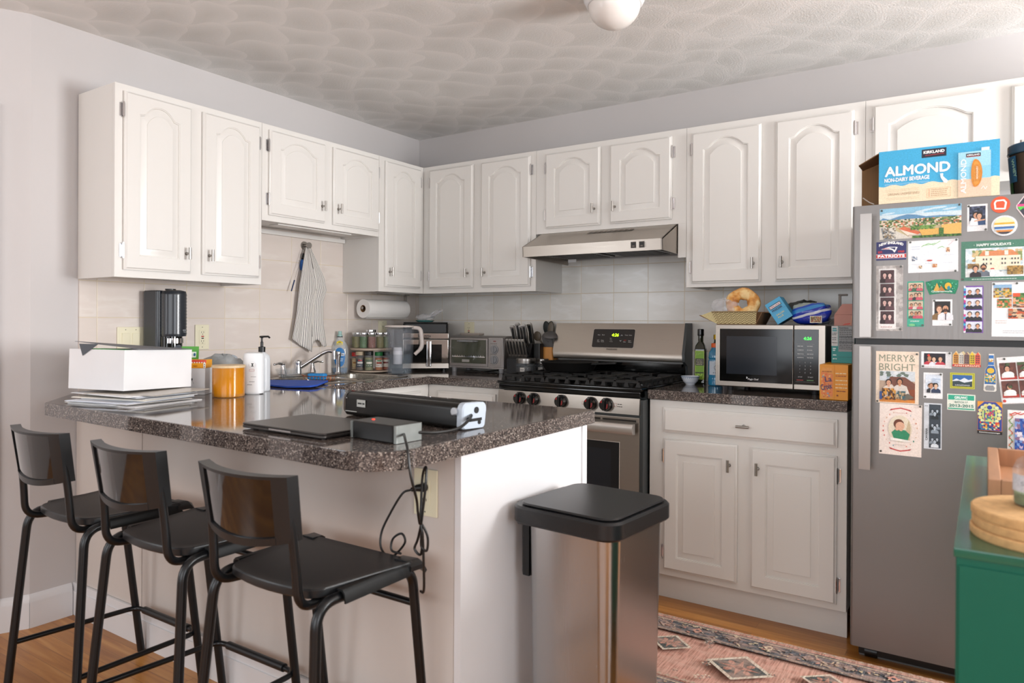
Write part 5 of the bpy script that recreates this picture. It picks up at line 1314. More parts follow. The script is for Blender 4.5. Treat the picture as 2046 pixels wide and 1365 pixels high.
b = MB(); b.tube([(0, 0, 0), (.002, -.006, -.03)], .007, 10); b.build('grip', BLACKP, t)
b = MB(); b.lathe([(.001, -.095), (.012, -.09), (.015, -.065), (.012, -.038), (.004, -.032)], .002, -.006, 20); b.build('bristles', mat('blue_bristle', '#1d4f8f', .85, noise=.3, nscale=200), t)

# paper towel
t = thing('paper_towel', 'white paper towel roll mounted below the narrow wall cabinet', 'paper towel', (.085, -.41, 1.284), 0)
b = MB(); n = 40
def ringy(r_, y): return [(r_*math.cos(2*PI*i/n), y, r_*math.sin(2*PI*i/n)) for i in range(n)]
b.loft([ringy(.021, -.175), ringy(.0545, -.175), ringy(.0555, -.172), ringy(.0555, .172), ringy(.0545, .175), ringy(.021, .175), ringy(.021, -.175)], cap=False); b.box(.02, .045, -.17, .17, -.0575, -.0555, .0005)
b.build('roll', mat('quilted_paper', '#eeebe7', .9, noise=.01, bmp=.25, bscale=120), t)
b = MB(); b.loft([ringy(.0208, -.176), ringy(.0195, -.176), ringy(.0195, .17), ringy(.0208, .17)], cap=False); b.build('core', KRAFT, t)
b = MB(); b.cyl((0, -.182, .004), (0, .19, .004), .0085, n=16); b.lathe([(.001, 0), (.013, 0), (.013, .008), (.001, .009)], n=18)
b.box(-.012, .012, .186, .192, -.01, .093); b.box(-.03, .03, .150, .195, .088, .0935); b.box(-.003, .003, -.03, .19, .088, .0935); b.box(-.012, .012, -.05, -.03, .088, .0935)
b.build('holder', NICKEL, t)

# dish soap
t = thing('dish_soap', 'clear dish soap bottle with blue label and little blue liquid left', 'dish soap', (.040, -.722, ZT), R(45))
CLB = mat('soap_bottle_plastic', '#cfd6d8', .06, alpha=.35, noise=.02, spec=.9)
b = soft_bottle(.050, .026, .215, [(.78, 0), (.86, .02), (.90, .10), (.95, .45), (.97, .60), (.80, .76), (.42, .88), (.33, .93), (.33, .97)], e=2.2); b.build('body', CLB, t)
b = soft_bottle(.049, .025, .215, [(.74, .01), (.80, .03), (.84, .10), (.86, .135)], e=2.2); b.build('liquid', mat('blue_soap', '#0b5a8f', .2, noise=.02), t)
b = MB(); b.lathe([(.015, .209), (.015, .215), (.011, .220), (.010, .238), (.0001, .239)], n=18); b.build('cap', mat('teal_cap', '#9fc6c0', .3, noise=.02, alpha=.85), t)
b = MB(); b.lathe([(.0155, .204), (.0155, .209), (.0001, .209)], n=18); b.build('neck_ring', mat('black_ring', '#16181a', .4), t)
def ovalmap(hx, hy, n0):
    def f(x, y, k):
        q = n0+x/hx; return Vector(((hx+k)*math.sin(q), -(hy+k)*math.cos(q), y))
    return f
cv = Canvas((0, 0, 0), (1, 0, 0), (0, 0, 1), base=.0012); cv.fn = ovalmap(.0480, .0255, 0)
for i in range(12):
    a = -1+2*i/12; c_ = -1+2*(i+1)/12; f = lambda q: math.sqrt(max(0, 1-q*q))
    cv.poly([(.033*a, .090-.055*f(a)), (.033*c_, .090-.055*f(c_)), (.033*c_, .090+.055*f(c_)), (.033*a, .090+.055*f(a))], '#1674b8'); cv.k -= cv.step
cv.k += .0003; cv.rect(-.030, .098, .026, .113, '#e9f1f6', 8); cv.text('DAWN', -.027, .1, .011, '#12316b', wd=.048, bold=.04); cv.words(-.014, .078, .020, .004, '#dbe8f0', RND); cv.words(-.018, .068, .022, .004, '#dbe8f0', RND)
cv.build('front_label', t)
cv = Canvas((0, 0, 0), (1, 0, 0), (0, 0, 1), base=.0012); cv.fn = ovalmap(.031, .018, 0); cv.poly([(-.022, .160), (.0, .158), (.018, .160), (.017, .176), (.0, .184), (-.016, .178)], '#f3da1e'); cv.text('NEW', -.008, .172, .005, '#1c1c2a', bold=.03); cv.words(-.016, .164, .012, .003, '#1c1c2a', RND); cv.build('neck_label', t)

# sponge and rack on the sink
t = thing('sink_caddy', 'copper wire sink caddy hooked in the bowl holding a blue sponge', 'caddy', (.395, -1.185, .921), R(28))
b = MB()
for z in (-.002, .018): b.tube([(-.07, -.03, z), (.07, -.03, z), (.07, .03, z), (-.07, .03, z), (-.07, -.03, z)], .0018, 6)
for i in range(9): b.tube([(-.066+i*.0165, -.03, .018), (-.066+i*.0165, -.03, -.002), (-.066+i*.0165, .03, -.002), (-.066+i*.0165, .03, .018)], .0013, 6)
b.tube([(-.07, 0, .018), (-.09, 0, .024)], .002, 6); b.tube([(.07, .0, .018), (.09, 0, .024)], .002, 6)
b.build('wire_rack', mat('copper_wire', '#b97652', .25, 1.0, noise=.03), t)
b = MB(); b.rbox(-.055, .035, -.022, .024, .001, .030, .012, bev=.004); b.solo('sponge', mat('blue_sponge', '#2d86c7', .95, noise=.15, nscale=120, bmp=.9, bscale=300), 'bright blue sponge resting in the copper wire caddy', 'sponge', (.395, -1.185, .9215), world=False, rz=R(28))
t = thing('glass_bowl', 'clear bowl standing beside the faucet at the sink edge', 'bowl', (.205, -1.215, .9187), R(0))
b = MB(); b.lathe([(.001, .0002), (.03, .0004), (.055, .022), (.066, .05), (.064, .05), (.052, .024), (.028, .004), (.001, .003)], n=30, cap=False); b.build('body', CLEARP, t)

# spice turntable
SX, SY = .128, -.560
t = thing('spice_turntable', 'two-tier wooden turntable crowded with spice jars', 'turntable', (SX, SY, ZT), 0)
SHELF = mat('pale_beech', '#b9a694', .5, noise=.06, nscale=14, stretch=(1, 6, 1))
for z in (.004, .128):
    b = MB(); b.lathe([(.001, z), (.118, z), (.121, z+.003), (.121, z+.012), (.118, z+.013), (.001, z+.013)] if z > .1 else [(.001, z), (.118, z), (.121, z+.003), (.121, z+.009), (.001, z+.010)], n=44); b.build('shelf', SHELF, t)
b = MB(); b.cyl((0, 0, .0), (0, 0, .130), .011, n=14); b.lathe([(.06, .0002), (.06, .004)], n=24); b.build('post', SHELF, t)
def jar(name, label, loc, r_, h, lidh, content, lidm, lidname='lid', labcol=None, ang=250, group=None, glassm=None, fill=.86, mesh_lab=None):
    t = thing(name, label, 'jar', loc, 0, group)
    b = MB(); b.lathe([(.0008, .0003), (r_-.002, .0005), (r_, .003), (r_, h-lidh-.010), (r_*.86, h-lidh-.001), (.0008, h-lidh)], n=22); b.build('glass', glassm or CLEARP, t)
    b = MB(); b.lathe([(.0008, .002), (r_*.90, .0025), (r_*.90, (h-lidh)*fill), (.0008, (h-lidh)*fill+.001)], n=18); b.build('contents', content, t)
    b = MB(); b.lathe([(.0008, h-lidh+.0004), (r_*.98, h-lidh+.0004), (r_*1.0, h-lidh+.002), (r_*1.0, h-.002), (r_*.93, h), (.0008, h)], n=24); b.build('lid', lidm, t)
    if labcol:
        cv = Canvas((0, 0, 0), (1, 0, 0), (0, 0, 1), base=.0008); cv.fn = cylmap(0, 0, r_, ang); w_ = r_*1.9
        cv.rect(0, h*.18, w_, h*.58, labcol[0], 8); cv.rect(w_*.15, h*.36, w_*.85, h*.46, labcol[1], 6); cv.words(w_*.15, h*.26, w_*.85, h*.03, labcol[1], RND)
        if len(labcol) > 2: cv.rect(w_*.25, h*.50, w_*.75, h*.56, labcol[2], 5)
        cv.build('label', t)
    return t
herb = lambda n, c: mat('spice_'+n, c, .9, noise=.35, nscale=260)
LIDS = CHROME
zt1 = ZT+.1412
tops = [(-62, 'olive_herbs', '#8e8757'), (-30, 'basil', '#4d6b3a'), (2, 'peppercorn', '#8f5f52'), (-94, 'oregano', '#7c7b45'), (34, 'thyme', '#7d7440'), (66, 'bay', '#6d7a4a')]
side = ['left end of the front row, pale herbs', 'green herbs, second of the front row', 'reddish peppercorns, third of the front row', 'brown-green herbs at the far left', 'dry yellow-green herbs beside the pitcher', 'green leaves partly behind the pitcher']
CA = math.atan2(-3.57-SY, 3.12-SX)
for (da, nm, c_), s_ in zip(tops, side):
    a = CA+R(da); jar('spice_jar', 'metal-lidded spice jar on the upper tier, '+s_, (SX+.088*math.cos(a), SY+.088*math.sin(a), zt1), .0235, .090, .014, herb(nm, c_), LIDS, group='spice jars on the upper tier')
jar('spice_jar', 'larger metal-lidded spice jar at the centre back of the upper tier', (SX-.012, SY+.008, zt1), .030, .106, .016, herb('fennel', '#8d8a5a'), LIDS, group='spice jars on the upper tier')
zb1 = ZT+.0145
RED = mat('red_cap', '#cf2a26', .35, noise=.03); TAN = mat('tan_cap', '#b8a488', .5, noise=.03); GRN = mat('green_cap', '#1f7a3c', .4, noise=.03)
low = [(-84, 'garlic', '#e0c19a', RED, ('#e6cf9e', '#b8803e'), 'red-capped spice jar of pale powder at the left of the lower tier', .020, .100),
       (-44, 'salt', '#6b5a4c', TAN, ('#3a3f4a', '#c9c5bf', '#b93a30'), 'tan-capped spice jar with dark label on the lower tier', .0245, .108),
       (-8, 'parsley', '#8b8a62', BLACKP, ('#5c6a55', '#d8d6c8'), 'black-capped spice jar of green flakes on the lower tier', .0245, .108),
       (28, 'cinnamon', '#c47a4a', GRN, ('#e3dfd6', '#a5482f', '#3b8b4a'), 'green-capped spice jar with white label on the lower tier', .023, .105),
       (64, 'chilli', '#a4502f', BLACKP, ('#d9d2c4', '#7a2c22'), 'black-capped spice jar of chilli seen through the pitcher', .0235, .104)]
for da, nm, c_, lm, lc, lb, r_, h_ in low:
    a = CA+R(da); jar('spice_jar', lb, (SX+.092*math.cos(a), SY+.092*math.sin(a), zb1), r_, h_, .022, herb(nm, c_), lm, labcol=lc, ang=math.degrees(CA)-50, group='spice jars on the lower tier')

# filter pitcher
t = thing('water_pitcher', 'clear water filter pitcher with grey handle beside the spice jars', 'pitcher', (.385, -.598, ZT), R(33))
CP2 = mat('pitcher_clear_plastic', '#98a2ab', .03, alpha=.12, noise=.02, spec=.9)
b = soft_bottle(.078, .052, .262, [(.80, 0), (.90, .015), (.93, .05), (1.0, .90), (1.04, .97), (1.04, 1.0)], e=2.8); b.build('body', CP2, t)
b = soft_bottle(.072, .047, .262, [(.80, .015), (.88, .04), (.93, .42), (.93, .425)], e=2.8); b.build('water', mat('pitcher_water', '#6d7d8a', .03, alpha=.22, noise=.02), t)
b = soft_bottle(.070, .046, .262, [(.75, .50), (.9, .52), (1.0, .96)], e=2.8); b.build('reservoir', mat('pitcher_reservoir', '#8d909a', .08, alpha=.16, noise=.03), t)
b = MB(); b.lathe([(.001, .055), (.024, .057), (.026, .065), (.026, .140), (.022, .150), (.001, .150)], -.01, 0, 20); b.build('filter_cartridge', mat('white_filter', '#d6d6de', .4, noise=.02), t)
b = soft_bottle(.082, .055, .274, [(.96, .958), (1.0, .965), (1.0, .985), (.93, 1.0)], e=2.8); b.build('lid', mat('warm_grey_lid', '#c4bab4', .35, noise=.02), t)
b = MB(); b.tube(fillet([(.070, 0, .262), (.118, 0, .258), (.128, 0, .15), (.086, 0, .112)], .035, 7), [.011]*3+[.012]*12+[.010]*(len(fillet([(0,0,0),(1,0,0),(1,1,0),(2,1,0)], .1, 7))-15), 12); b.build('handle', mat('warm_grey_lid', ''), t)

# wrapped dish on the air fryer
t = thing('wrapped_dish', 'teal dish under crinkled clear wrap on top of the air fryer oven', 'dish', (.285, -.265, ZT+.2925), R(30))
b = MB(); b.lathe([(.001, .0002), (.045, .0004), (.058, .010), (.056, .011), (.001, .006)], n=28); b.build('dish', mat('teal_glaze', '#4c9a98', .15, alpha=.9, noise=.05), t)
bl = blob('wrap', FILM, 'x', 'x', (0, 0, 0), .055, .045, .018, 8, .3, 22, 10); bl.parent = t; bl.location = (0, 0, .008); [bl.__delitem__(k) for k in ('label', 'category')]
b = MB(); rr2 = random.Random(4)
for i in range(7): b.tube([(.02+.004*i, rr2.uniform(-.02, .02), .03), (.05+.01*i, rr2.uniform(-.03, .03), .045+rr2.uniform(0, .03)), (.085, rr2.uniform(-.02, .03), .06+rr2.uniform(0, .02))], [.004, .006, .001], 5)
b.build('twisted_end', FILM, t)

# knife block with knives
KB = thing('knife_block', 'black knife block between the toaster oven and the jars', 'knife block', (.930, -.178, ZT), R(4))
b = MB(); b.prism([(-.062, .0005), (.075, .0005), (.075, .150), (.010, .175), (-.012, .115), (-.062, .090)], -.062, .062, 'x'); b.build('body', mat('black_wood', '#101012', .4, noise=.1, nscale=20), KB)
def knife(label, x, y, z, L_, lean, wd, group):
    t = thing('knife', label, 'knife', (KB.location.x+x, KB.location.y+y, ZT+z), 0, group, rot=(R(lean), R(-4), R(4)))
    b = MB(); b.loft([[(-wd*.5, -.006, 0), (wd*.5, -.006, 0), (wd*.5, .006, 0), (-wd*.5, .006, 0)], [(-wd*.62, -.0075, L_*.25), (wd*.4, -.0075, L_*.25), (wd*.4, .0075, L_*.25), (-wd*.62, .0075, L_*.25)], [(-wd*.45, -.0065, L_*.6), (wd*.55, -.0065, L_*.6), (wd*.55, .0065, L_*.6), (-wd*.45, .0065, L_*.6)], [(-wd*.75, -.007, L_*.93), (wd*.45, -.007, L_*.93), (wd*.45, .007, L_*.93), (-wd*.75, .007, L_*.93)], [(-wd*.6, -.004, L_), (wd*.2, -.004, L_), (wd*.2, .004, L_), (-wd*.6, .004, L_)]])
    b.build('handle', NICKEL, t)
    for s_ in (-1, 1):
        b = MB(); b.box(-wd*.3, wd*.25, s_*.0078-.0008, s_*.0078+.0008, L_*.12, L_*.88, .0005); b.build('grip_inlay', BLACKP, t)
    b = MB(); b.box(-wd*.3, wd*.3, -.001, .001, -.05, 0); b.build('blade', CHROME, t)
ord_ = ['first', 'second', 'third', 'fourth', 'fifth', 'sixth']
for i in range(6): knife('steel-handled steak knife in the front row of the block, %s from the left' % ord_[i], -.052+.0208*i, -.036, .1035, .100, 14, .017, 'steak knives in the front of the block')
for i, (x, y, L_, z_) in enumerate(((-.046, .005, .118, .160), (-.018, .018, .128, .165), (.012, .005, .115, .165), (.032, .003, .120, .165), (.045, .045, .130, .165))):
    knife('large steel-handled knife at the back of the block, %s from the left' % ord_[i], x, y, z_, L_, 10, .024, 'large knives at the back of the block')
# utensil holder
t = thing('utensil_holder', 'bamboo utensil holder crammed behind the cast iron pan', 'utensil holder', (1.040, -.066, ZT), R(8))
b = MB(); b.rbox(-.044, .044, -.044, .044, .0005, .155, .012, bev=.002); b.build('body', WOODB, t)
b = MB(); b.rbox(-.039, .039, -.039, .039, .1552, .1557, .01); b.build('opening_shade', BLACKP, t)  # black sheet on the solid block, standing in for the shaded inside
GRU = mat('grey_silicone', '#55514f', .55, noise=.04); GRD = mat('dark_silicone', '#1f2624', .5, noise=.05); OLV = mat('olive_brown_nylon', '#5d5345', .45, noise=.05)
def utensil(name, label, base, tip, head, hm, sm):
    t = thing(name, label, 'utensil', (1.036, -.066, ZT+.157), 0, None)
    b = MB(); b.tube([base, tip], [.004, .0055], 8); b.build('shaft', sm, t)
    b = MB()
    d = (Vector(tip)-Vector(base)).normalized(); c = Vector(tip)+d*head[1]*.8
    if head[0] == 'spoon':
        b.lathe([(head[2]*math.sin(R(a)), head[1]*-math.cos(R(a))) for a in range(0, 181, 18)], n=18)
        for v in b.bm.verts: v.co.y *= .35
    elif head[0] == 'ladle':
        b.lathe([(head[2]*math.sin(R(a)), -head[1]*math.cos(R(a))) for a in range(90, 181, 10)]+[(head[2]*.93*math.sin(R(a)), -head[1]*.93*math.cos(R(a))) for a in range(180, 89, -10)], n=26, cap=False)
    else:
        b.box(-head[2], head[2], -.003, .003, -head[1], head[1], .0025)
    M = Matrix.Translation(c) @ Matrix.Rotation(R(head[3]), 4, 'Y') @ Matrix.Rotation(R(head[4]), 4, 'X')
    bmesh.ops.transform(b.bm, matrix=M, verts=b.bm.verts); b.build('head', hm, t)
utensil('serving_spoon', 'dark slotted spoon standing tallest in the utensil holder', (-.01, .02, 0), (-.025, .03, .075), ('spoon', .040, .022, -8, 0), GRD, GRD)
utensil('serving_spoon', 'second dark spoon leaning right behind the wooden spoon', (.0, .025, 0), (-.005, .035, .075), ('spoon', .040, .021, 10, 0), GRD, GRD)
utensil('wooden_spoon', 'olive-brown pointed spatula in the utensil holder', (.01, .0, 0), (.014, .0, .060), ('spoon', .046, .020, 6, 0), OLV, OLV)
utensil('basting_spoon', 'round brown spoon leaning left out of the utensil holder', (-.02, -.01, 0), (-.045, -.02, .040), ('spoon', .028, .026, -15, 0), OLV, OLV)
utensil('ladle', 'grey domed ladle hooked over the utensil holder', (.0, -.02, 0), (.022, -.03, .030), ('ladle', .036, .050, 4, 4), GRU, GRU)
utensil('turner', 'wide grey spatula head down in the utensil holder', (-.01, -.03, 0), (-.005, -.03, .004), ('flat', .036, .032, -14, 0), GRU, GRU)
b = MB(); b.rbox(-.022, .022, -.022, .022, .0005, .175, .006); b.solo('scissor_sheath', BLACKP, 'narrow black holder between knife block and utensils', 'holder', (1.020, -.145, ZT), world=False)
GM = mat('coffee_dark', '#2a2422', .5, noise=.3, nscale=80)
def lidjar(label, loc, r_, h):
    t = thing('storage_jar', label, 'jar', loc, 0)
    b = MB(); b.lathe([(.001, .0003), (r_*.92, .0005), (r_, .006), (r_, h*.60), (r_*.9, h*.72), (.001, h*.72)], n=32); b.build('glass', CLEARP, t)
    b = MB(); b.lathe([(.001, .003), (r_*.93, .004), (r_*.93, h*.55), (.001, h*.56)], n=24); b.build('contents', GM, t)
    b = MB(); b.lathe([(.001, h*.725), (r_*.96, h*.725), (r_*.97, h*.85), (r_*.93, h*.855), (r_*.93, h*.88), (r_*.97, h*.885), (r_*.97, h*.985), (r_*.94, h), (.001, h)], n=36); b.build('lid', NICKEL, t)
    cv = Canvas((0, 0, 0), (1, 0, 0), (0, 0, 1), base=.001); cv.fn = cylmap(0, 0, r_, 268); cv.rect(.0, h*.28, .026, h*.50, '#bdb9b4', 4); cv.words(.004, h*.36, .022, .004, '#3a3633', RND); cv.build('label', t)
lidjar('wide glass jar with tall metal lid in front of the knife block', (1.026, -.285, ZT), .055, .098)
lidjar('small glass jar with metal lid squeezed beside the range', (1.060, -.172, ZT), .038, .092)
# small gadgets below the outlet
b = MB(); b.box(-.075, .075, -.055, .0, 0, .012, .004); b.loft([[(-.055, -.045, -.018), (.055, -.045, -.018), (.055, -.005, -.018), (-.055, -.005, -.018)], [(-.068, -.052, 0), (.068, -.052, 0), (.068, 0, 0), (-.068, 0, 0)]])
b.solo('plug_in_shelf', mat('warm_grey_plastic', '#b3a79e', .4, noise=.03), 'grey plug-in shelf hanging from the outlet above the toaster oven', 'shelf', (.470, -.0085, 1.129), world=False)

# cast iron pan on the range
t = thing('cast_iron_pan', 'black cast iron frying pan on the rear left grate', 'frying pan', (1.292, -.275, .9555), R(-6))
b = MB(); b.lathe([(.001, .0002), (.125, .0004), (.150, .044), (.153, .047), (.149, .048), (.145, .044), (.121, .006), (.001, .006)], n=44, cap=False); b.build('pan', CAST, t)
b = MB(); b.loft([[(.140, -.018, .036), (.140, .018, .036), (.140, .018, .046), (.140, -.018, .046)], [(.20, -.010, .040), (.20, .010, .040), (.20, .010, .050), (.20, -.010, .050)], [(.27, -.013, .045), (.27, .013, .045), (.27, .013, .054), (.27, -.013, .054)], [(.285, -.006, .046), (.285, .006, .046), (.285, .006, .053), (.285, -.006, .053)]]); b.build('handle', CAST, t)
b = MB(); b.box(-.170, -.145, -.03, .03, .036, .044, .003); b.build('helper_handle', CAST, t)

# ================================================================ right counter
t = thing('small_bowl', 'small white bowl with blue dots next to the range', 'bowl', (1.945, -.262, ZT), 0)
b = MB(); b.lathe([(.001, .001), (.018, .001), (.018, .0), (.021, .0), (.022, .004), (.034, .016), (.043, .036), (.0445, .041), (.042, .041), (.030, .016), (.016, .007), (.001, .006)], n=40, cap=False); b.build('body', mat('white_porcelain', '#dfe5ee', .15, noise=.01, coat=.4), t)
cv = Canvas((0, 0, 0), (1, 0, 0), (0, 0, 1), base=.0006)
def bowlmap(x, y, k):
    rr = .022+(.0445-.022)*((y-.004)/.037)**.75 if y > .004 else .022; a = x/.035; return Vector(((rr+k*1.5)*math.cos(a), (rr+k*1.5)*math.sin(a), y))
cv.fn = bowlmap
for j in range(4):
    for i in range(26):
        x = (i+(j % 2)*.5)*.0085; cv.ell(x, .011+j*.0075, .0016, .0018, '#2f5f96', 6); cv.k -= cv.step
cv.k += .0002
for i in range(40): cv.rect(i*.0055, .0385, i*.0055+.0058, .0405, '#2f5f96'); cv.k -= cv.step
cv.build('dots', t)
t = thing('olive_oil_bottle', 'tall dark olive oil bottle with lime green label', 'bottle', (1.957, -.150, ZT), R(8))
DG = mat('dark_green_glass', '#1c2310', .06, noise=.05, coat=.5)
b = MB(); b.rbox(-.026, .026, -.026, .026, .0005, .170, .006, bev=.003)
b.loft([rr(-.0255, .0255, -.0255, .0255, .006, .169), rr(-.022, .022, -.022, .022, .008, .186), rr(-.0125, .0125, -.0125, .0125, .012, .203), rr(-.0125, .0125, -.0125, .0125, .012, .232)]); b.build('glass', DG, t)
b = MB(); b.lathe([(.001, .2322), (.0145, .2322), (.0155, .236), (.0155, .262), (.014, .266), (.001, .266)], n=22); b.build('cap', BLACKG, t)
cv = Canvas((-.026, -.0262, 0), (1, 0, 0), (0, 0, 1), base=.0008); cv.rect(.004, .020, .048, .160, '#d9e07a'); cv.rect(.0055, .0215, .0465, .1585, '#7fae1e'); cv.rect(.0055, .088, .0465, .122, '#20201a')
for i in range(6): cv.line([(.008+.006*i, .135+.003*i), (.012+.006*i, .15)], .0007, '#cfe07a')
for y, s_ in ((.113, 'ARTISAN'), (.105, 'EXTRA'), (.098, 'VIRGIN')): cv.text(s_, .026, y, .005, '#e3d9b0', wd=.030, align='c')
cv.words(.010, .092, .042, .003, '#e3d9b0', RND); cv.rect(.006, .050, .046, .056, '#2a3a12')
for i in range(7): cv.ell(.012+.005*i, .03+.008*(i % 3), .003, .006, '#b5d44a', 8, rot=30*i)
cv.build('label', t)
t = thing('gold_cap_bottle', 'dark bottle with gold cap half hidden behind the olive oil', 'bottle', (2.015, -.085, ZT), 0)
b = MB(); b.lathe([(.001, .0005), (.028, .001), (.029, .006), (.029, .16), (.012, .205), (.012, .215), (.001, .215)], n=26); b.build('glass', DG, t)
b = MB(); b.lathe([(.001, .2152), (.0155, .2152), (.0155, .238), (.001, .240)], n=22); b.build('cap', mat('gold_cap', '#c6a02a', .35, .6, noise=.03), t)
t = thing('spray_bottle', 'white nozzle squeeze bottle behind the blue sports drink', 'bottle', (2.068, -.110, ZT), 0)
b = MB(); b.lathe([(.001, .0005), (.030, .001), (.031, .01), (.031, .15), (.022, .185), (.016, .19), (.001, .19)], n=26); b.build('body', mat('milky_plastic', '#c9c5cb', .3, noise=.03), t)
b = MB(); b.lathe([(.001, .1902), (.017, .1902), (.015, .215), (.009, .222), (.008, .236), (.011, .240), (.010, .256), (.001, .258)], n=20); b.build('nozzle', WHITEP, t)
t = thing('sports_drink', 'blue sports drink bottle with orange cap beside the microwave', 'bottle', (2.058, -.235, ZT), 0)
b = MB(); b.lathe([(.001, .0005), (.031, .001), (.034, .006), (.034, .035), (.032, .042), (.034, .05), (.034, .118), (.031, .125), (.034, .133), (.031, .155), (.019, .175), (.018, .180), (.001, .180)], n=30); b.build('bottle', mat('blue_drink', '#2a7fa8', .08, noise=.05, coat=.6), t)
b = MB(); b.lathe([(.001, .1802), (.020, .1802), (.0205, .183), (.0205, .197), (.018, .200), (.001, .200)], n=24); b.build('cap', mat('orange_cap', '#e8621e', .35, noise=.02), t)
cv = Canvas((0, 0, 0), (1, 0, 0), (0, 0, 1), base=.001); cv.fn = cylmap(0, 0, .034, 235); cv.rect(0, .052, .090, .116, '#c9d2dc', 14); cv.poly([(.040+.016*math.cos(R(a)), .086+.016*math.sin(R(a))) for a in range(0, 360, 20)], '#f1f3f5'); cv.poly([(.043, .074), (.050, .090), (.044, .089), (.041, .099), (.034, .083), (.041, .083)], '#d8492a'); cv.line([(.040+.014*math.cos(R(a)), .086+.014*math.sin(R(a))) for a in range(40, 330, 15)], .002, '#2b3340'); cv.words(.02, .060, .06, .004, '#53627a', RND); cv.build('label', t)

# on top of the microwave
ZM = 1.2035
def chev(b): pass
t = thing('chevron_tray', 'zigzag patterned card tray of bread overhanging the microwave', 'tray', (2.215, -.375, ZM), 0)
KR2 = mat('brown_card', '#8f6a48', .8, noise=.05)
b = MB(); x0, x1, y0, y1 = -.082, .085, -.075, .10; tx0, tx1, ty0, ty1, hh = -.165, .110, -.085, .115, .058; k_ = .002
def panel(P): b.loft([[Vector(p) for p in P], [Vector(p)+Vector((0, 0, .0018)) for p in P]])
b.box(x0, x1, y0, y1, 0, k_)
b.loft([[(x0, y0, k_), (x1, y0, k_), (x1, y0+k_, k_), (x0, y0+k_, k_)], [(tx0+.06, ty0, hh), (tx1-.02, ty0, hh), (tx1-.02, ty0+k_, hh), (tx0+.06, ty0+k_, hh)]])
b.loft([[(x0, y1, k_), (x1, y1, k_), (x1, y1-k_, k_), (x0, y1-k_, k_)], [(tx0+.06, ty1, hh), (tx1-.02, ty1, hh), (tx1-.02, ty1-k_, hh), (tx0+.06, ty1-k_, hh)]])
b.loft([[(x0, y0, k_), (x0, y1, k_), (x0+k_, y1, k_), (x0+k_, y0, k_)], [(tx0, ty0+.01, hh*.68), (tx0, ty1-.01, hh*.68), (tx0+k_, ty1-.01, hh*.68+.002), (tx0+k_, ty0+.01, hh*.68+.002)]])
b.loft([[(x1, y0, k_), (x1, y1, k_), (x1-k_, y1, k_), (x1-k_, y0, k_)], [(tx1, ty0+.01, hh*.9), (tx1, ty1-.01, hh*.9), (tx1-k_, ty1-.01, hh*.9), (tx1-k_, ty0+.01, hh*.9)]])
b.build('tray', KR2, t)
cv = Canvas((0, y0, 0), (1, 0, 0), (0, -.01, .056), base=.0008); 
def fx(x, z): u = z/hh; lo = x0+(tx0+.06-x0)*u; hi = x1+(tx1-.02-x1)*u; return lo+(hi-lo)*x
cv.poly([(fx(0, 0), .002), (fx(1, 0), .002), (fx(1, hh), hh), (fx(0, hh), hh)], '#cfc08e')
cv.poly([(fx(0, 0), .002), (fx(0, hh), hh), (tx0+.012, hh*.70)], '#cfc08e')
for r_ in range(-1, 7):
    P = []
    for i in range(19):
        x = i/18; z = .004+r_*.0095+(.008 if i % 2 else 0)
        if z < .002 or z > hh-.002: z = min(max(z, .002), hh-.002)
        P.append((fx(x, z), z))
    cv.line(P, .0022, '#6a4f26')
cv.build('zigzag_print', t)
def bread():
    t = thing('ring_bread', 'golden ring-shaped bread propped in the zigzag tray', 'bread', (2.226, -.385, ZM+.092), 0, rot=(R(74), R(8), R(14)))
    b = MB(); n1, n2 = 40, 14; rnd_ = random.Random(2); rs = []
    for i in range(n1):
        a = 2*PI*i/n1; rr3 = .027+.002*math.sin(5*a); P = []
        for j in range(n2):
            q = 2*PI*j/n2; R_ = .046+rr3*math.cos(q)+.0015*rnd_.random(); P.append((R_*math.cos(a), R_*math.sin(a)*1.0, rr3*.8*math.sin(q)))
        rs.append(b.ring(P))
    for i in range(n1): b.bridge(rs[i], rs[(i+1) % n1])
    m, nt, bs = new_mat('baked_crust'); v = coords(nt); n = nd(nt, 'ShaderNodeTexNoise'); n.inputs['Scale'].default_value = 28; n.inputs['Detail'].default_value = 6; nt.links.new(v, n.inputs['Vector'])
    nt.links.new(ramp(nt, n.outputs[0], [(.3, '#a45a22'), (.48, '#d99a4c'), (.65, '#efcf93')]), bs.inputs['Base Color']); bs.inputs['Roughness'].default_value = .55; bump(nt, bs, n.outputs[0], .6, .003)
    b.build('crust', m, t); return t
bread()
blob('film_bag', FILM, 'crinkled clear film bag spilling over the zigzag tray', 'plastic bag', (2.150, -.408, ZM+.045), .052, .030, .032, 21, .35, 26, 12, rz=R(10))
t = thing('freezer_bag_box', 'sky blue box of freezer bags tilted on the microwave', 'box', (2.392, -.395, ZM+.0405), 0, rot=(0, R(-33), R(6)))
b = MB(); b.box(-.035, .035, -.045, .10, -.038, .060, .001); b.build('carton', mat('sky_blue_card', '#4aa9d6', .45, noise=.03), t); t.location.z = ZM+.0515
cv = Canvas((-.035, -.0453, -.038), (1, 0, 0), (0, 0, 1)); cv.rect(.008, .066, .060, .082, '#16233a'); cv.rect(.010, .069, .058, .079, '#e8eef2'); cv.text('KIRKLAND', .034, .071, .006, '#b3272c', wd=.044, align='c', bold=.03); cv.text('FREEZER', .034, .054, .008, '#1c3f66', wd=.046, align='c', bold=.04)
cv.line([(.002, .049), (.068, .049)], .0006, '#2b7fae'); cv.text('GALLON', .034, .032, .007, '#e3dc9a', wd=.036, align='c', bold=.02); cv.text('PLUS', .030, .020, .007, '#e3dc9a', wd=.024, align='c', bold=.02); cv.build('print', t)
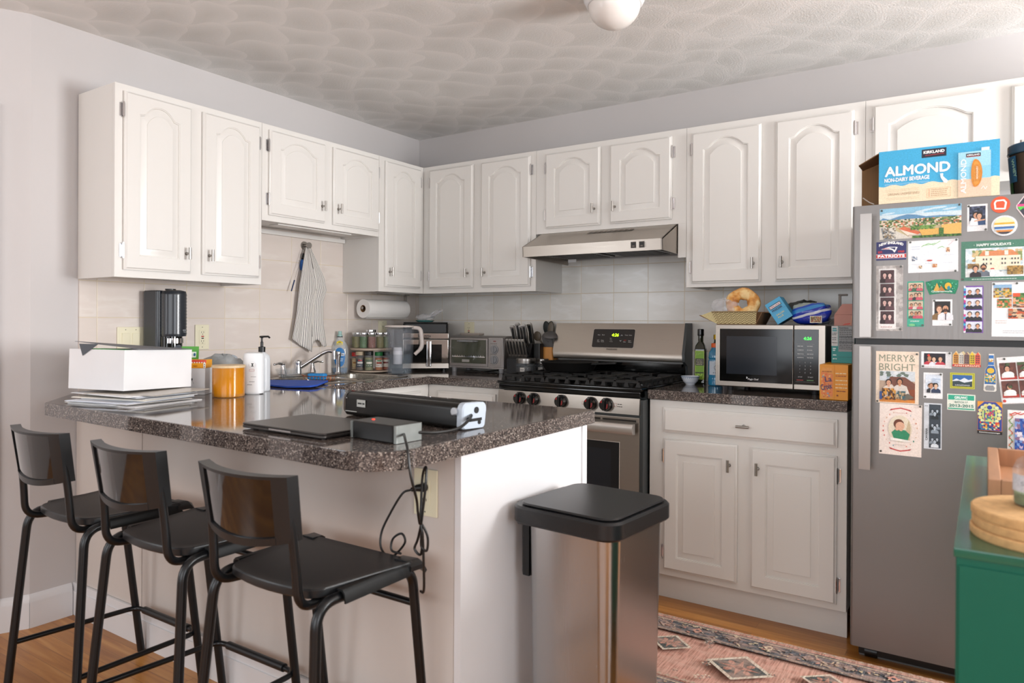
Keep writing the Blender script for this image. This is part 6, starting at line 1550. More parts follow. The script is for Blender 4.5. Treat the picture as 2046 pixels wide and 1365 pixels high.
def stripe_bag():
    m, nt, bs = new_mat('blue_striped_wrapper'); L = nt.links; v = coords(nt, (1, 1, 1)); sp = nd(nt, 'ShaderNodeSeparateXYZ'); L.new(v, sp.inputs[0])
    n = nd(nt, 'ShaderNodeTexNoise'); n.inputs['Scale'].default_value = 12; L.new(v, n.inputs['Vector'])
    a = nd(nt, 'ShaderNodeMath', operation='MULTIPLY_ADD'); a.inputs[1].default_value = -.30; L.new(sp.outputs[0], a.inputs[0]); L.new(sp.outputs[2], a.inputs[2])
    a2 = nd(nt, 'ShaderNodeMath', operation='MULTIPLY_ADD'); a2.inputs[1].default_value = .018; L.new(n.outputs[0], a2.inputs[0]); L.new(a.outputs[0], a2.inputs[2])
    mr = nd(nt, 'ShaderNodeMapRange'); mr.inputs[1].default_value = -.02; mr.inputs[2].default_value = .10; L.new(a2.outputs[0], mr.inputs[0])
    c = ramp(nt, mr.outputs[0], [(0, '#b9c2d6'), (.22, '#1b2f9a'), (.5, '#2038b4'), (.58, '#dfe6f0'), (.66, '#2038b4'), (.76, '#3f8fd0'), (.88, '#2a50b8'), (.95, '#9aa6a2')], True)
    L.new(c, bs.inputs['Base Color']); bs.inputs['Roughness'].default_value = .18; n2 = nd(nt, 'ShaderNodeTexNoise'); n2.inputs['Scale'].default_value = 45; L.new(v, n2.inputs['Vector']); bump(nt, bs, n2.outputs[0], .7, .004); return m
t = thing('bread_bag', 'royal blue striped sliced bread bag on the microwave', 'bread bag', (2.508, -.365, ZM), R(4))
bl = blob('wrapper', stripe_bag(), 'x', 'x', (0, 0, 0), .076, .055, .044, 33, .07, 34, 14, sq=4.2, pole=.32); bl.parent = t; bl.location = (0, 0, 0.0006); [bl.__delitem__(k) for k in ('label', 'category')]
cv = Canvas((.0, -.0575, .008), (1, .0, 0), (0, 0.1, 1), base=.0015); cv.rect(0, 0, .046, .030, '#d8d3cc'); cv.mosaic(.003, .003, .043, .027, 10, 6, ['#b98a4a', '#7a5a2e', '#c9b48a', '#a03a22', '#5a6a2e'], RND); cv.build('picture_patch', t)
b = MB(); rr2 = random.Random(6)
for i in range(8): b.tube([(.075, rr2.uniform(-.02, .02), .03), (.10, rr2.uniform(-.03, .03), .02+rr2.uniform(-.012, .02))], [.005, .001], 5)
b.build('twisted_end', FILM, t)
blob('produce_bag', mat('dark_film', '#3c3f3c', .2, alpha=.7, noise=.2, bmp=.7, bscale=40), 'dark crumpled plastic bag behind the blue freezer bag box', 'plastic bag', (2.455, -.245, ZM), .075, .045, .045, 14, .3, 22, 10)
blob('clear_bag', FILM, 'clear crumpled bag at the right end of the microwave top', 'plastic bag', (2.548, -.215, ZM), .030, .045, .030, 17, .3, 20, 10)

# boxes between microwave and fridge
t = thing('sparkling_water_pack', 'orange sparkling water carton at the counter end by the fridge', 'box', (2.635, -.490, ZT), 0)
b = MB(); b.box(-.052, .050, -.110, .085, .0003, .137, .002); b.build('carton', mat('orange_carton', '#ec9a1c', .4, noise=.03), t)
cv = Canvas((-.052, -.1103, 0), (1, 0, 0), (0, 0, 1)); P = [(.006, .012), (.010, .006), (.044, .006), (.048, .012), (.048, .112), (.043, .124), (.011, .124), (.006, .112)]
cv.poly(P, '#f0a244'); cv.poly([(.006+.0, .02), (.048, .012), (.048, .100), (.006, .108)], '#ef8c4a')
r5 = random.Random(9)
for i in range(26): cv.ell(r5.uniform(.009, .045), r5.uniform(.012, .10), .004, .003, r5.choice(['#e9703a', '#f3b26a', '#8fa6b8', '#f6c98a']), 8, rot=r5.uniform(0, 180))
cv.text('La', .021, .070, .020, '#3b3f72', rot=6, bold=.01); cv.text('Croix', .008, .036, .022, '#3b3f72', wd=.040, rot=14, bold=.01); cv.words(.010, .108, .044, .003, '#a5521c', RND)
cv.line([(.054, 0), (.054, .137)], .0008, '#c9781a')
for y in (.102, .092, .075, .060, .047): cv.words(.058, y, .100, .0035, '#fbe2ae' if y != .092 else '#b3591c', RND)
cv.words(.062, .034, .098, .0035, '#8d3d14', RND); cv.rect(.062, .016, .068, .022, '#8d3d14'); cv.build('print', t)
t = thing('cereal_box', 'teal and white box with nutrition table stacked on the orange carton', 'box', (2.650, -.440, ZT+.1378), 0)
b = MB(); b.box(-.044, .040, -.045, .045, 0, .148, .001); b.build('carton', mat('teal_card', '#1d8a86', .45, noise=.03), t)
cv = Canvas((-.044, -.0453, 0), (1, 0, 0), (0, 0, 1)); cv.rect(0, .068, .024, .148, '#c9c9c8'); cv.rect(.026, .046, .084, .148, '#8d8f90'); cv.text('Nutrition', .028, .138, .006, '#17181a', wd=.034, bold=.04)
for i in range(11): cv.words(.029, .128-.0072*i, .080, .0028, '#3b3d3e', RND)
for y in (.133, .104, .082): cv.rect(.028, y, .082, y+.0016, '#1e1f20')
for y in (.135, .127): cv.words(.004, y, .020, .005, '#2b8f96', RND)
for y in (.118, .112, .100, .092, .080): cv.words(.003, y, .021, .0025, '#56595c', RND)
for y in (.056, .049, .030, .015): cv.words(.006, y, .021, .004, '#d7ebe8', RND)
cv.rect(.026, .024, .084, .025, '#12605e'); cv.build('print', t)
t = thing('gift_box', 'dusty pink gabled box on top of the teal cereal box', 'box', (2.655, -.430, ZT+.1378+.1485), 0)
b = MB(); b.box(-.042, .035, -.04, .04, 0, .045, .001); b.prism([(-.040, .0455), (.040, .0455), (.02, .10), (-.02, .10)], -.040, .035, 'x') if False else b.loft([[(-.041, -.04, .0455), (.035, -.04, .0455), (.035, .04, .0455), (-.041, .04, .0455)], [(-.014, -.03, .088), (.035, -.03, .088), (.035, .03, .088), (-.014, .03, .088)]])
b.build('carton', mat('dusty_pink_card', '#b98377', .6, noise=.03), t)
cv = Canvas((-.042, -.0403, 0), (1, 0, 0), (0, 0, 1)); cv.poly([(.030, .003), (.058, .006), (.062, .012), (.040, .009)], '#cf3b22'); cv.line([(.060, .004), (.066, .04)], .0008, '#e3c07a'); cv.build('print', t)
b = MB(); b.box(-.005, .005, -.005, .005, 0, .128, .001); b.box(-.006, .030, -.006, .006, .122, .130, .002); b.solo('towel_rod', mat('dull_metal', '#56504b', .4, .8, noise=.1), 'dark metal upright with short arm behind the pink box', 'stand', (2.612, -.330, ZM), world=False)
b = MB(); b.lathe([(.001, .0), (.036, .0), (.040, .02), (.040, .085), (.034, .105), (.018, .118), (.001, .121)], n=28); b.solo('dark_canister', mat('dark_navy', '#2c2d3a', .4, noise=.04), 'dark domed canister behind the pink box beside the fridge', 'canister', (2.668, -.270, ZM-.12 if False else ZT+.0003), world=False)
bpy.data.objects['dark_canister'].scale = (.9, .9, 3.2)

# on top of the fridge
t = thing('almond_milk_carton', 'large blue and cream almond drink carton with open end flap', 'box', (2.98, -.69, 1.6278), 0, world=True)
bx0, bx1, by0, by1, bz0, bz1 = 2.806, 3.156, -.782, -.62, 1.6282, 1.811
k_ = .003
b = MB(); b.box(bx0, bx1, by0, by0+k_, bz0, bz1); b.box(bx0, bx1, by1-k_, by1, bz0, bz1); b.box(bx0, bx1, by0+k_, by1-k_, bz0, bz0+k_); b.box(bx0, bx1, by0+k_, by1-k_, bz1-k_, bz1); b.box(bx1-k_, bx1, by0+k_, by1-k_, bz0+k_, bz1-k_)
b.build('carton', KRAFT, t)
b = MB(); b.prism([(bx0-.074, by1-.012), (bx0, by1-k_), (bx0, by1), (bx0-.074, by1-.009)], bz0+.002, bz1-.003, 'z'); b.loft([[(bx0-.070, by0+.04, bz1-.030), (bx0-.070, by1-.02, bz1-.030), (bx0-.001, by1-.006, bz1-.002), (bx0-.001, by0+.004, bz1-.002)], [(bx0-.070, by0+.04, bz1-.033), (bx0-.070, by1-.02, bz1-.033), (bx0-.001, by1-.006, bz1-.005), (bx0-.001, by0+.004, bz1-.005)]])
b.build('open_flap', KRAFT, t)
cv = Canvas((bx0, by0, bz0), (1, 0, 0), (0, 0, 1), base=.0005); W_, H_ = bx1-bx0, bz1-bz0
cv.rect(0, 0, W_, H_, '#3fb0e0'); N_ = 48
P = [(0, 0), (W_, 0)]+[(W_*(1-i/N_), H_*.335+.0032*math.sin(i/N_*2*PI*6.0)) for i in range(N_+1)]
cv._add([[(P[2+i][0], 0), P[2+i], P[3+i], (P[3+i][0], 0)] for i in range(N_)], '#f3e2c3')
cv.rect(.130, H_*.80, .202, H_*.955, '#1a1f33'); cv.text('KIRKLAND', .166, H_*.875, .009, '#ffffff', wd=.060, align='c', bold=.05); cv.line([(.140, H_*.84), (.196, H_*.85)], .0015, '#c8352f')
cv.text('ALMOND', .020, H_*.52, .032, '#ffffff', wd=.192, bold=.035)
cv.text('NON-DAIRY BEVERAGE', .018, H_*.405, .013, '#ffffff', wd=.135, bold=.03); cv.rect(.018, H_*.365, .152, H_*.369, '#cfe9f6'); cv.rect(.018, H_*.345, .152, H_*.349, '#cfe9f6')
cv.poly([(.184, .088), (.193, .088), (.193, .078), (.207, .062), (.204, .055), (.196, .056), (.186, .074)], '#f2f8fb')
cv.text('ORIGINAL UNSWEETENED', .028, .027, .008, '#b5977a', wd=.096)
for y in (.017, .041, .012, .046): cv.rect(.024, y, .124, y+.0008, '#d9c3a3')
cv.line([(.146, .010), (.214, .010), (.214, .040), (.146, .040), (.146, .010)], .0007, '#d9a56a')
for i in range(4): cv.rect(.151, .014+.0065*i, .154, .0165+.0065*i, '#e0743a'); cv.words(.158, .0145+.0065*i, .206, .002, '#c9a07a', RND)
cv.rect(.236, .002, .326, .150, '#8fd3ee'); cv.rect(.236, .002, .326, .060, '#f0cdb4'); cv.rect(.236, .100, .326, .150, '#a5dcf0'); cv.rect(.300, .150, .322, .160, '#dfeef4')
cv.rect(.258, .132, .298, .144, '#26293a'); cv.text('KIRKLAND', .278, .136, .005, '#ffffff', wd=.034, align='c', bold=.04); cv.rect(.258, .132, .298, .134, '#b3352f')
cv.text('ALMOND', .258, .014, .015, '#ffffff', wd=.112, rot=90, bold=.015)
cv.poly([(.283+.020*math.sin(R(a))*(1.0 if a < 180 else .55), .078+.046*math.cos(R(a))) for a in range(0, 360, 15)], '#d98a2b'); cv.poly([(.284+.015*math.sin(R(a))*(1.0 if a < 180 else .5), .078+.039*math.cos(R(a))) for a in range(0, 360, 15)], '#e59a3c')
for i in range(5): cv.line([(.280+.004*i, .05), (.279+.005*i, .078), (.280+.003*i, .105)], .0007, '#b3661a')
cv.text('NON-DAIRY', .291, .058, .005, '#fff1da', wd=.042, rot=90, bold=.02); cv.line([(.30, .024), (.306, .034), (.311, .022), (.316, .032)], .0015, '#ffffff')
cv.build('print', t)
t = thing('protein_tub', 'large black tub with blue lid band standing on the fridge', 'tub', (3.268, -.665, 1.6278), 0)
b = MB(); b.lathe([(.001, .0005), (.076, .001), (.078, .006), (.088, .135), (.086, .142), (.001, .142)], n=44); b.build('tub', mat('black_blue_tub', '#1b2126', .25, noise=.05, coat=.4), t)
b = MB(); b.lathe([(.001, .1425), (.090, .1425), (.092, .147), (.0905, .151), (.0905, .171), (.088, .174), (.001, .174)], n=44); b.build('lid', mat('blue_black_lid', '#1f4f70', .25, noise=.05), t)
cv = Canvas((0, 0, 0), (1, 0, 0), (0, 0, 1), base=.0012); cv.fn = lambda x, y, k: Vector(((.0782+.0725*(y-.006)*1.06+k)*math.cos(R(185)+x/.083), (.0782+.0725*(y-.006)*1.06+k)*math.sin(R(185)+x/.083), y))
cv.rect(.0, .05, .05, .135, '#1d5f8f', 6); cv.rect(.0, .008, .03, .05, '#1f5a38', 4); cv.text('WHEY', .030, .125, .011, '#9fd8c8', wd=.060, rot=-82, bold=.03); cv.build('label', t)
b = MB(); b.tube([(2.752, -.752, 1.660), (2.775, -.765, 1.640), (2.790, -.772, 1.632)], .002, 8); b.solo('pen', mat('clear_pen', '#cfc6bc', .2, alpha=.7), 'small clear stick lying at the front left corner of the fridge top', 'pen', (2.77, -.76, 1.64))
# ================================================================ fridge magnets, photos and cards
FYC = FY-.0004
PR = random.Random(5)
def card(x0, z0, w_, h, t, col, rot=0):
    r = R(rot); cv = Canvas((x0, FYC, z0), (math.cos(r), 0, math.sin(r)), (-math.sin(r), 0, math.cos(r)), base=.0003); cv.slab(0, 0, w_, h, t, col); return cv
SK = ['#e2b293', '#d79f7d', '#c98d68', '#e9c1a4']; HR = ['#2a1c17', '#3a241a', '#18120f', '#6a4427']
def crowd(cv, x0, y0, x1, y1, n, bg, cloths, hs=None):
    cv.rect(x0, y0, x1, y1, bg); W_ = x1-x0; h = (y1-y0)*.85 if hs is None else hs
    for i in range(n):
        x = x0+W_*(i+.5)/n+PR.uniform(-.04, .04)*W_; hh = min(h*PR.uniform(.85, 1.05), (y1-y0)*.99)
        ww = hh*.42
        x = min(max(x, x0+ww), x1-ww) if W_ > 2*ww else (x0+x1)/2
        cv.person(x, y0, hh, PR.choice(HR), PR.choice(SK), PR.choice(cloths))
# landscape panorama
cv = card(2.810, 1.503, .242, .107, .0006, '#dfe9ee'); W_, H_ = .242, .107
cv.rect(0, .072, W_, H_, '#8fc4e0'); cv.rect(0, .066, W_, .085, '#d3e4ec')
for i in range(8): cv.ell(PR.uniform(.02, .22), PR.uniform(.08, .10), .022, .003, '#cfe4ef', 10, rot=6)
cv.poly([(0, .066), (.01, .075), (.03, .068), (.06, .078), (.085, .083), (.11, .080), (.14, .072), (.18, .073), (.242, .068), (.242, .060), (0, .060)], '#5f8fb5')
cv.rect(0, .0, W_, .066, '#c9b98f'); cv.mosaic(0, .040, W_, .067, 44, 7, ['#4d6b3a', '#6a8048', '#e6d9c6', '#c77b58', '#dccab2', '#8c9a62', '#38562f'], PR)
cv.poly([(0, 0), (0, .045), (.03, .040), (.10, 0)], '#d7d1c6'); cv.poly([(.012, 0), (.004, .040), (.010, .040), (.040, 0)], '#8b8f92')
cv.mosaic(.01, .002, .05, .040, 9, 9, ['#d9d4ca', '#5b6065', '#b9b4aa', '#8c7a60'], PR, dens=.7)
cv.poly([(.060, .034), (.075, .040), (.124, .020), (.124, .004), (.095, .002)], '#ecdccb'); cv.poly([(.058, .034), (.075, .042), (.128, .018), (.116, .012)], '#d9704a')
for i in range(9): cv.rect(.088+.004*i, .008-.0*i, .0895+.004*i, .012, '#8a7a6c')
cv.poly([(.118, .030), (.185, .030), (.182, .010), (.130, .006)], '#e2b25c'); cv.poly([(.185, .040), (W_, .044), (W_, .004), (.19, .010)], '#e8b765')
cv.mosaic(.10, .0, W_, .008, 28, 2, ['#3e6b2f', '#5c8a3c', '#2f5427'], PR); cv.mosaic(.095, .028, .17, .042, 16, 4, ['#3e6b2f', '#5c8a3c', '#7aa34e'], PR, dens=.8); cv.mosaic(.178, .008, .192, .030, 3, 5, ['#3e6b2f', '#4a7a38'], PR)
cv.solo('photo_print', 'wide landscape photo of hills and red roofs, top left of the fridge', 'photo', 'photos on the fridge')
# instant photos
def instant(x0, z0, w_, h, label, rot=0, fn=None, inner=(.10, .22, .90, .93), bg='#2b3346'):
    cv = card(x0, z0, w_, h, .0006, '#f2f2f4', rot); a = [inner[0]*w_, inner[1]*h, inner[2]*w_, inner[3]*h]
    cv.rect(*a, bg); fn(cv, *a); cv.solo('instant_photo', label, 'photo', 'photos on the fridge')
def p1_(cv, x0, y0, x1, y1):
    cv.mosaic(x0, y0+(y1-y0)*.5, x1, y1, 6, 5, ['#2b3346', '#3d4660', '#1c2230', '#59617a'], PR); cv.person(x0+(x1-x0)*.42, y0, (y1-y0)*.72, '#1d1613', '#d9a385', '#e9edf2'); cv.person(x0+(x1-x0)*.62, y0, (y1-y0)*.66, '#2a1c17', '#e0ae90', '#33507a')
    cv.poly([(x0, y0), (x0+(x1-x0)*.55, y0), (x0+(x1-x0)*.5, y0+(y1-y0)*.30), (x0+(x1-x0)*.15, y0+(y1-y0)*.40)], '#eef1f5'); cv.line([(x0+(x1-x0)*.35, y0+.014), (x1-.003, y0+.017)], .004, '#dba88a')
instant(3.068, 1.515, .056, .088, 'instant photo of a hugging couple in front of a dark building', fn=p1_)
def p2_(cv, x0, y0, x1, y1):
    cv.rect(x0, y0, x1, y1, '#231d1c'); cv.person(x0+(x1-x0)*.31, y0, (y1-y0)*.80, '#5a3620', '#e6b596', '#8a6a42'); cv.person(x0+(x1-x0)*.70, y0, (y1-y0)*.86, '#17110f', '#d39a78', '#eceaf0', beard='#2b1d17'); cv.rect(x0+(x1-x0)*.68, y0, x0+(x1-x0)*.74, y0+.022, '#3a1730')
instant(2.971, 1.204, .057, .088, 'instant photo of a smiling couple, man in white shirt and tie', fn=p2_)
def p3_(cv, x0, y0, x1, y1): crowd(cv, x0, y0, x1, y1, 3, '#1f1a26', ['#c73a4a', '#d8495c', '#2a3550', '#e9e6ee']); cv.rect(x0, y0, x1, y0+.006, '#f1edf2'); cv.ell(x0+.014, y1-.007, .004, .004, '#d83a2a', 8)
instant(2.939, 1.061, .088, .055, 'sideways instant photo of three people in red, under the freezer seam', fn=p3_, inner=(.09, .10, .80, .90))
def p4_(cv, x0, y0, x1, y1): crowd(cv, x0, y0, x1, y1, 4, '#dfe8f4', ['#b23b44', '#e3e3ea', '#2f3a58', '#c9ccd6', '#2a2a33'], hs=(y1-y0)*.55); cv.mosaic(x0, y0+(y1-y0)*.55, x1, y1-(y1-y0)*.2, 6, 3, ['#b9c9de', '#e7eef7', '#55627a'], PR, dens=.6)
instant(2.946, .958, .056, .087, 'instant photo of a group outdoors in winter clothes', fn=p4_)
# round and shaped magnets
cv = Canvas((3.158, FYC, 1.596), (1, 0, 0), (0, 0, 1)); cv.disc(0, 0, .026, .0265, .004, '#e2582f')
cv.line([(-.013, -.012), (.012, -.014), (.015, .006), (.009, .014), (-.011, .013), (-.015, .006), (-.013, -.012)], .005, '#fdf4ec'); cv.solo('round_magnet', 'orange round magnet with white bread-slice outline', 'magnet', 'magnets on the fridge')
cv = Canvas((3.169, FYC, 1.527), (1, 0, 0), (0, 0, 1)); cv.disc(0, 0, .035, .033, .009, '#dfe3e8'); cv.disc(0, 0, .029, .0275, .0095, '#f6e6bd')
def arc_clip(y0, y1, col):
    P = []
    for k in range(9): y = y0+(y1-y0)*k/8; P.append((math.sqrt(max(0, .0275**2-y*y)), y))
    for k in range(9): y = y1-(y1-y0)*k/8; P.append((-math.sqrt(max(0, .0275**2-y*y)), y))
    cv.poly(P, col)
for y0, y1, c_ in ((.004, .010, '#e2b33c'), (-.001, .003, '#f1efe9'), (-.010, -.003, '#3d6fae'), (-.014, -.010, '#b9d2e6'), (-.020, -.014, '#d9893a'), (-.027, -.020, '#3b3a44')): arc_clip(y0, y1, c_)
cv.solo('glass_magnet', 'clear glass dome magnet with painted beach and sea stripes', 'magnet', 'magnets on the fridge')
cv = Canvas((3.224, FYC, 1.584), (1, 0, 0), (0, 0, 1)); cv.plate([(0, -.041), (.024, -.004), (.024, .006), (0, .041), (-.024, .006), (-.024, -.004)], .005, '#e8d7d9'); cv.poly([(0, -.036), (.020, -.004), (.020, .006), (0, .036), (-.020, .006), (-.020, -.004)], '#3c3d4a'); cv.rect(-.021, .001, .0, .009, '#e0468c'); cv.rect(0, .001, .021, .009, '#49b9d6'); cv.poly([(-.021, .001), (.021, .001), (.012, -.010), (.006, -.004), (0, -.012), (-.006, -.004), (-.014, -.011)], '#52cf4a'); cv.solo('diamond_magnet', 'dark diamond-shaped magnet with pink, blue and green band at the fridge edge', 'magnet', 'magnets on the fridge')
# team magnet
cv = card(2.800, 1.431, .092, .064, .003, '#2a2c66'); cv.rect(0, .006, .092, .021, '#d9dbe6'); cv.rect(0, .0075, .092, .0195, '#d0352f'); cv.text('PATRIOTS', .046, .0095, .0085, '#ffffff', wd=.082, align='c', bold=.06)
cv.text('NEW ENGLAND', .046, .048, .0085, '#ffffff', wd=.074, align='c', bold=.05, arc=.008); cv.text('EST.', .006, .025, .0065, '#d5353c', wd=.014, bold=.05); cv.text('1960', .068, .025, .0065, '#d5353c', wd=.018, bold=.05)
cv.poly([(.014, .038), (.040, .046), (.060, .045), (.066, .044), (.060, .030), (.056, .025), (.050, .034), (.040, .037)], '#f1f1f4'); cv.poly([(.040, .043), (.060, .043), (.058, .034), (.052, .038)], '#22245a'); cv.line([(.022, .040), (.040, .040)], .0018, '#d0352f'); cv.solo('team_magnet', 'navy and red sports team magnet beside the freezer handle', 'magnet', 'magnets on the fridge')
# drawing
cv = card(2.898, 1.384, .146, .109, .0006, '#f3f4f6', .4); cv.ell(.075, .055, .040, .028, '#eaf1f6', 20)
for P in ([(.040, .088), (.060, .098), (.075, .092), (.095, .104)], [(.045, .092), (.066, .094), (.080, .098)], [(.088, .080), (.100, .086), (.106, .082)]): cv.line(P, .0018, '#8cc97e')
cv.mosaic(.012, .040, .028, .058, 4, 5, ['#8d9fb5', '#b9c4d0', '#59657a'], PR, dens=.7); cv.ell(.064, .040, .009, .0028, '#c9504a', 10); cv.mosaic(.112, .066, .122, .082, 3, 4, ['#c98a5a', '#8a5a3a', '#e3c3a0'], PR); cv.mosaic(.072, .016, .086, .028, 4, 3, ['#d9b58c', '#c97a4a'], PR); cv.mosaic(.032, .014, .042, .024, 3, 3, ['#6a4a3a', '#e3c9a4'], PR); cv.line([(.118, .088), (.132, .102)], .001, '#d9a3b0')
for y in (.088, .080): cv.words(.010, y, .036, .0016, '#b9c6dc', PR)
for x, y in ((.104, .030), (.106, .056), (.010, .028), (.052, .030)): cv.words(x, y, x+.03, .0015, '#cbd3df', PR)
cv.solo('illustrated_map', 'white card with faint hand-drawn map and green hills', 'card', 'cards on the fridge')
# holiday card
cv = card(3.052, 1.352, .186, .130, .001, '#4b7f6a'); cv.text('HAPPY HOLIDAYS', .089, .113, .008, '#e9f1ec', wd=.092, align='c', bold=.05); cv.ell(.036, .117, .001, .001, '#e9f1ec', 6); cv.ell(.141, .117, .001, .001, '#e9f1ec', 6); cv.words(.030, .004, .15, .002, '#dfe9e4', PR)
cv.rect(.012, .012, .174, .106, '#e3ecef'); cv.mosaic(.012, .012, .174, .106, 16, 10, ['#cfdfe6', '#f2f5f5', '#b9cdd6'], PR, dens=.5); cv.mosaic(.03, .062, .165, .100, 14, 5, ['#b98f52', '#d9c08a', '#8b9b62', '#c9b28a'], PR, dens=.75)
cv.rect(.040, .034, .160, .080, '#f1e7cd'); cv.poly([(.048, .080), (.060, .096), (.140, .097), (.155, .080)], '#d98a5c'); cv.rect(.066, .082, .076, .096, '#f5efdf'); cv.rect(.118, .082, .128, .096, '#f5efdf'); cv.text('', 0, 0, .001, '#000000')
for x in (.062, .070, .082, .112, .120, .138, .146, .154):
    for y in (.052, .066): cv.rect(x-.0018, y, x+.0018, y+.006, '#4b4a50')
cv.mosaic(.125, .018, .168, .046, 8, 5, ['#9a7a3f', '#b9924f', '#7a5f33'], PR); cv.mosaic(.018, .040, .050, .056, 6, 3, ['#a58a55', '#8a6a3a'], PR); cv.person(.062, .014, .040, '#2a1a14', '#c98d68', '#6b7480', beard='#2b1d17'); cv.person(.040, .012, .038, '#2f1b14', '#d9a385', '#2a2326'); cv.ell(.086, .020, .007, .008, '#f7f9fa', 12); cv.ell(.086, .032, .005, .005, '#f7f9fa', 12); cv.rect(.081, .036, .091, .040, '#c9423a')
cv.solo('holiday_card', 'green HAPPY HOLIDAYS card with large cream house and couple', 'card', 'cards on the fridge')
# photo strips
cv = card(2.800, 1.185, .083, .227, .001, '#b9b3b0'); cv.mosaic(0, 0, .083, .227, 8, 16, ['#b9b3b0', '#c9c4c1', '#a39d9b'], PR, dens=.8); cv.rect(.008, .006, .062, .216, '#f1eeec')
for k in range(4):
    y = .024+k*.0475; cv.rect(.014, y, .056, y+.0445, '#4a2f33'); cv.person(.027, y+.001, .036, '#1d1012', '#d9b0a8', '#2e1a1e'); cv.person(.043, y+.001, .034, '#3a2024', '#e6c2ba', '#5a3a40')
cv.words(.016, .012, .052, .003, '#c9a3a0', PR); cv.solo('photo_strip', 'sepia photo booth strip in a grey marbled frame', 'photo', 'photo strips on the fridge')
def strip(x0, z0, w_, h, bg, label, n, cloths, back, rot=0, foot=0):
    cv = card(x0, z0, w_, h, .0006, bg, rot); hh = (h-foot-.004)/n
    for k in range(n): crowd(cv, .004, foot+.002+k*hh, w_-.003, foot+(k+1)*hh-.001, 2 if 'couple' in label else 3, back, cloths)
    return cv
cv = strip(2.896, 1.200, .050, .155, '#3fae93', '', 4, ['#3a3a40', '#e3d9d0', '#c9586a', '#4a6a55'], '#d8c2a8', foot=.026); cv.text('HOLIDAY', .024, .017, .004, '#e9f7f2', wd=.026, align='c', bold=.04); cv.ell(.015, .006, .010, .004, '#7fc98a', 10); cv.solo('photo_strip', 'teal photo booth strip of a laughing group', 'photo', 'photo strips on the fridge')
cv = strip(3.060, 1.181, .054, .155, '#7a4fa5', 'couple', 4, ['#23222a', '#2f2f3a'], '#dfe3f0'); cv.mosaic(0, 0, .006, .155, 1, 20, ['#d23a8c', '#3fb0d9', '#e6e6f2', '#6a3fa0'], PR); cv.solo('photo_strip', 'purple-edged photo booth strip of a couple in black', 'photo', 'photo strips on the fridge')
cv = card(2.948, .787, .052, .155, .0006, '#d6dbe2')
cv.rect(.015, .004, .049, .151, '#3c4650')
for k in range(3):
    for (dx, dy, s_) in ((.010, .012, .021), (.024, .014, .020), (.017, .000, .027)): cv.person(.015+dx, .006+k*.048+dy, s_, '#1c2228', '#b9c6d2', PR.choice(['#222a30', '#8f9ca8', '#dfe6ec']))
cv.text('CAVANA', .011, .030, .006, '#22262c', wd=.040, rot=90, bold=.04); cv.words(.003, .145, .012, .002, '#59616a', PR); cv.solo('photo_strip', 'black and white photo booth strip with vertical lettering', 'photo', 'photo strips on the fridge')
# sequin banner magnet
cv = Canvas((2.998, FYC, 1.334), (1, 0, 0), (0, 0, 1)); P = [(-.048, .018), (-.02, .025), (.02, .026), (.047, .021), (.046, .0), (.038, -.024), (.0, -.020), (-.036, -.026), (-.044, -.004)]; cv.plate(P, .003, '#1d8a63')
for i in range(90):
    x, y = PR.uniform(-.042, .042), PR.uniform(-.017, .019); cv.ell(x, y, .0022, .0016, PR.choice(['#29b37a', '#0f5f44', '#7fe0b5', '#167a8a', '#0d7a50']), 5)
cv.poly([(-.024, -.014), (-.014, .014), (-.004, -.014)], '#d9a94a'); cv.poly([(-.010, -.014), (-.002, .004), (.010, -.014)], '#b97a3a'); cv.ell(.018, .002, .010, .012, '#e6b52f', 10); cv.ell(.020, -.004, .005, .007, '#2a8a9a', 8); cv.text('Guatemala', 0, -.018, .006, '#dff3ea', wd=.060, align='c', bold=.03); cv.solo('sequin_magnet', 'glittering green curved souvenir magnet above the couple photo', 'magnet', 'magnets on the fridge')
# collage card at the right edge
cv = card(3.137, 1.170, .120, .175, .0008, '#f3f3f5')
def scene(cv, x0, y0, x1, y1, kind):
    if kind == 0: cv.rect(x0, y0, x1, y1, '#8fb5d6'); cv.mosaic(x0, y0, x1, y0+(y1-y0)*.75, 9, 7, ['#d9a03a', '#e6bf5a', '#6a7a3a', '#b9b0a0', '#4a6a8a', '#8a5a30'], PR)
    if kind == 1: cv.rect(x0, y0, x1, y1, '#a8502f'); cv.mosaic(x0, y0, x1, y1, 8, 5, ['#c9663a', '#3a6a35', '#d98a4a', '#e0b08a', '#5a8a45'], PR)
    if kind == 2: cv.rect(x0, y0, x1, y1, '#7a5a48'); cv.mosaic(x0, y0, x1, y1, 6, 6, ['#a87a5a', '#d9b894', '#55443a', '#c95a2f'], PR)
scene(cv, .004, .125, .053, .168, 0); scene(cv, .014, .093, .053, .122, 1); scene(cv, .056, .105, .116, .140, 1); scene(cv, .056, .093, .116, .104, 2); scene(cv, .044, .058, .116, .090, 2)
cv.rect(.056, .128, .075, .140, '#d9582f')
for y in (.050, .043): cv.words(.010, y, .040, .0018, '#c9b0a8', PR)
for y in (.018, .012): cv.words(.030, y, .10, .0016, '#a9a9b0', PR)
cv.solo('photo_collage', 'white collage card of autumn travel photos at the right freezer edge', 'card', 'cards on the fridge')
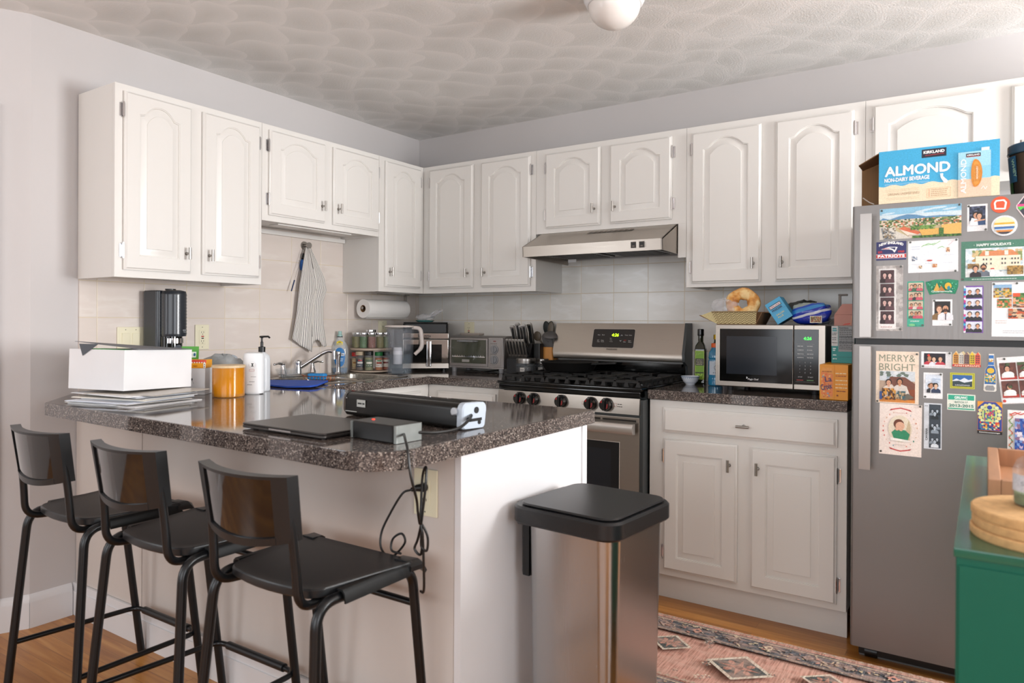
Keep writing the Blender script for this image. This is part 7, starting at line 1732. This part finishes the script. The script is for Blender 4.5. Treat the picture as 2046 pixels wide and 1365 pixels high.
# merry and bright
cv = card(2.801, .934, .131, .180, .0008, '#f0dcc8')
for k, s_ in enumerate(('MERRY&', 'BRIGHT')): cv.text(s_, .065, .145-.031*k, .024, '#8a8f7a', wd=.110, align='c')
cv.rect(.012, .004, .120, .100, '#b9a08c'); cv.rect(.012, .078, .120, .112, '#d3d9de'); cv.mosaic(.012, .085, .120, .110, 10, 3, ['#9fb0bb', '#e6e9ea', '#6b7a70'], PR, dens=.6)
cv.rect(.012, .004, .120, .022, '#d9893a'); cv.poly([(.030, .060), (.045, .092), (.090, .092), (.120, .070), (.120, .020), (.030, .020)], '#7a4a3a'); cv.rect(.098, .014, .120, .050, '#8a4526')
cv.poly([(.02, .02), (.03, .06), (.05, .066), (.062, .05), (.06, .02)], '#e3d2c3'); cv.poly([(.062, .02), (.06, .058), (.075, .068), (.095, .06), (.105, .03)], '#ddd3c9'); cv.person(.040, .040, .044, '#2a1a14', '#d9a385', '#e3d2c3'); cv.person(.074, .044, .044, '#1d1412', '#c98d68', '#d9cfc6'); cv.rect(.012, .012, .022, .04, '#35508a'); cv.poly([(.055, .02), (.09, .012), (.118, .022), (.10, .036)], '#6a6458'); cv.mosaic(.020, .012, .062, .052, 9, 7, ['#b5732a', '#3a2417', '#d99a3f', '#5a3a20'], PR, dens=.85); cv.mosaic(.060, .016, .092, .044, 7, 5, ['#a08a6a', '#5a4a3a', '#c9b08a', '#39606a'], PR, dens=.8)
cv.solo('holiday_card', 'MERRY & BRIGHT card with a couple and striped dog on a sofa', 'card', 'cards on the fridge')
# baby announcement
cv = card(2.812, .756, .129, .177, .0008, '#f3e4db', -.5)
for y, s_ in ((.160, 1), (.018, -1)): cv.line([(.035, y-.004*s_), (.050, y), (.065, y+.003*s_), (.080, y), (.095, y-.004*s_)], .004, '#c94a4a'); cv.poly([(.030, y-.008*s_), (.040, y-.005*s_), (.038, y)], '#b23a3a'); cv.poly([(.100, y-.008*s_), (.090, y-.005*s_), (.092, y)], '#b23a3a')
cv.ell(.064, .092, .036, .046, '#e6d9c2', 26); cv.poly([(.090, .125), (.096, .10), (.094, .055), (.086, .05), (.080, .08)], '#c9b594'); cv.poly([(.038, .078), (.050, .090), (.080, .088), (.094, .075), (.088, .054), (.045, .058)], '#2f8a62'); cv.ell(.060, .108, .016, .017, '#6b3a26', 16); cv.ell(.064, .102, .014, .014, '#dfae92', 16); cv.ell(.055, .090, .006, .005, '#dfae92', 8); cv.ell(.067, .089, .006, .005, '#dfae92', 8); cv.poly([(.034, .060), (.094, .054), (.092, .048), (.036, .050)], '#f7f1ea')
for i in range(26):
    a = R(15*i+8); x, y = .064+.052*math.cos(a), .090+.062*math.sin(a)
    if abs(math.sin(a)) > .93: continue
    cv.ell(x, y, PR.uniform(.001, .003), PR.uniform(.0015, .0035), PR.choice(['#c94a4a', '#4a8a76', '#d9b59a', '#7aa5b5', '#d98a7a']), 6)
cv.words(.045, .146, .085, .0015, '#d3a59a', PR); cv.words(.045, .036, .085, .0015, '#b9a59a', PR)
cv.solo('baby_card', 'cream baby announcement card with sleeping baby in green', 'card', 'cards on the fridge')
# souvenir magnets
cv = Canvas((3.030, FYC, 1.068), (1, 0, 0), (0, 0, 1)); cv.plate([(0, 0), (.078, 0), (.078, .040), (.072, .050), (.066, .045), (.060, .046), (.054, .052), (.048, .044), (.042, .050), (.036, .045), (.030, .052), (.022, .046), (.016, .044), (.010, .053), (.003, .044), (0, .040)], .005, '#e3cfa0')
for i, c_ in enumerate(('#d9922f', '#d9d3c6', '#8a6a62', '#e6c52f', '#d9513f')):
    x = .002+i*.0152; cv.rect(x, .010, x+.0140, .040, c_); cv.poly([(x+.001, .040), (x+.007, .050), (x+.013, .040)], c_)
    for y in (.014, .021, .028, .035):
        for dx in (.003, .0085): cv.rect(x+dx, y, x+dx+.003, y+.004, '#3a3a44' if i != 1 else '#7a7a86')
cv.rect(0, .001, .078, .009, '#c9302f'); cv.text('AMSTERDAM', .039, .0025, .0045, '#f3e6c9', wd=.070, align='c', bold=.04); cv.solo('souvenir_magnet', 'magnet shaped like a row of five coloured canal houses', 'magnet', 'magnets on the fridge')
cv = card(3.023, .996, .069, .052, .004, '#c9c53a'); cv.line([(.003, .003), (.066, .003), (.066, .049), (.003, .049), (.003, .003)], .0012, '#6a7a1e'); cv.rect(.007, .007, .062, .045, '#2f64a5'); cv.poly([(.007, .026), (.018, .033), (.028, .028), (.040, .036), (.052, .029), (.062, .033), (.062, .018), (.007, .018)], '#dfe6ee'); cv.poly([(.007, .024), (.025, .026), (.040, .020), (.062, .026), (.062, .007), (.007, .007)], '#33444a'); cv.text('LANGTANG', .035, .010, .003, '#f1f1f1', wd=.040, align='c', bold=.04); cv.solo('souvenir_magnet', 'lime-framed magnet with snowy mountain picture', 'magnet', 'magnets on the fridge')
cv = card(3.015, .924, .079, .053, .003, '#e9ecdf'); cv.rect(.003, .034, .076, .050, '#2fa98a'); cv.text('GRUWC', .039, .038, .008, '#f0faf5', wd=.036, align='c', bold=.05); cv.rect(.020, .035, .058, .0358, '#d6efe5'); cv.rect(.003, .003, .076, .007, '#2fa98a'); cv.text('BATCH 17', .040, .024, .006, '#5d8a7c', wd=.036, align='c', bold=.02); cv.text('2013-2015', .040, .011, .009, '#2f7a68', wd=.068, align='c', bold=.03); cv.solo('souvenir_magnet', 'mint green text magnet dated 2013-2015', 'magnet', 'magnets on the fridge')
cv = Canvas((3.116, FYC, .991), (1, 0, 0), (0, 0, 1)); cv.plate([(0, .004), (.004, 0), (.031, 0), (.035, .004), (.034, .070), (.029, .085), (.028, .122), (.014, .122), (.012, .085), (.004, .070)], .005, '#e6e2da'); cv.poly([(.014, .118), (.027, .118), (.028, .086), (.012, .086)], '#2f6fb5'); cv.poly([(.003, .024), (.033, .024), (.033, .070), (.028, .084), (.012, .084), (.005, .070)], '#2a5f9f')
cv.ell(.019, .068, .010, .009, '#e0b93a', 12); cv.mosaic(.004, .030, .032, .058, 7, 6, ['#d9b53a', '#3a8a9a', '#e3d9c0', '#2f5f8a', '#c9782f'], PR); cv.mosaic(.014, .096, .026, .108, 4, 3, ['#d9a53a', '#e9e3d3'], PR); cv.poly([(.007, .003), (.028, .003), (.031, .012), (.026, .020), (.009, .020), (.004, .012)], '#8f9092'); cv.solo('bottle_magnet', 'bottle-shaped blue and yellow bottle opener magnet', 'magnet', 'magnets on the fridge')
cv = card(3.100, .853, .067, .105, .004, '#d98a3a'); cv.rect(.001, .011, .066, .104, '#3a4a9a'); cv.poly([(0, .085), (.018, .104), (0, .104)], '#e69a2f'); cv.poly([(.067, .085), (.049, .104), (.067, .104)], '#e69a2f')
for i in range(16):
    a = 2*PI*i/16; cv.ell(.033+.027*math.cos(a), .064+.030*math.sin(a), .006, .006, '#e6d78a' if i % 2 else '#d9e3b0', 8)
cv.ell(.033, .064, .021, .025, '#c9d98a', 16); cv.ell(.033, .086, .007, .007, '#2a3f9a', 10); cv.mosaic(.018, .045, .048, .078, 8, 7, ['#3a9a6a', '#d9d36a', '#c94a5a', '#3a5a9a', '#7a4a8a'], PR, dens=.85); cv.mosaic(.006, .014, .060, .040, 10, 5, ['#8a3a7a', '#e0a53a', '#3a7a9a', '#d94a3a', '#e6dfa0', '#2a3a7a'], PR); cv.rect(0, 0, .067, .010, '#15151a'); cv.text('Chichicastenango', .033, .003, .004, '#f1f1ee', wd=.056, align='c', bold=.02); cv.solo('souvenir_magnet', 'brightly coloured folk-art magnet with black caption strip', 'magnet', 'magnets on the fridge')
cv = card(3.166, .952, .115, .150, .001, '#f0ecec', 6)
for i, (x0, y0) in enumerate(((.005, .078), (.052, .078), (.005, .020), (.052, .020))):
    cv.rect(x0, y0, x0+.044, y0+.054, '#6a3f36'); cv.rect(x0, y0, x0+.044, y0+.010, '#b23a30'); cv.person(x0+.020, y0+.006, .040, '#2a1a16', '#d9a385', '#f3f1ee'); cv.ell(x0+.022, y0+.016, .015, .010, '#f6f4f2', 12); cv.mosaic(x0, y0+.03, x0+.044, y0+.054, 5, 3, ['#4a5a3a', '#7a4a3a', '#5a3a30'], PR, dens=.35)
cv.rect(.004, .003, .10, .017, '#f7f7f8'); cv.ell(.008, .010, .005, .005, '#c94a40', 8); cv.solo('photo_collage', 'tilted collage card of four photos with people in white', 'card', 'cards on the fridge')
cv = card(3.181, .770, .110, .165, .001, '#f2f0ee')
for i in range(40):
    y = .006+.150*i/40; cv.ell(.009+.004*math.sin(i*.9), y, .0032, .0016, PR.choice(['#c9523a', '#5a8a4a', '#d9784a', '#7a9a4a']), 6, rot=PR.uniform(0, 180))
cv.line([(.006, .150), (.020, .158), (.034, .152), (.050, .160), (.080, .155)], .003, '#d0483a'); cv.line([(.006, .146), (.018, .150), (.034, .160)], .002, '#d0483a'); cv.rect(.019, .020, .105, .140, '#5a86c9'); cv.mosaic(.019, .020, .105, .140, 12, 14, ['#3a5fae', '#7a9ad3', '#c9b0c9', '#e6dfe9', '#2f4a9a', '#8a6a8a'], PR); cv.solo('wreath_card', 'white card with red ribbon garland border and blue photo at the fridge edge', 'card', 'cards on the fridge')
# the small magnets that hold the prints
b = MB(); b.cyl((0, 0, 0), (0, -.004, 0), .0036, .0032, 12); mg = None
spots = [(2.816, 1.604), (3.046, 1.606), (3.072, 1.598), (3.119, 1.519), (2.904, 1.489), (3.038, 1.490), (3.036, 1.387), (3.056, 1.358), (2.876, 1.407), (2.875, 1.191), (2.942, 1.205), (2.976, 1.288), (3.022, 1.208), (3.142, 1.340), (2.806, .939), (2.926, 1.106), (2.818, .765), (2.937, .928), (2.944, 1.066), (3.021, 1.112), (2.951, .963), (2.996, 1.040), (3.171, 1.098), (3.203, 1.341)]
for i, (x, z) in enumerate(spots):
    if i == 0: mg = b.solo('button_magnet', mat('dark_steel_magnet', '#4b4b46', .3, .8, noise=.05), 'tiny dark round magnet pinning a print to the fridge door', 'magnet', (x, FYC-.0022, z), 'tiny round magnets pinning prints', world=False)
    else: dup(mg, (x, FYC-.0022, z))
